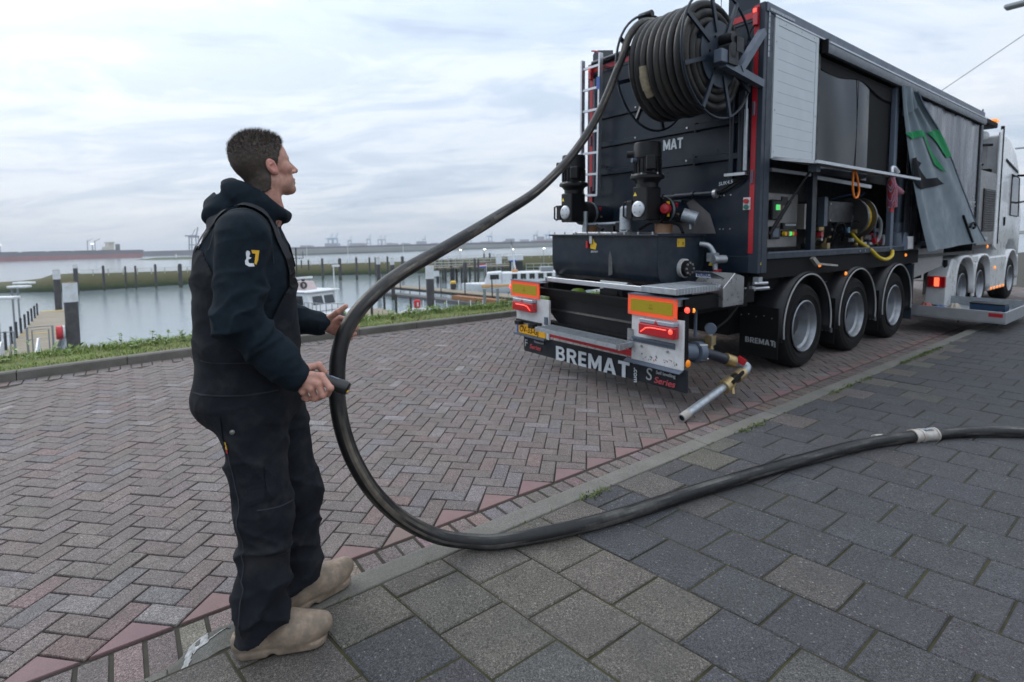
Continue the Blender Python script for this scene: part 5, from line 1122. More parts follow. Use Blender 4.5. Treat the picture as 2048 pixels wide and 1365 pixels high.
RH = {'wrist': (.035, -.178, 1.005), 'palm': (.104, -.199, .981), 'i': [(.126, -.211, 1.001), (.154, -.231, .960), (.145, -.206, .933)], 'm': [(.114, -.219, .977), (.128, -.223, .936), (.113, -.184, .918)], 'r': [(.09, -.213, .961), (.103, -.204, .923), (.087, -.164, .914)], 'p': [(.065, -.199, .95), (.076, -.187, .92), (.063, -.15, .914)], 't': [(.075, -.16, 1.023), (.117, -.153, 1.029), (.136, -.151, 1.0)]}
LH = {'wrist': (.127, .221, 1.128), 'palm': (.17, .248, 1.121), 'i': [(.201, .28, 1.141), (.249, .273, 1.127), (.271, .222, 1.123), (.26, .201, 1.12)], 'm': [(.196, .286, 1.12), (.244, .278, 1.104), (.272, .223, 1.098), (.259, .2, 1.096)], 'r': [(.191, .281, 1.097), (.236, .275, 1.078), (.263, .223, 1.073), (.249, .202, 1.073)], 'p': [(.183, .273, 1.078), (.225, .267, 1.058), (.248, .224, 1.054), (.238, .205, 1.053)], 't': [(.159, .216, 1.147), (.2, .187, 1.178), (.231, .18, 1.2)]}
def hand_sd(H, fore, rads):
    w = np.array(H['wrist']); kn = [np.array(H[k][0]) for k in 'imrp']
    def f_(p):
        d = rc(p, fore, w, .034, .029)
        for k_ in kn: d = smin(d, rc(p, w*.75+k_*.25, k_, .021, .0135), .012)
        d = smin(d, rc(p, w*.6+np.array(H['t'][0])*.4, H['t'][0], .022, .017), .015)
        for key, r_ in zip('imrpt', rads):
            ch = H[key]; dd = None
            for j in range(len(ch)-1):
                s_ = rc(p, ch[j], ch[j+1], r_*(1.08-.1*j), r_*(1.0-.1*j)); dd = s_ if dd is None else smin(dd, s_, .003)
            for j in range(1, len(ch)-1): dd = smin(dd, np.linalg.norm(p-np.array(ch[j], np.float32), axis=-1)-r_*1.07, .003)
            d = smin(d, dd, .0055)
        return d
    return f_
for H, fore, lo, hi in ((RH, (-.06, -.195, 1.08), (-.07, -.27, .88), (.19, -.10, 1.11)), (LH, (.03, .235, 1.17), (.03, .15, 1.02), (.30, .33, 1.23))):
    V, F_ = surf(hand_sd(H, fore, (.0115, .0118, .0112, .0098, .0128)), lo, hi, .0025)
    c = np.tile(np.array((.50, .26, .20), np.float32), (len(V), 1))
    for k in 'imrpt':
        for j, P_ in enumerate(H[k]):
            m = np.clip(1-np.linalg.norm(V-np.array(P_), axis=1)/.02, 0, 1)[:, None]; c = c*(1-m*.6)+np.array((.50, .215, .17), np.float32)*m*.6
    bodyV.append(V); bodyF.append(F_); bodyC.append(c)
# trunk and limbs under the clothes
def core(p):
    d = uni(.06, el(p, (-.10, .03, 1.36), (.11, .165, .2)), el(p, (-.11, .025, 1.08), (.11, .15, .22)), rc(p, (-.07, .05, 1.50), (-.05, .04, 1.62), .055))
    d = smin(d, rc(p, (-.12, -.06, .86), (-.10, -.12, .12), .08, .045), .05); d = smin(d, rc(p, (-.07, .10, .86), (.0, .085, .12), .08, .045), .05)
    for sh, e_, w in (((-.105, -.15, 1.49), (-.125, -.21, 1.23), (.02, -.185, 1.02)), ((-.11, .21, 1.49), (-.22, .27, 1.24), (.10, .225, 1.13))): d = smin(d, smin(rc(p, sh, e_, .045, .038), rc(p, e_, w, .036, .026), .02), .04)
    return d
V, F_ = surf(core, (-.32, -.30, .06), (.18, .36, 1.68), .016); bodyV.append(V); bodyF.append(F_); bodyC.append(np.tile(np.array((.42, .235, .175), np.float32), (len(V), 1)))
off = np.cumsum([0]+[len(v) for v in bodyV[:-1]]); AV = np.concatenate(bodyV); AF = np.concatenate([f_+o for f_, o in zip(bodyF, off)]); AC = np.concatenate(bodyC)
me = npmesh('body', AV, AF, SKIN); ca = me.color_attributes.new('Col', 'FLOAT_COLOR', 'POINT'); ca.data.foreach_set('color', np.concatenate([AC, np.ones((len(AC), 1), np.float32)], 1).ravel())
obj('body', me, man)
# ---- hair
def hair_f(p):
    q = to_head(p); th_ = np.interp(q[..., 2], [-.09, -.03, .05, .10, .15], [.003, .0035, .0055, .009, .011]).astype(np.float32)
    d = np.minimum(cran(q), head_sd(q, False))-th_-.0022*wob(q, 190.)*np.clip((q[..., 2]-.02)*14, .25, 1.)
    zm = np.interp(q[..., 0], [-.13, -.06, -.040, -.028, -.020, -.010, .004, .020, .030, .046, .060, .075, .1], [-.092, -.096, -.092, -.080, -.05, .010, .004, -.004, .03, .058, .085, .104, .130])+.007*wob(q, 150., 2.)+.004*wob(q, 420., 5.)
    return np.maximum(d, (zm-q[..., 2])*.8)*HS
V, F_ = surf(hair_f, (-.22, -.12, 1.62), (.12, .16, 1.97), .0030)
hair = obj('hair', npmesh('hair', V, F_, HAIRM), man)
rs_ = np.random.RandomState(3); qh = to_head(V); e_ = .002
nrm = np.stack([hair_f(V+np.array([e_ if k == i else 0 for k in range(3)], np.float32))-hair_f(V-np.array([e_ if k == i else 0 for k in range(3)], np.float32)) for i in range(3)], 1); nrm /= np.maximum(1e-6, np.linalg.norm(nrm, axis=1))[:, None]
b = MB(); pick = rs_.choice(len(V), 15000)
for i in pick:
    z = qh[i, 2]; top = np.clip((z-.03)/.09, 0, 1)
    ln_ = (.005+.012*top*top)*rs_.uniform(.6, 1.35); d = nrm[i]*(.35+.45*top)+HM @ np.array((.25*top+.1*rs_.randn(), .25*rs_.randn(), (-.8*(1-top)+.35*top)))+.25*rs_.randn(3); d /= np.linalg.norm(d)
    p0 = V[i]-nrm[i]*.002; p1 = p0+d*ln_*.6; p2 = p0+d*ln_+HM @ np.array((.15, 0, .1))*ln_; s_ = np.cross(d, rs_.randn(3)); s_ /= np.linalg.norm(s_)+1e-6; w_ = .0006
    b.add([p0-s_*w_, p0+s_*w_, p1+s_*w_*.8, p1-s_*w_*.8, p2], [(0, 1, 2, 3), (3, 2, 4)])
stuff(b.build('hair_strands', HAIRM, hair))
# ---- hoodie
SHR_, ELR, WRR = (-.105, -.160, 1.495), (-.128, -.218, 1.222), (.040, -.190, 1.008)
SHL, ELL, WRL = (-.115, .225, 1.495), (-.225, .275, 1.235), (.118, .222, 1.130)
def along_t(p, a, b):
    a = np.array(a, np.float32); b = np.array(b, np.float32); return ((p-a) @ (b-a))/float((b-a) @ (b-a))
def rid(x): return (1-np.abs(np.sin(x)))**2
def hoodie(p):
    d = uni(.05, el(p, (-.125, .03, 1.36), (.165, .195, .235)), el(p, (-.125, .03, 1.12), (.165, .185, .22)), rc(p, (-.11, -.10, 1.515), (-.10, .17, 1.515), .082))
    for sh, e_, w, r0, r1, r2 in ((SHR_, ELR, WRR, .084, .068, .050), (SHL, ELL, WRL, .080, .064, .048)):
        t1 = along_t(p, sh, e_); t2 = along_t(p, e_, w)
        fold = -.014*rid(t2*8+1.6*wob(p, 16., 1.))*np.clip(1.25-t2, .25, 1)*np.clip((t2+.35)*3, 0, 1)-.008*rid(t1*5.5+1.8*wob(p, 12., 4.)+p[..., 0]*14)*np.clip(t1+.1, 0, 1)
        arm = smin(rc(p, sh, e_, r0, r1), rc(p, e_, w, r1*1.02, r2), .035)+fold
        arm = smin(arm, el(p, tuple(np.array(e_)*.35+np.array(w)*.65), (.06, .052, .058)), .03)
        d = smin(d, arm, .04)
        wv = np.array(w); dv_ = (wv-np.array(e_)); dv_ /= np.linalg.norm(dv_)
        d = smin(d, rc(p, wv-dv_*.035, wv+dv_*.012, .043, .039)+.0012*np.sin(140*((p-wv.astype(np.float32)) @ dv_.astype(np.float32))*0), .006)
    # hood lying at the back, collar rising around the neck
    qh_ = p-np.array((-.075, .055, 1.625), np.float32); c_, s_ = math.cos(.50), math.sin(.50)
    x = qh_[..., 0]*c_-qh_[..., 2]*s_; z = qh_[..., 2]*c_+qh_[..., 0]*s_; y = qh_[..., 1]
    ring = np.sqrt((np.sqrt((x/1.08)**2+(y/.98)**2)-.098)**2+(z/1.25)**2)-(.037-.017*np.clip(x/.1, 0, 1))
    d = smin(d, ring, .03)
    d = smin(d, el(p, (-.185, .065, 1.600), (.075, .120, .062), 0, -.35), .03)
    d = smin(d, rc(p, (-.215, -.02, 1.575), (-.21, .16, 1.585), .036), .02)
    d = ssub(d, el(p, (-.185, .065, 1.66), (.03, .075, .04), 0, -.4), .02)
    d = ssub(d, rc(p, (-.068, .052, 1.58), (-.035, .035, 1.80), .064, .085), .012)
    d = d+.0035*wob(p, 24., .5)-.0045*rid(p[..., 2]*16+2.2*wob(p, 9., 6.)+p[..., 0]*11)*np.clip((1.50-p[..., 2])*4, 0, 1)-.002*rid(p[..., 2]*34-p[..., 0]*26+2*wob(p, 20., 8.))
    d = np.maximum(d, 1.0-p[..., 2]-(p[..., 1] < -.12)*.2-(p[..., 1] > .17)*.2)
    dr = rc(p, np.array(WRR)-np.array((.06, -.006, -.055)), np.array(WRR)+np.array((.05, -.004, -.046)), .031)
    return ssub(ssub(d, dr, .004), rc(p, np.array(WRL)-np.array((.05, 0, -.03)), np.array(WRL)+np.array((.06, 0, -.03)), .032), .004)
V, F_ = surf(hoodie, (-.36, -.33, .93), (.20, .38, 1.76), .0056)
hd = obj('hoodie', npmesh('hoodie', V, F_, HOOD), man)
# ---- overalls
def overalls(p):
    u = p[..., 2]
    body = uni(.06, el(p, (-.130, .025, .915), (.198, .186, .145)), el(p, (-.126, .03, 1.12), (.178, .198, .26)), el(p, (-.127, .03, 1.34), (.1725, .2, .25)))
    ft = np.interp(p[..., 0], [-.3, -.24, -.19, -.13, -.05, .0, .06], [1.47, 1.45, 1.34, 1.20, 1.17, 1.26, 1.36]).astype(np.float32)
    body = np.maximum(body, u-ft)
    def leg(h_, k_, a_, r, ph):
        t2 = along_t(p, k_, a_); t1 = along_t(p, h_, k_)
        d_ = smin(rc(p, h_, k_, r[0], r[1]), rc(p, k_, a_, r[1], r[2]), .05)
        d_ -= .020*rid(t2*6.5+1.5*wob(p, 10., ph)+p[..., 0]*9)*np.clip(t2*1.2+.35, 0, 1)*np.clip((t2+.5)*3, 0, 1)+.008*rid(t1*4.5+1.7*wob(p, 9., ph+2)-p[..., 0]*16)
        return d_
    d = smin(body, leg((-.115, -.065, .83), (-.086, -.108, .49), (-.118, -.142, .075), (.108, .085, .077), 1.), .05)
    d = smin(d, leg((-.05, .105, .83), (.012, .092, .47), (-.002, .078, .09), (.106, .083, .074), 5.), .03)
    d = d+.003*wob(p, 17., 2.)-.008*rid(u*9+p[..., 0]*13+2.4*wob(p, 7., 2.5))-.003*rid(u*24-p[..., 0]*20+2*wob(p, 15., 4.))
    rl = p[..., 1] < -.02
    cut = np.where(rl, .066+.36*np.clip(p[..., 0]+.20, 0, 1), .090+.30*np.clip(p[..., 0]+.08, 0, 1))+.006*np.sin(p[..., 0]*60)
    d = np.maximum(d, cut-u)
    return d
V, F_ = surf(overalls, (-.38, -.30, .02), (.17, .32, 1.50), .0062)
ov = obj('bib_overalls', npmesh('bib_overalls', V, F_, OVER), man)
def hit(fn, f, u, l0=-.42, dirn=1.):
    l_ = l0
    for _ in range(40):
        d = float(fn(np.array([[f, l_, u]], np.float32))[0]); l_ += dirn*max(d, .0003)*.8
        if d < .0008: break
    return l_
def sdecal(name, poly, fn, mat, parent, off=.0016, th=.0):
    bm = bmesh.new(); f = bm.faces.new([bm.verts.new((x, 0, z)) for x, z in poly]); bmesh.ops.triangulate(bm, faces=[f])
    for _ in range(3):
        es = [e for e in bm.edges if e.calc_length() > .014]
        if es: bmesh.ops.subdivide_edges(bm, edges=es, cuts=1); bmesh.ops.triangulate(bm, faces=bm.faces[:])
    for v in bm.verts:
        for _ in range(14):
            l_ = hit(fn, v.co.x, v.co.z)
            if l_ < .06: break
            v.co.x += (-.12-v.co.x)*.06
        v.co.y = min(l_, .06)-off
    me = bpy.data.meshes.new(name); bm.to_mesh(me); bm.free(); me.materials.append(mat); return obj(name, me, parent)
CW = pm('print_white', (.62, .64, .66), .8, var=.1); CY_ = pm('print_yellow', (.72, .40, .03), .8, var=.1)
def E_(x, z, s=.00056): return (-.074+(x-395)*s*1.0, 1.422+(690-z)*s*1.02)     # emblem outline in print units
sdecal('sleeve_emblem_white', [E_(*q_) for q_ in [(378, 642), (390, 648), (392, 662), (384, 668), (386, 680), (398, 684), (392, 690), (381, 694), (380, 708), (388, 716), (410, 718), (412, 735), (385, 734), (366, 722), (364, 700), (374, 688), (370, 668), (371, 650)]], hoodie, CW, hd)
sdecal('sleeve_emblem_yellow', [E_(*q_) for q_ in [(398, 640), (438, 644), (430, 700), (420, 728), (412, 716), (418, 690), (418, 662), (402, 660)]], hoodie, CY_, hd)
# overall straps, drawstring, pockets, tag
STR = pm('strap_black', (.013, .015, .020), .8, var=.15, scale=40)
def strap(pts, wd, fn, mat, name, parent, off=.006):
    P_ = smoothpath(pts, 8); vs = []
    for i, p in enumerate(P_):
        t = (P_[min(i+1, len(P_)-1)]-P_[max(i-1, 0)]).normalized(); q_ = np.array([list(p)], np.float32)
        g_ = Vector([float(fn(q_+np.eye(3, dtype=np.float32)[k:k+1]*.004)[0]-fn(q_-np.eye(3, dtype=np.float32)[k:k+1]*.004)[0]) for k in range(3)]).normalized()
        d_ = float(fn(q_)[0]); s_ = t.cross(g_).normalized()*wd/2
        for sg in (-1, 1):
            qq = p-g_*d_+s_*sg; dd = float(fn(np.array([list(qq)], np.float32))[0]); vs.append(qq-g_*(dd-off))
    return MB().add(vs, [(2*i, 2*i+1, 2*i+3, 2*i+2) for i in range(len(P_)-1)]).build(name, mat, parent, smooth=2)
both = lambda p: np.minimum(hoodie(p), overalls(p))
strap([(-.29, -.01, 1.44), (-.265, -.04, 1.49), (-.21, -.075, 1.555), (-.13, -.09, 1.60), (-.06, -.085, 1.575), (.0, -.065, 1.50), (.04, -.05, 1.40), (.055, -.045, 1.30)], .045, hoodie, STR, 'shoulder_strap', ov, .010)
strap([(-.29, .07, 1.44), (-.26, .11, 1.49), (-.20, .15, 1.555), (-.12, .17, 1.60), (-.05, .15, 1.57), (.02, .12, 1.49), (.055, .10, 1.38)], .045, hoodie, STR, 'shoulder_strap', ov, .010)
strap([(.035, -.052, 1.42), (.05, -.048, 1.36), (.056, -.045, 1.31)], .055, both, BLKM, 'strap_buckle', ov, .011)
strap([(.02, -.035, 1.545), (.035, -.03, 1.50), (.045, -.025, 1.45), (.05, -.022, 1.40)], .007, both, pm('cord_grey', (.10, .11, .12), .8), 'drawstring', hd, .004)
PK = pm('pocket_canvas', (.0085, .0105, .0155), .85, var=.2, scale=30, bump=.3, bscale=600, spec=.25, objco=True)
sdecal('thigh_pocket', [(-.135, .70), (-.075, .70), (-.07, .585), (-.128, .575)], overalls, PK, ov, .004); sdecal('ruler_pocket', [(-.072, .705), (-.035, .70), (-.038, .59), (-.068, .585)], overalls, PK, ov, .006)
sdecal('seat_pocket', [(-.30, .90), (-.205, .885), (-.20, .775), (-.25, .755), (-.28, .79)], overalls, PK, ov, .004)
sdecal('pocket_tag', [(-.197, .795), (-.191, .795), (-.189, .765), (-.195, .765)], overalls, CY_, ov, .006); sdecal('pocket_tag_red', [(-.195, .7645), (-.189, .7645), (-.188, .752), (-.194, .752)], overalls, RED, ov, .006)
sdecal('waist_seam', [(-.30, .962), (-.02, .952), (-.02, .947), (-.30, .957)], overalls, STR, ov, .0035); sdecal('waist_seam', [(-.29, 1.075), (-.02, 1.06), (-.02, 1.056), (-.29, 1.071)], overalls, STR, ov, .0035)
MB().lathe([(0, .004), (.008, .003), (.009, 0)], (-.168, hit(overalls, -.168, .83)-.003, .83), (0, -1, 0), 12).build('rivet', STEEL, ov, smooth=1)

SEAM = pm('seam_thread', (.022, .025, .032), .8, var=.2)
strap([(-.235, -.12, 1.46), (-.19, -.14, 1.555), (-.11, -.145, 1.59), (-.04, -.135, 1.56), (-.005, -.12, 1.47), (-.01, -.12, 1.40)], .004, hoodie, SEAM, 'shoulder_seam', hd, .0025)
strap([(-.20, -.14, .80), (-.185, -.19, .62), (-.165, -.20, .45), (-.17, -.21, .25), (-.175, -.21, .12)], .004, overalls, SEAM, 'leg_seam', ov, .003)
strap([(-.10, -.21, .56), (-.03, -.18, .55), (.0, -.12, .54)], .004, overalls, SEAM, 'knee_seam', ov, .003); strap([(-.12, -.21, .40), (-.05, -.2, .39), (.0, -.13, .39)], .004, overalls, SEAM, 'knee_seam', ov, .003)
# ---- wooden clogs
def clog(q):
    d = uni(.03, rc(q, (-.105, 0, .045), (.05, 0, .046), .046, .052), el(q, (.075, 0, .052), (.085, .054, .050)), el(q, (.022, 0, .076), (.052, .043, .046)))
    d = smin(d, rc(q, (.09, 0, .052), (.142, 0, .062), .046, .034), .022)
    d = np.maximum(d, -q[..., 2]); d = smin(d, np.maximum(rc(q, (-.09, 0, .02), (.11, 0, .02), .050, .048), np.abs(q[..., 2]-.012)-.012), .006)
    d = ssub(d, el(q, (-.072, 0, .105), (.080, .038, .062)), .006); d = ssub(d, rc(q, (-.012, -.1, -.004), (-.012, .1, -.004), .014), .008)
    return d
V, F_ = surf(clog, (-.18, -.08, -.004), (.20, .08, .14), .0036)
for nm, loc, yaw, pit in (('clog', (-.060, -.118, .001), -.16, 0.), ('clog', (.048, .108, .003), .43, -.04)):
    o = obj(nm, npmesh('clog', V, F_, CLOG), man); o.location = loc; o.rotation_euler = (0, pit, yaw); o.scale = (1.07, 1.06, 1.08)
# ---- remote in the right hand
RM = pm('remote_black', (.012, .0125, .013), .4, var=.1)
rem = thing('handheld_remote', 'black handheld remote with yellow tip label in the near hand', 'remote control', MAN_O, MAN_YAW)
A, Bv = Vector((.092, -.172, 1.0)), Vector((.212, -.219, .948)); dr_ = (Bv-A).normalized()
MB().tube([A-dr_*.03, A, A+dr_*.05, Bv-dr_*.012, Bv], [.014, .019, .022, .025, .022], 16).build('case', RM, rem, smooth=.7)
MB().lathe([(0, .004), (.017, .003), (.022, 0)], Bv, dr_, 14).build('end_cap', BLK, rem, smooth=.8); MB().prism([(-.012, -.012), (.012, -.012), (0, .016)], Bv+dr_*.0045+Vector((-.004, -.006, .004)), dr_.cross(Vector((0, 0, 1))), (0, 0, 1), .001).build('yellow_label', CY_, rem)
MB().box(A+dr_*.09+Vector((0, -.004, .022)), (.03, .012, .006), (0, .4, -.37)).build('push_button', GREYP, rem)

# ================================================================== the delivery hose
FRAME[0] = 'street'
hose = thing('delivery_hose', 'long black rubber delivery hose running from the reel through his hands to the pavement', 'hose')
HR = [(.194, .892, 3.403), (-.106, .878, 2.837), (-.499, .82, 2.396), (-1.136, .572, 2.0), (-1.794, .228, 1.756), (-2.418, -.137, 1.557), (-2.867, -.414, 1.424), (-3.1, -.574, 1.323), (-3.21, -.632, 1.229), (-3.262, -.658, 1.125), (-3.28, -.679, 1.014), (-3.285, -.697, .913), (-3.27, -.719, .788), (-3.229, -.737, .654), (-3.149, -.747, .502), (-3.016, -.747, .341), (-2.852, -.768, .216), (-2.691, -.816, .158), (-2.593, -.884, .156), (-2.356, -.974, .156), (-2.081, -1.047, .156), (-1.759, -1.106, .156), (-1.389, -1.165, .156), (-.984, -1.239, .156), (-.541, -1.329, .156), (-.05, -1.435, .156), (.279, -1.533, .157), (.655, -1.691, .157), (.987, -1.871, .156), (1.28, -2.117, .156), (1.46, -2.445, .156), (1.55, -3.0, .156), (1.75, -3.7, .156), (2.3, -4.5, .156), (3.4, -5.2, .156)]
def helix(R_, y0, y1, turns, a_end, per=40, wobble=.012):
    n_ = int(turns*per); out_ = []
    for i in range(n_+1):
        t = i/n_; a = a_end-(1-t)*turns*2*math.pi; rr_ = R_+wobble*math.sin(t*turns*2.1+1)*math.sin(a*.5+t*9); y = y0+(y1-y0)*t+.01*math.sin(a*.7)
        out_.append(Vector((.70+rr_*math.cos(a), y, 3.33+rr_*math.sin(a))))
    return out_
line = helix(.487, .135, .805, 8.7, math.radians(35))
for k_ in range(1, 15):
    t_ = k_/14; a_2 = math.radians(35+133*t_); r_2 = .487+.046*min(1, t_*1.6); line.append(Vector((.70+r_2*math.cos(a_2), .805+.02*t_, 3.33+r_2*math.sin(a_2))))
lead = smoothpath([line[-1]]+HR[1:], 14)[3:]
pts = line+lead; ncoil = len(line); m_ = len(pts)
s_acc = [0.]
for i in range(1, m_): s_acc.append(s_acc[-1]+(pts[i]-pts[i-1]).length)
def rad_at(p, i):
    if i < ncoil: return .0395
    q = S @ p; d = q.y
    return .0335+(.0395-.0335)*max(0, min(1, (d-2.3)/1.2))**.8
from mathutils import noise as mnoise
NS = 18; b = MB(); b.tube(pts, [rad_at(p, i) for i, p in enumerate(pts)], NS, caps=True)
cols = []
for i in range(m_-1):
    for k in range(NS):
        s_ = s_acc[i]; a = k/NS*6.283; v = mnoise.fractal(Vector((s_*1.6, 1.4*math.cos(a), 1.4*math.sin(a))), .8, 2.2, 4); v2 = mnoise.noise(Vector((s_*7, 2.5*math.cos(a)+9, 2.5*math.sin(a))))
        dirt_ = max(0, min(1, (v+.15*v2+.02)*1.5)); base_ = (.0105, .0108, .0115); dc = (.17, .145, .118) if i > ncoil-20 and s_ < s_acc[ncoil]+5.6 else ((.046, .039, .032) if i <= ncoil-20 else (.11, .105, .098))
        kd = dirt_*.85; cols.append(tuple(base_[q_]*(1-kd)+dc[q_]*kd for q_ in range(3)))
b.c = cols+[(.02, .02, .02)]*2
HRUB = pm('hose_rubber', (.02, .02, .02), .45, var=.3, scale=30, bump=.3, bscale=120, src='attr', spec=.35)
b.build('hose_line', HRUB, hose, smooth=1.2)
HR2 = pm('coil_rubber', (.012, .0118, .0115), .6, var=.3, scale=12, bump=.2, bscale=120, dirt=(.06, .052, .044), dirt_amt=.2, dirt_scale=6)
for R_ in (.405, .325): MB().tube(helix(R_, .13, .81, 8.7, 1.0, 32), .041, 12).build('inner_layer', HR2, hose, smooth=1.2)
ti = ncoil-int(40*.62)-40*1
TAPE = pm('coupling_tape', (.30, .25, .17), .8, var=.3, scale=30)
j0 = min((i for i in range(ncoil) if pts[i].x < .45), key=lambda i: math.hypot(project(pts[i])[0]-1293, project(pts[i])[1]-165))
seg = pts[j0-2:j0+3]
MB().tube(seg, .0475, 14).build('coil_coupling', TAPE, hose, smooth=1); MB().tube(pts[j0-1:j0+2], .054, 14).build('coupling_ring', TAPE, hose, smooth=1)
CPL = pm('coupling_white', (.46, .45, .42), .5, .3, var=.2, scale=25, dirt=(.35, .18, .13), dirt_amt=.25, dirt_scale=20)
i0 = min(range(ncoil, m_), key=lambda i: (pts[i]-Vector((.60, -1.665, .157))).length)
P_ = lambda i: pts[max(0, min(m_-1, i))]
def seg_pts(a, b_): return [P_(i0)+ (P_(i0+1)-P_(i0)).normalized()*t for t in (a, (a+b_)/2, b_)]
MB().tube(seg_pts(-.10, .10), .045, 18).build('coupling', CPL, hose, smooth=.7)
for t0, t1 in ((-.10, -.075), (-.04, -.02), (.085, .10)): MB().tube(seg_pts(t0, t1), .050, 18).build('coupling_ring', CPL, hose, smooth=.7)
for t in (.0, .04): MB().box(seg_pts(t, t+.01)[1]+Vector((-.01, -.01, .046)), (.05, .02, .014), (0, .2, -.42)).build('coupling_lever', GALV, hose, bev=.003)
MB().tube(seg_pts(-.42, -.36), .0385, 14).build('cement_patch', CONC, hose, smooth=1)
# ================================================================== the harbour (world frame)
FRAME[0] = 'world'; random.seed(5)
PILE = pm('pile_dark', (.055, .052, .055), .7, var=.25, scale=3, dirt=(.10, .095, .085), dirt_amt=.2); PILEW = pm('pile_white', (.62, .64, .66), .6, var=.08, dirt=(.35, .28, .2), dirt_amt=.1)
ALGAE = pm('pile_algae', (.035, .045, .018), .8, var=.3, scale=4)
WOODD = pm('deck_wood', (.24, .205, .15), .8, var=.25, scale=3, stretch=(1, 6, 1), dirt=(.2, .17, .12), dirt_amt=.4); WOODW = pm('old_wood', (.20, .17, .13), .85, var=.3, scale=2); PONT = pm('pontoon_steel', (.09, .09, .095), .7, var=.2, scale=2)
HW = pm('harbour_white', (.66, .68, .70), .45, var=.08, dirt=(.45, .43, .4), dirt_amt=.1); HGREY = pm('harbour_grey', (.22, .24, .26), .5, var=.1, scale=2); HDK = pm('harbour_dark', (.03, .032, .036), .6, var=.2)
def pile(x, y, top, r, label, white=None, group=None, n=14):
    t = thing('mooring_pile', label, 'pile', (x, y, WZ), 0, group)
    h = top-WZ; hw = (white-WZ) if white is not None else h
    MB().cyl((0, 0, -2), (0, 0, .5), r*1.01, n=n, caps=False).build('weed_band', ALGAE, t, smooth=.6)
    MB().cyl((0, 0, .5), (0, 0, hw), r, n=n).build('shaft', PILE, t, smooth=.6)
    if white is not None:
        MB().cyl((0, 0, hw), (0, 0, h), r*1.06, n=n).build('white_sleeve', PILEW, t, smooth=.6); MB().cyl((0, 0, h), (0, 0, h+.03), r*.96, n=n).build('cap', pm('rust', (.25, .16, .1), .8, var=.3), t, smooth=.6)
    else: MB().cyl((0, 0, h), (0, 0, h+.12), r, r*.35, n=n).build('cap', PILE, t, smooth=.6)
    return t
pile(-22.83, 26.88, .19, .285, 'thick dark mooring pile with white top, nearest, at the jetty foot', -.79)
pile(-41.37, 47.36, .29, .255, 'dark mooring pile with white top at the far end of the left jetty', -.55)
pile(-59.95, 71.65, .26, .26, 'dark mooring pile with pale cap standing before the breakwater at far left', -.22)
pile(-14.42, 56.29, .46, .216, 'slim white-topped pile just above the hose, left of its twin', -.24)
pile(-12.34, 53.78, .42, .206, 'slim white-topped pile just above the hose, right of its twin', -.25)
pile(-6.93, 43.86, -.03, .336, 'thick white-topped pile below the hose beside the floating walkway', -1.16)
ORD = ['first', 'second', 'third', 'fourth', 'fifth', 'sixth', 'seventh', 'eighth', 'ninth']
for k, p in enumerate([(-61.18, 78.09, -.2, .168), (-58.56, 79.01, -.38, .133), (-56.64, 78.45, -.33, .132), (-54.34, 79.5, -.21, .171), (-51.83, 81.45, -.28, .273)]):
    pile(*p, ORD[k]+' dark pile from the left along the breakwater, left of the man', group='piles along the breakwater')
for k, p in enumerate([(-43.09, 106.88, -.69, .128), (-41.37, 106.16, -.72, .153), (-33.19, 91.37, -.19, .197), (-29.23, 88.66, -.21, .255), (-26.48, 88.86, -.12, .192), (-26.88, 98.54, -.37, .165), (-25.61, 98.01, -.39, .164), (-23.91, 100.38, -.31, .192), (-19.41, 92.61, -.23, .266)]):
    pile(*p, ORD[k]+' dark pile from the left along the breakwater, right of the man', group='piles along the breakwater')
for k, p in enumerate([(-11.49, 80.7, -.5, .2), (-10.9, 81.99, -.65, .2), (-8.98, 77.07, -.46, .2), (-8.5, 79.8, -.54, .18), (-6.64, 73.73, -.88, .28), (-5.2, 73.25, -.44, .16), (-4.7, 73.16, -.49, .14), (-5.03, 95.16, -.14, .15), (-4.16, 99.03, -.18, .18)]):
    pile(*p, ORD[k]+' dark pile from the left at the timber landing under the hose', group='piles at the timber landing')
# ---- breakwater with fence
M_bw = bpy.data.materials.new('breakwater_grass'); M_bw.use_nodes = True; nt = M_bw.node_tree; n = nt.nodes; bb = n['Principled BSDF']; bb.inputs['Roughness'].default_value = .95
ge = n.new('ShaderNodeNewGeometry'); sx = n.new('ShaderNodeSeparateXYZ'); nt.links.new(ge.outputs['Position'], sx.inputs[0])
no = n.new('ShaderNodeTexNoise'); no.inputs['Scale'].default_value = 1.1; no.inputs['Detail'].default_value = 6; nt.links.new(ge.outputs['Position'], no.inputs['Vector'])
ad = n.new('ShaderNodeMath'); ad.operation = 'MULTIPLY_ADD'; nt.links.new(no.outputs['Fac'], ad.inputs[0]); ad.inputs[1].default_value = .9; nt.links.new(sx.outputs[2], ad.inputs[2])
rm = n.new('ShaderNodeMapRange'); rm.inputs[1].default_value = WZ; rm.inputs[2].default_value = WZ+3.2; nt.links.new(ad.outputs[0], rm.inputs[0])
cr = n.new('ShaderNodeValToRGB'); nt.links.new(rm.outputs[0], cr.inputs[0]); e = cr.color_ramp.elements
for q, (p_, c_) in enumerate([(.12, (.016, .018, .014)), (.24, (.020, .034, .009)), (.38, (.042, .055, .016)), (.55, (.078, .072, .028)), (.8, (.078, .078, .032))]):
    if q > 1: e.new(p_)
    e[q].position = p_; e[q].color = (*c_, 1)
nt.links.new(cr.outputs[0], bb.inputs['Base Color'])
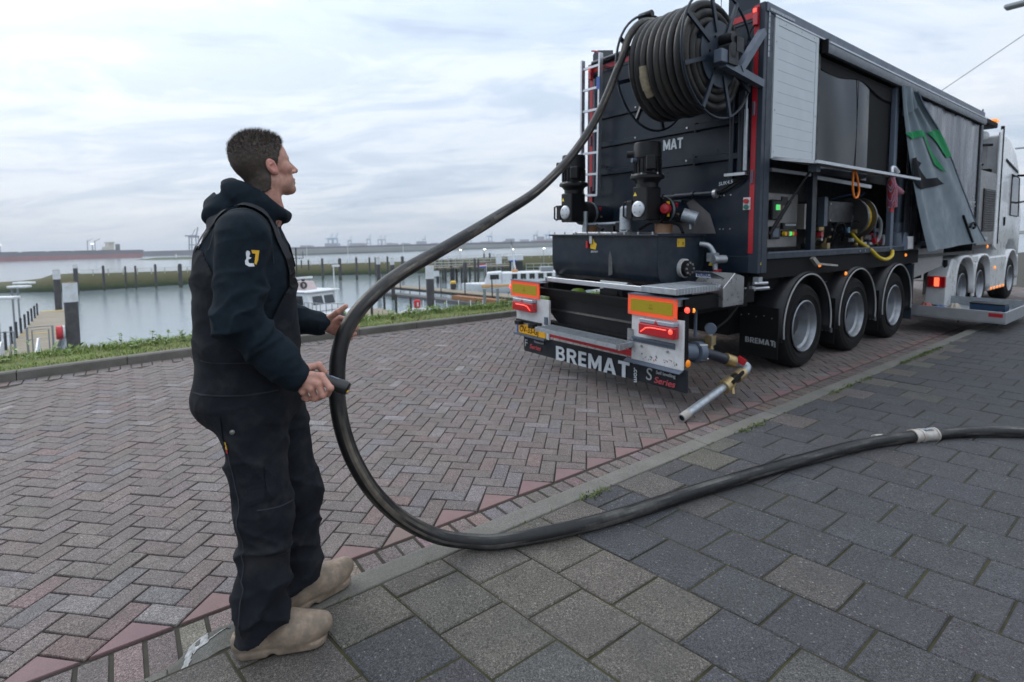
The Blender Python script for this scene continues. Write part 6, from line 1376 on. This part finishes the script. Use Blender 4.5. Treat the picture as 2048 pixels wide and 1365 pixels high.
bwl = [(-140, 84, .6), (-90, 80.5, 1.2), (-78.4, 79.6, 1.6), (-74.6, 78.8, 1.95), (-72.4, 78.5, 2.5), (-68.8, 78.2, 2.62), (-65.1, 78.4, 2.5), (-54.4, 88.7, 2.25), (-42.7, 105, 2.2), (-19.3, 105.1, 2.35), (-3, 106, 2.75), (12, 106, 2.8), (40, 108, 2.8), (90, 112, 2.8)]
b = MB(); sec = [(-.3, -1.5), (0, 0), (1.2, .55), (3.2, 1.0), (4.4, 1.0), (9, -.5)]
vs = []
for i, (x, y, h) in enumerate(bwl):
    px, py = bwl[max(0, i-1)][:2]; qx, qy = bwl[min(len(bwl)-1, i+1)][:2]; tx, ty = qx-px, qy-py; l_ = math.hypot(tx, ty); nx, ny = -ty/l_, tx/l_
    for off, zz in sec: vs.append((x+nx*off, y+ny*off, WZ+zz*h if zz >= 0 else WZ+zz))
m_ = len(sec); b.add(vs, [(i*m_+j, (i+1)*m_+j, (i+1)*m_+j+1, i*m_+j+1) for i in range(len(bwl)-1) for j in range(m_-1)])
bw = struct(b.build('breakwater', M_bw, smooth=1.5))
fe = thing('breakwater_fence', 'thin pale post-and-rail fence along the top of the breakwater', 'fence', (0, 0, 0))
def along(t):
    s_ = t; 
    for (x0, y0, h0), (x1, y1, h1) in zip(bwl[6:], bwl[7:]):
        l_ = math.hypot(x1-x0, y1-y0)
        if s_ <= l_:
            f_ = s_/l_; nx, ny = -(y1-y0)/l_, (x1-x0)/l_; return (x0+(x1-x0)*f_+nx*2.6, y0+(y1-y0)*f_+ny*2.6, WZ+(h0+(h1-h0)*f_)*.86)
        s_ -= l_
    return None
k = 0
FW = pm('fence_pale', (.42, .42, .38), .7, var=.15)
while True:
    p = along(k*1.9)
    if p is None or p[0] > 8: break
    MB().box((p[0], p[1], p[2]+.5), (.10, .10, 1.1)).build('post', FW, fe); k += 1
for zz in (.95, .55):
    pts = [along(j*1.9) for j in range(k)]; pts = [(p[0], p[1]-.06, p[2]+zz) for p in pts if p]
    MB().tube(pts, .05, 4).build('rail', FW, fe)
# ---- left jetty
jt = thing('boarded_jetty', 'narrow boarded jetty with yellow edge running out at left', 'jetty', (0, 0, 0))
A0, A1 = Vector((-22.0, 23.0, -3.27)), Vector((-40.6, 46.2, -3.27)); ax = (A1-A0).normalized(); sd_ = Vector((ax.y, -ax.x, 0)); ln = (A1-A0).length
rotj = Matrix((ax, sd_, Vector((0, 0, 1)))).transposed()
nb = 60
for k in range(nb):
    c_ = A0+ax*(ln*(k+.5)/nb); MB().box(c_+Vector((0, 0, random.uniform(-.006, .006))), (ln/nb-.03, 2.05, .05), rotj).build('plank', WOODD, jt)
MB().box(A0+ax*ln*.5+Vector((0, 0, -.32)), (ln, 1.9, .5), rotj).build('pontoon', PONT, jt)
MB().box(A1-ax*.5+Vector((0, 0, .032)), (1.0, 2.05, .012), rotj).build('yellow_edge', pm('jetty_yellow', (.38, .27, .06), .8, var=.2), jt); MB().box(A0+ax*ln*.42+Vector((0, 0, .032)), (.4, 2.05, .012), rotj).build('yellow_edge', MATS['jetty_yellow'], jt)
for k in range(9): p = A0+ax*(6+k*2.5)-sd_*1.0; MB().cyl(p, p+Vector((0, 0, 1.0)), .06, n=8).build('rail_post', HDK, jt)
for j, (o_, s_) in enumerate(((2.2, -1.25), (3.4, .05))):
    g_ = A0+ax*o_+sd_*s_
    MB().tube([g_, g_+Vector((0, 0, 1.35)), g_+sd_*.95+Vector((0, 0, 1.35)), g_+sd_*.95], .05, 6).tube([g_+sd_*.18+Vector((0, 0, .1)), g_+sd_*.18+Vector((0, 0, 1.2)), g_+sd_*.8+Vector((0, 0, 1.2)), g_+sd_*.8+Vector((0, 0, .1))], .03, 6).build('gate_frame', HGREY, jt)
for s_, z0 in ((-.7, 0), (.55, 0)):
    g_ = A0-ax*1.5+sd_*s_; MB().prism([(0, 0), (3.4, 0), (3.2, .9), (2.6, .95), (0, .15)], g_+Vector((0, 0, .1)), ax, (0, 0, 1), .06).build('gangway_side', HW, jt)
for k, (dx_, h_) in enumerate(((5.5, 2.75), (12.0, 3.0), (15.0, 3.1))):
    p = A0+ax*dx_-sd_*1.15
    l_ = thing('jetty_lamp', ['nearest', 'middle', 'farthest'][k]+' of the three flat white lamps standing on the left jetty', 'lamp', tuple(p), 0, 'jetty lamps')
    MB().cyl((0, 0, 0), (0, 0, h_), .05, n=8).build('post', HGREY, l_); MB().box((.5, -.05, h_+.05), (1.15, .5, .14)).build('lamp_head', HW, l_, bev=.04)
lb = thing('lifebuoy_case', 'red and white lifebuoy case fixed beside the near pile at left', 'lifebuoy', (-23.35, 26.7, -2.75), .75)
MB().cyl((-.15, 0, .4), (.12, 0, .4), .36, n=20).build('case', pm('buoy_red', (.55, .03, .04), .5, var=.1), lb, smooth=.5, bev=.04); MB().cyl((.12, 0, .4), (.2, 0, .4), .35, n=20).build('white_back', HW, lb, smooth=.5)
# ---- floating walkway in the middle
wk = thing('floating_walkway', 'brown floating walkway on dark pontoons under the hose', 'walkway', (0, 0, 0))
A0, A1 = Vector((-14.6, 61.5, -3.17)), Vector((1.6, 43.2, -3.17)); ax = (A1-A0).normalized(); sd_ = Vector((ax.y, -ax.x, 0)); ln = (A1-A0).length; rotj = Matrix((ax, sd_, Vector((0, 0, 1)))).transposed()
for k in range(48): MB().box(A0+ax*(ln*(k+.5)/48)+Vector((0, 0, .2)), (ln/48-.03, 1.8, .12), rotj).build('plank', WOODD, wk)
for s_ in (-.9, .9): MB().box(A0+ax*ln/2+sd_*s_+Vector((0, 0, .08)), (ln, .08, .22), rotj).build('side_beam', HDK, wk)
MB().box(A0+ax*ln/2+sd_*1.6+Vector((0, 0, -.55)), (ln*.98, .8, .5), rotj).build('pontoon', PONT, wk, bev=.08)
for k in range(12):
    p = A0+ax*(.4+k*2.0)+sd_*.95; MB().cyl(p+Vector((0, 0, -.6)), p+Vector((0, 0, .2)), .05, n=6).build('strut', HDK, wk)
    if k % 2 == 0: MB().cyl(p+Vector((0, 0, .2)), p+Vector((0, 0, 1.7)), .06, n=6).build('mooring_post', HDK, wk)
MB().box(A0+ax*ln*.78+sd_*1.5+Vector((0, 0, -.1)), (7.0, .8, .35), rotj).build('rust_fender', pm('fender_rust', (.26, .12, .05), .8, var=.3), wk)
bo = thing('yellow_bollard', 'black bollard with yellow top standing on the floating walkway', 'bollard', (-6.01, 52.9, -2.85)); MB().cyl((0, 0, 0), (0, 0, .55), .28, n=14).build('drum', HDK, bo, smooth=.5); MB().lathe([(.29, .55), (.3, .75), (.16, .85), (0, .86)], (0, 0, 0), n=14).build('top', pm('bollard_yellow', (.65, .42, .05), .5), bo, smooth=.5)
# ---- near deck, ramp, red case, posts
dk = thing('landing_deck', 'low brown landing deck with black posts beyond the verge', 'deck', (-9.2, 36.6, -3.2), -.98)
for k in range(16): MB().box((-3.4+k*.45, 0, .06), (.42, 2.2, .08)).build('plank', WOODD, dk)
MB().box((0, 0, -.25), (7.2, 2.0, .5)).build('pontoon', PONT, dk)
for q in ((-2.6, 1.1), (-.2, 1.1), (2.6, 1.05), (1.0, -1.1)): MB().cyl((*q, -.8), (*q, 1.4), .09, n=8).build('post', HDK, dk, smooth=.6)
rp_ = thing('access_ramp', 'pale concrete access ramp with railing below the verge', 'ramp', (-5.0, 34.1, -2.75), -.2)
MB().box((0, 0, -.1), (5.4, 4.4, .2)).build('slab', pm('ramp_conc', (.40, .41, .42), .8, var=.12, scale=1), rp_); MB().box((0, -2.2, -.5), (5.4, .1, .9)).build('front_wall', HW, rp_)
for k in range(7): MB().cyl((-2.6+k*.86, 2.1, 0), (-2.6+k*.86, 2.1, .55), .03, n=6).build('rail_post', HW, rp_)
rc = thing('red_lifebuoy_box', 'bright red lifebuoy box on a post below the hose', 'lifebuoy', (-5.14, 28.0, -2.6))
MB().cyl((0, 0, -1.2), (0, 0, .8), .04, n=8).build('post', HGREY, rc); MB().box((0, -.08, 1.12), (.36, .16, .46)).build('box', pm('buoy_red', (.55, .03, .04), .5, var=.1), rc, bev=.08, seg=3); MB().box((.05, -.165, 1.1), (.08, .01, .2)).build('label_strip', HW, rc)
for k, x in enumerate((-1.19, -.64)):
    q = thing('grey_post', ['left', 'right'][k]+' of two plain grey metal posts rising behind the verge beside the trailer', 'post', (x, 22.0, -2.6), 0, 'grey posts behind the verge'); MB().cyl((0, 0, 0), (0, 0, 2.3), .065, n=10).build('post', HGREY, q, smooth=.6); MB().cyl((0, 0, 2.3), (0, 0, 2.34), .075, n=10).build('cap', HGREY, q, smooth=.6)
# ---- pilot boat by the man
def boat_hull(b, L_, Bm, h, bow=.32):
    n_ = 14; vs = []
    for i in range(n_+1):
        t = i/n_; wdt = Bm/2*(1 if t < 1-bow else math.sqrt(max(0, 1-((t-1+bow)/bow)**2))); x = -L_/2+L_*t; sh = h*(1+.35*max(0, t-.55)**1.3)
        for s_, w_k, z in ((-1, 1, sh), (-1, .96, h*.45), (-1, .75, -.3), (1, .75, -.3), (1, .96, h*.45), (1, 1, sh)): vs.append((x, s_*wdt*w_k, z))
    fs = [(i*6+j, (i+1)*6+j, (i+1)*6+j+1, i*6+j+1) for i in range(n_) for j in range(5)]+[(0, 1, 2, 3, 4, 5)]
    fs += [(i*6, i*6+5, (i+1)*6+5, (i+1)*6) for i in range(n_)]
    return b.add(vs, fs)
pb = thing('pilot_boat', 'white pilot boat with dark windows and mast moored beside the man', 'boat', (-15.3, 38.6, WZ), -.55)
boat_hull(MB(), 11, 3.4, .95).build('hull', HW, pb, smooth=.6); MB().box((2.2, -1.62, .86), (6, .1, .14)).build('rubbing_strake', pm('boat_orange', (.75, .33, .03), .6), pb)
WH = [(-2.2, 1.0), (2.1, 1.0), (1.75, 2.35), (-1.9, 2.35)]
whs = MB().prism(WH, (0, 1.25, 0), (1, 0, 0), (0, 0, 1), 2.5).build('wheelhouse', HW, pb, bev=.08, seg=2)
GL = glass('boat_glass', (.02, .025, .03))
for x0, x1 in ((-1.8, -1.0), (-.85, .1), (.25, 1.3)): MB().prism([(x0, 1.5), (x1, 1.5), (x1-.08, 2.15), (x0+.03, 2.15)], (0, -1.262, 0), (1, 0, 0), (0, 0, 1), -.012).build('window', GL, pb)
for y0 in (-.95, .05): MB().prism([(0, 0), (.9, 0), (.85, .62), (.05, .62)], (1.985, y0, 1.5), (0, 1, 0), (-.26, 0, .96), .012).build('windscreen', GL, pb)
MB().box((-.1, 0, 2.44), (4.3, 2.8, .12)).build('roof', HW, pb, bev=.05); MB().prism([(-1.3, 0), (.6, 0), (.2, .6), (-.9, .6)], (0, .5, 2.5), (1, 0, 0), (0, 0, 1), 1.0).build('roof_tower', pm('boat_pink', (.52, .42, .42), .5), pb)
MB().box((-.3, 0, 3.35), (.25, 1.5, .14)).build('radar', HW, pb); MB().cyl((-.3, 0, 3.1), (-.3, 0, 3.3), .12, n=10).cyl((-1.0, 0, 3.1), (-1.0, 0, 5.6), .05, n=8).box((-1.0, 0, 4.8), (.06, 1.3, .05)).cyl((-1.0, .6, 4.8), (-1.0, .6, 5.3), .02, n=6).cyl((-1.0, -.5, 4.8), (-1.0, -.5, 5.1), .02, n=6).build('mast', HDK, pb)
MB().lathe([(.16, -.07), (.26, -.07), (.26, .07), (.16, .07), (.16, -.07)], (.4, -.5, 2.85), (.3, -1, 0), 16).build('fender_ring', HDK, pb, smooth=.6)
for k in range(9): MB().cyl((1.8+k*.42, -1.55+.14*max(0, k-4), 1.1), (1.8+k*.42, -1.55+.14*max(0, k-4), 1.75), .025, n=6).build('stanchion', HGREY, pb)
MB().tube([(1.8+k*.42, -1.55+.14*max(0, k-4), 1.75) for k in range(9)], .03, 6).build('bow_rail', HGREY, pb)
MB().cyl((1.9, 1.0, 1.1), (1.9, 1.0, 4.2), .04, n=8).box((2.15, 1.0, 4.2), (.6, .2, .14)).build('flood_lamp', HW, pb)
yb = thing('orange_dinghy', 'small orange-rimmed boat bow showing beside the left hand', 'boat', (-10.6, 33.2, WZ+.3), -.4); boat_hull(MB(), 3.6, 1.5, .6).build('hull', HW, yb, smooth=.6); MB().box((0, -.74, .62), (3.2, .16, .16)).box((0, .74, .62), (3.2, .16, .16)).build('rubber_rim', MATS['boat_orange'], yb, bev=.05); MB().box((-.6, 0, .9), (.5, .5, .5)).build('console', HDK, yb)
# ---- white patrol boat by the trailer
wb = thing('white_patrol_boat', 'long white boat with a row of windows moored left of the trailer', 'boat', (1.6, 61.0, WZ), math.pi+.05)
boat_hull(MB(), 15, 3.8, .9).build('hull', HW, wb, smooth=.6); MB().box((-.3, 1.84, .75), (11, .12, .2)).build('rubbing_strake', MATS['boat_orange'], wb)
MB().box((-1.8, 0, 1.5), (9.2, 3.0, 1.35)).build('deckhouse', HW, wb, bev=.1); MB().prism([(2.8, .9), (4.9, .9), (4.5, 2.2), (2.8, 2.3)], (0, 1.3, 0), (1, 0, 0), (0, 0, 1), 2.6).build('wheelhouse', HW, wb, bev=.08)
for k in range(8): MB().box((-5.6+k*1.0, 1.51, 1.72), (.62, .03, .62)).build('window', GL, wb)
MB().box((3.7, 1.31, 1.72), (1.0, .03, .55)).build('window', GL, wb); MB().prism([(-.9, 0), (.9, 0), (.85, .6), (-.85, .6)], (4.86, 0, 1.45), (0, 1, 0), (-.29, 0, .95), .012).build('windscreen', GL, wb)
MB().cyl((1.2, 0, 2.1), (1.6, 0, 5.3), .13, .06, 10).box((1.4, 0, 4.4), (.5, .1, .1)).box((1.5, 0, 5.0), (.1, .9, .06)).build('mast', HW, wb); MB().cyl((1.55, .4, 5.0), (1.55, .4, 5.5), .03, n=6).cyl((1.6, -.2, 5.2), (1.6, -.2, 5.9), .025, n=6).build('aerials', HDK, wb)
MB().lathe([(0, .55), (.32, .5), (.5, .25), (.45, 0)], (-4.6, 0, 2.2), n=16).build('radome', HW, wb, smooth=1); MB().box((-2.4, 0, 2.45), (1.4, 2.2, .5)).build('roof_locker', HGREY, wb, bev=.05); MB().box((1.3, .2, 2.3), (.7, .6, .3)).build('orange_raft', pm('raft_orange', (.55, .25, .08), .6), wb)
MB().cyl((4.6, .5, 2.1), (4.6, .5, 3.3), .03, n=6).build('flagpole', HW, wb)
for z_, m_ in ((3.12, pm('flag_red', (.5, .03, .05), .8)), (2.98, HW), (2.84, pm('flag_blue', (.03, .08, .4), .8))): MB().prism([(0, 0), (.8, -.05), (.8, .09), (0, .14)], (4.6, .5, z_), (1, .2, 0), (0, 0, 1), .01).build('flag_stripe', m_, wb)
for k in range(14): MB().cyl((-6.6+k*1.0, 1.75, .9), (-6.6+k*1.0, 1.75, 1.55), .025, n=5).build('stanchion', HW, wb)
# ---- timber landing and shelters
tl = thing('timber_landing', 'old timber landing stage with pale lattice boards above the water', 'landing stage', (-6.2, 78.0, -1.75), 0)
MB().box((0, 0, 0), (13.0, 3.0, .22)).build('deck', WOODW, tl)
for k in range(11): MB().box((-6.0+k*1.2, -1.4, -1.3), (.3, .3, 2.6)).build('leg', HDK, tl)
for k in range(13):
    MB().box((-6.1+k*1.02, -1.55, .75), (.09, .08, 1.3)).build('lattice_post', FW, tl)
for z_ in (.45, .85, 1.25): MB().box((0, -1.6, z_), (12.6, .06, .14)).build('lattice_board', FW, tl)
MB().beam((-1.5, -1.6, .2), (5.5, -1.6, 1.0), .12, .25).build('brace', WOODW, tl); MB().box((-5.0, -1.62, -.75), (1.0, .1, .8)).build('white_board', HW, tl)
sh = thing('quay_kiosk', 'dark kiosk with white roof fascia and blue sign on the landing', 'kiosk', (.55, 75.5, -3.0))
MB().box((.6, .6, .9), (.85, 1.4, 2.2)).box((-.25, .9, .9), (1.3, .1, 2.2)).build('wall', HDK, sh); MB().box((0, .3, 2.6), (2.2, 2.0, .75)).build('fascia', HW, sh); MB().box((-.3, -.74, 2.1), (.8, .06, .28)).build('blue_sign', pm('sign_blue', (.03, .10, .45), .5), sh); MB().box((-.5, .3, .9), (.3, .3, 2.2)).build('pillar', HW, sh); MB().box((.05, -.3, .6), (.45, .3, 1.6)).build('machine', HDK, sh)
sb = thing('white_screen', 'plain white notice board standing on the landing left of the kiosk', 'board', (-1.87, 75.2, -2.8)); MB().box((0, 0, 2.2), (.85, .12, 1.4)).build('board', HW, sb); MB().cyl((-.3, 0, 0), (-.3, 0, 1.5), .05, n=6).cyl((.3, 0, 0), (.3, 0, 1.5), .05, n=6).build('legs', HGREY, sb)
gw = thing('link_gangway', 'pale sloping gangway with truss rails right of the kiosk', 'gangway', (4.2, 77.5, -2.4))
MB().beam((-2.2, 0, 0), (3.6, 0, -.3), 1.2, .2).build('deck', WOODW, gw)
for z_ in (.5, 1.0): MB().beam((-2.2, -.6, z_), (3.6, -.6, z_-.3+.25), .08, .1).build('rail', FW, gw)
for k in range(6): MB().cyl((-2.1+k*1.1, -.6, -.1), (-2.1+k*1.1, -.6, .9), .045, n=6).build('post', FW, gw)
LITE = pm('lamp_lit', (1, .9, .75), .4, var=0, emit=(1, .9, .7, 9))
for k, p in enumerate([(-8.87, 90, .86), (-4.73, 90, .84), (.09, 90, .71), (5.52, 90, .75)]):
    q = thing('harbour_lamp', ORD[k]+' from the left of four lit lamps beyond the landing', 'lamp', (p[0], p[1], WZ), 0, 'lit harbour lamps'); MB().cyl((0, 0, -1), (0, 0, p[2]-WZ), .05, n=6).build('post', HGREY, q); MB().box((.1, 0, p[2]-WZ), (.7, .3, .12)).build('head', HW, q); MB().lathe([(0, -.12), (.13, -.09), (.17, 0)], (.1, -.02, p[2]-WZ-.06), n=10).build('bulb', LITE, q, smooth=1)
for k, x in enumerate((-42.5, -34.0, -22.5)):
    q = thing('breakwater_lamp', ORD[k]+' from the left of three thin lamp posts on the breakwater', 'lamp', (x, 108.5, WZ+2.2), 0, 'breakwater lamp posts'); MB().cyl((0, 0, 0), (0, 0, 4.0), .05, n=6).build('post', HW, q); MB().box((.2, 0, 4.0), (.6, .25, .12)).build('head', HW, q)
# ---- far shore
FARL = pm('far_land', (.07, .08, .075), .95, var=.25, scale=.03); FARB = pm('far_sheds', (.26, .28, .33), .8, var=.2, scale=.02)
b = MB(); sh_ = [(-2200, 1250), (-900, 1000), (-480, 900), (-250, 470), (-184, 456), (-86, 554), (51, 662), (220, 700), (900, 760)]
vs = []
for x, y in sh_: vs += [(x, y, WZ-1), (x, y+3, WZ+1.2), (x-10, y+40, WZ+4.6), (x-20, y+400, WZ+5.0), (x*2.2, y+4000, WZ+3)]
b.add(vs, [(i*5+j, (i+1)*5+j, (i+1)*5+j+1, i*5+j+1) for i in range(len(sh_)-1) for j in range(4)])
struct(b.build('far_shore', FARL))
sp_ = MB(); pts_ = [(-300, 410), (-280, 406), (-262, 405), (-240, 405), (-200, 420)]
sp_.add([v for i, (x, y) in enumerate(pts_) for v in ((x, y, WZ-.5), (x, y+6, WZ+(0 if i == 0 else 1.7)), (x, y+30, WZ-.5))], [(i*3+j, (i+1)*3+j, (i+1)*3+j+1, i*3+j+1) for i in range(4) for j in range(2)])
struct(sp_.build('grass_spit', pm('spit_green', (.07, .085, .04), .95, var=.2, scale=.1)))
bk = thing('spit_beacon', 'small white beacon on the low grassy spit left of the man', 'beacon', (-262, 408, WZ+1.2)); MB().cyl((0, 0, 0), (0, 0, 2.4), .7, n=10).build('drum', HW, bk); MB().cyl((0, 0, 2.4), (0, 0, 3.2), .4, n=8).build('lantern', pm('beacon_orange', (.6, .3, .15), .6), bk)
shp = thing('bulk_carrier', 'long red-hulled bulk carrier lying far off at the left edge', 'ship', (-600, 640, WZ), .9)
dv = Vector((-519.39+592.83-0, 719.4-605.11, 0)); shp.location = (-592.83, 605.11, WZ); shp.rotation_euler = (0, 0, math.atan2(dv.y, dv.x)); LS = dv.length
MB().prism([(-200, 0), (LS+4, 0), (LS+8, 5.2), (LS+6, 5.4), (-200, 5.4)], (0, 10, 0), (1, 0, 0), (0, 0, 1), 20).build('lower_hull', pm('hull_red', (.27, .075, .07), .7, var=.2, scale=.05), shp)
MB().prism([(-200, 5.4), (LS+6, 5.4), (LS+8, 10), (LS-2, 10.2), (-200, 9.4)], (0, 10, 0), (1, 0, 0), (0, 0, 1), 20).build('upper_hull', pm('hull_dark', (.09, .085, .10), .7, var=.15, scale=.05), shp)
for k in range(12): MB().box((-170+k*25, -2, 10.0), (19, 14, 1.6)).build('hatch_cover', pm('hatch_dark', (.10, .085, .09), .7), shp)
MB().box((LS-30, 0, 12.5), (9, 13, 5)).box((LS-28, 0, 17), (6, 11, 5)).box((LS-28, 0, 20.5), (7, 15, 1.8)).build('deckhouse', pm('ship_cream', (.55, .50, .40), .6), shp); MB().box((LS-19, 0, 14), (3.5, 5, 9)).build('funnel', pm('funnel_dark', (.10, .09, .08), .6), shp)
for k, xx in enumerate((LS-52, LS-44)): MB().cyl((xx, 0, 10), (xx, 0, 24), .5, n=6).beam((xx, 0, 22), (xx+6, 0, 26), .6, .6).build('crane_post', FARB, shp)
for k, (x, y, zt) in enumerate(((-900, 920, 22), (-737, 920, 20))):
    q = thing('light_mast', ['left', 'right'][k]+' of two floodlight masts on the far quay at left', 'mast', (x, y, WZ+4), 0, 'floodlight masts'); MB().cyl((0, 0, 0), (0, 0, zt), 1.2, .8, 8).build('mast', FARB, q); MB().box((0, 0, zt), (4, 2, 1.6)).build('floodlights', pm('floodlight', (1, 1, 1), .4, var=0, emit=(1, .97, .9, 2.5)), q)
qy = thing('far_quay', 'dark quay edge with blue and red sheds on the far bank', 'quay', (-500, 900, WZ)); MB().box((-180, 0, 4), (1500, 20, 9)).build('quay_wall', pm('quay_dark', (.12, .11, .13), .8, var=.2, scale=.02), qy); MB().box((40, -14, 4), (130, 6, 5)).build('blue_barge', pm('barge_blue', (.07, .10, .18), .7), qy)
def crane(x, y, h, col, label, two=False):
    q = thing('harbour_crane', label, 'crane', (x, y, WZ+4), .15, 'cranes on the far bank'); m_ = pm('crane_'+col, {'blue': (.20, .36, .50), 'grey': (.24, .27, .32), 'dark': (.12, .15, .20)}[col], .7, var=.1, scale=.05)
    w_ = h*.28
    for sx_ in (-1, 1):
        for sy_ in (-1, 1): MB().cyl((sx_*w_*.5, sy_*w_*.4, 0), (sx_*w_*.42, sy_*w_*.4, h*.62), h*.022, n=6).build('leg', m_, q)
    MB().box((0, 0, h*.62), (w_*1.1, w_*.9, h*.07)).box((0, 0, h*.3), (w_*1.05, w_*.85, h*.03)).build('portal', m_, q)
    MB().beam((w_*.3, 0, h*.62), (w_*.62, 0, h), h*.03, h*.035).beam((-w_*.3, 0, h*.62), (w_*.25, 0, h*.92), h*.02, h*.02).build('boom', m_, q)
    if two: MB().beam((-w_*1.1, 0, h*.66), (w_*.3, 0, h*.66), h*.05, h*.05).build('back_reach', m_, q)
for k, (x, h, c_) in enumerate(((-519, 38, 'blue'), (-504.9, 39, 'blue'), (-463.7, 28, 'grey'), (-409, 32, 'grey'), (-377.6, 29, 'grey'), (-366, 29, 'grey'), (-250, 26, 'grey'), (-160, 30, 'blue'), (-120, 28, 'blue'), (-60, 30, 'blue'), (70, 32, 'grey'), (105, 30, 'blue'))):
    crane(x, 1500, h+6, c_, (ORD+['tenth', 'eleventh', 'twelfth'])[k]+' crane from the left on the far bank right of the man', c_ == 'blue')
crane(-546, 900, 44, 'dark', 'tall dark container crane on the far bank left of the man', True)
random.seed(11)
CRX = [-519, -504.9, -463.7, -409, -377.6, -366, -250, -160, -120, -60, 70, 105]; NUM = ORD+['tenth', 'eleventh', 'twelfth']; SEEN = set()
for k in range(30):
    x = -620+k*26+random.uniform(-8, 8); yd = 1380+random.uniform(-60, 80); w_ = random.uniform(12, 34); h_ = random.uniform(5, 13)
    ci_ = random.randrange(4); c_ = [(.26, .28, .33), (.36, .38, .42), (.20, .24, .32), (.32, .26, .27)][ci_]
    near = min(range(12), key=lambda q_: abs(CRX[q_]*yd/1500-x)); side = 'left' if x < CRX[near]*yd/1500 else 'right'
    lab = '%s %s %s port shed %s of the %s far crane' % ('tall' if h_ > 9 else 'low', 'wide' if w_ > 23 else 'narrow', ['grey', 'pale', 'bluish', 'reddish'][ci_], side, NUM[near])
    if lab in SEEN: continue
    SEEN.add(lab)
    q = thing('far_shed', lab, 'shed', (x, yd, WZ+4), random.uniform(-.1, .1), 'port sheds on the far bank')
    MB().box((0, 0, h_/2), (w_, 20, h_)).build('wall', pm('shed_%d' % int(c_[0]*100), c_, .8, var=.15, scale=.05), q); MB().prism([(-w_/2, h_), (w_/2, h_), (w_/2-1, h_+1.2), (-w_/2+1, h_+1.2)], (0, 10, 0), (1, 0, 0), (0, 0, 1), 20).build('roof', FARB, q)
rs = thing('red_ship', 'distant red ship on the horizon just left of the tank', 'ship', (118, 1300, WZ)); MB().prism([(-60, 4), (70, 4), (80, 12), (-60, 11)], (0, 8, 0), (1, 0, 0), (0, 0, 1), 16).build('hull', pm('far_red', (.42, .10, .12), .8), rs); MB().box((-45, 0, 16), (18, 12, 9)).build('deckhouse', FARB, rs)
FRAME[0] = 'street'
# ---- street lamps, wire and greenery at the right edge
for k, (x, y, z, py) in enumerate(((15.0, .55, 7.42, -2.4), (50.0, 6.2, 7.7, 3.2))):
    q = thing('street_lamp', ['near street lamp whose grey head shows at the top right corner', 'farther street lamp whose head shows at the right edge above the cab'][k], 'street lamp', (x, py, KZ)); MB().cyl((0, 0, 0), (0, 0, z-.3), .08, .05, 12).tube(smoothpath([(0, 0, z-.35), (0, .2, z-.12), (0, (y-py)*.5, z-.02), (0, y-py-.35, z)], 5), .04, 8).build('pole', HGREY, q, smooth=.8); MB().prism([(-.16, -.02), (.16, -.02), (.12, .09), (-.12, .09)], (0, y-py-.5, z-.06), (1, 0, 0), (0, 0, 1), -.75).build('lamp_head', HGREY, q, bev=.03)
wr = thing('stay_wire', 'thin overhead wire rising from behind the trailer roof to the right', 'wire', (20, 5.4, 0)); MB().cyl((0, 0, 0), (0, 0, 5.5), .07, n=8).build('post', HGREY, wr); MB().tube([(0, 0, 5.4), (0, -2.1, 6.72), (0, -4.16, 8.04), (0, -6.9, 9.8)], .013, 6).build('wire', HGREY, wr)
# ------------------------------------------------------------------ air
FRAME[0] = 'world'
hm = bpy.data.materials.new('haze_air'); hm.use_nodes = True; nt = hm.node_tree; nt.nodes.clear()
o_ = nt.nodes.new('ShaderNodeOutputMaterial'); v_ = nt.nodes.new('ShaderNodeVolumePrincipled'); nt.links.new(v_.outputs[0], o_.inputs['Volume'])
v_.inputs['Color'].default_value = (.86, .92, 1, 1); v_.inputs['Density'].default_value = .00032; v_.inputs['Anisotropy'].default_value = .2
hzb = stuff(MB().box2((-2600, -80, WZ-1.5), (2600, 5200, 62)).build('haze', hm)); hzb['label'] = 'thin pale haze over the harbour'; hzb['category'] = 'haze'
hm.cycles.homogeneous_volume = True
FRAME[0] = 'street'
# ------------------------------------------------------------------ the street things take the street's slope
for o in STREET:
    o.matrix_world = S @ o.matrix_basis
bpy.context.view_layer.update()
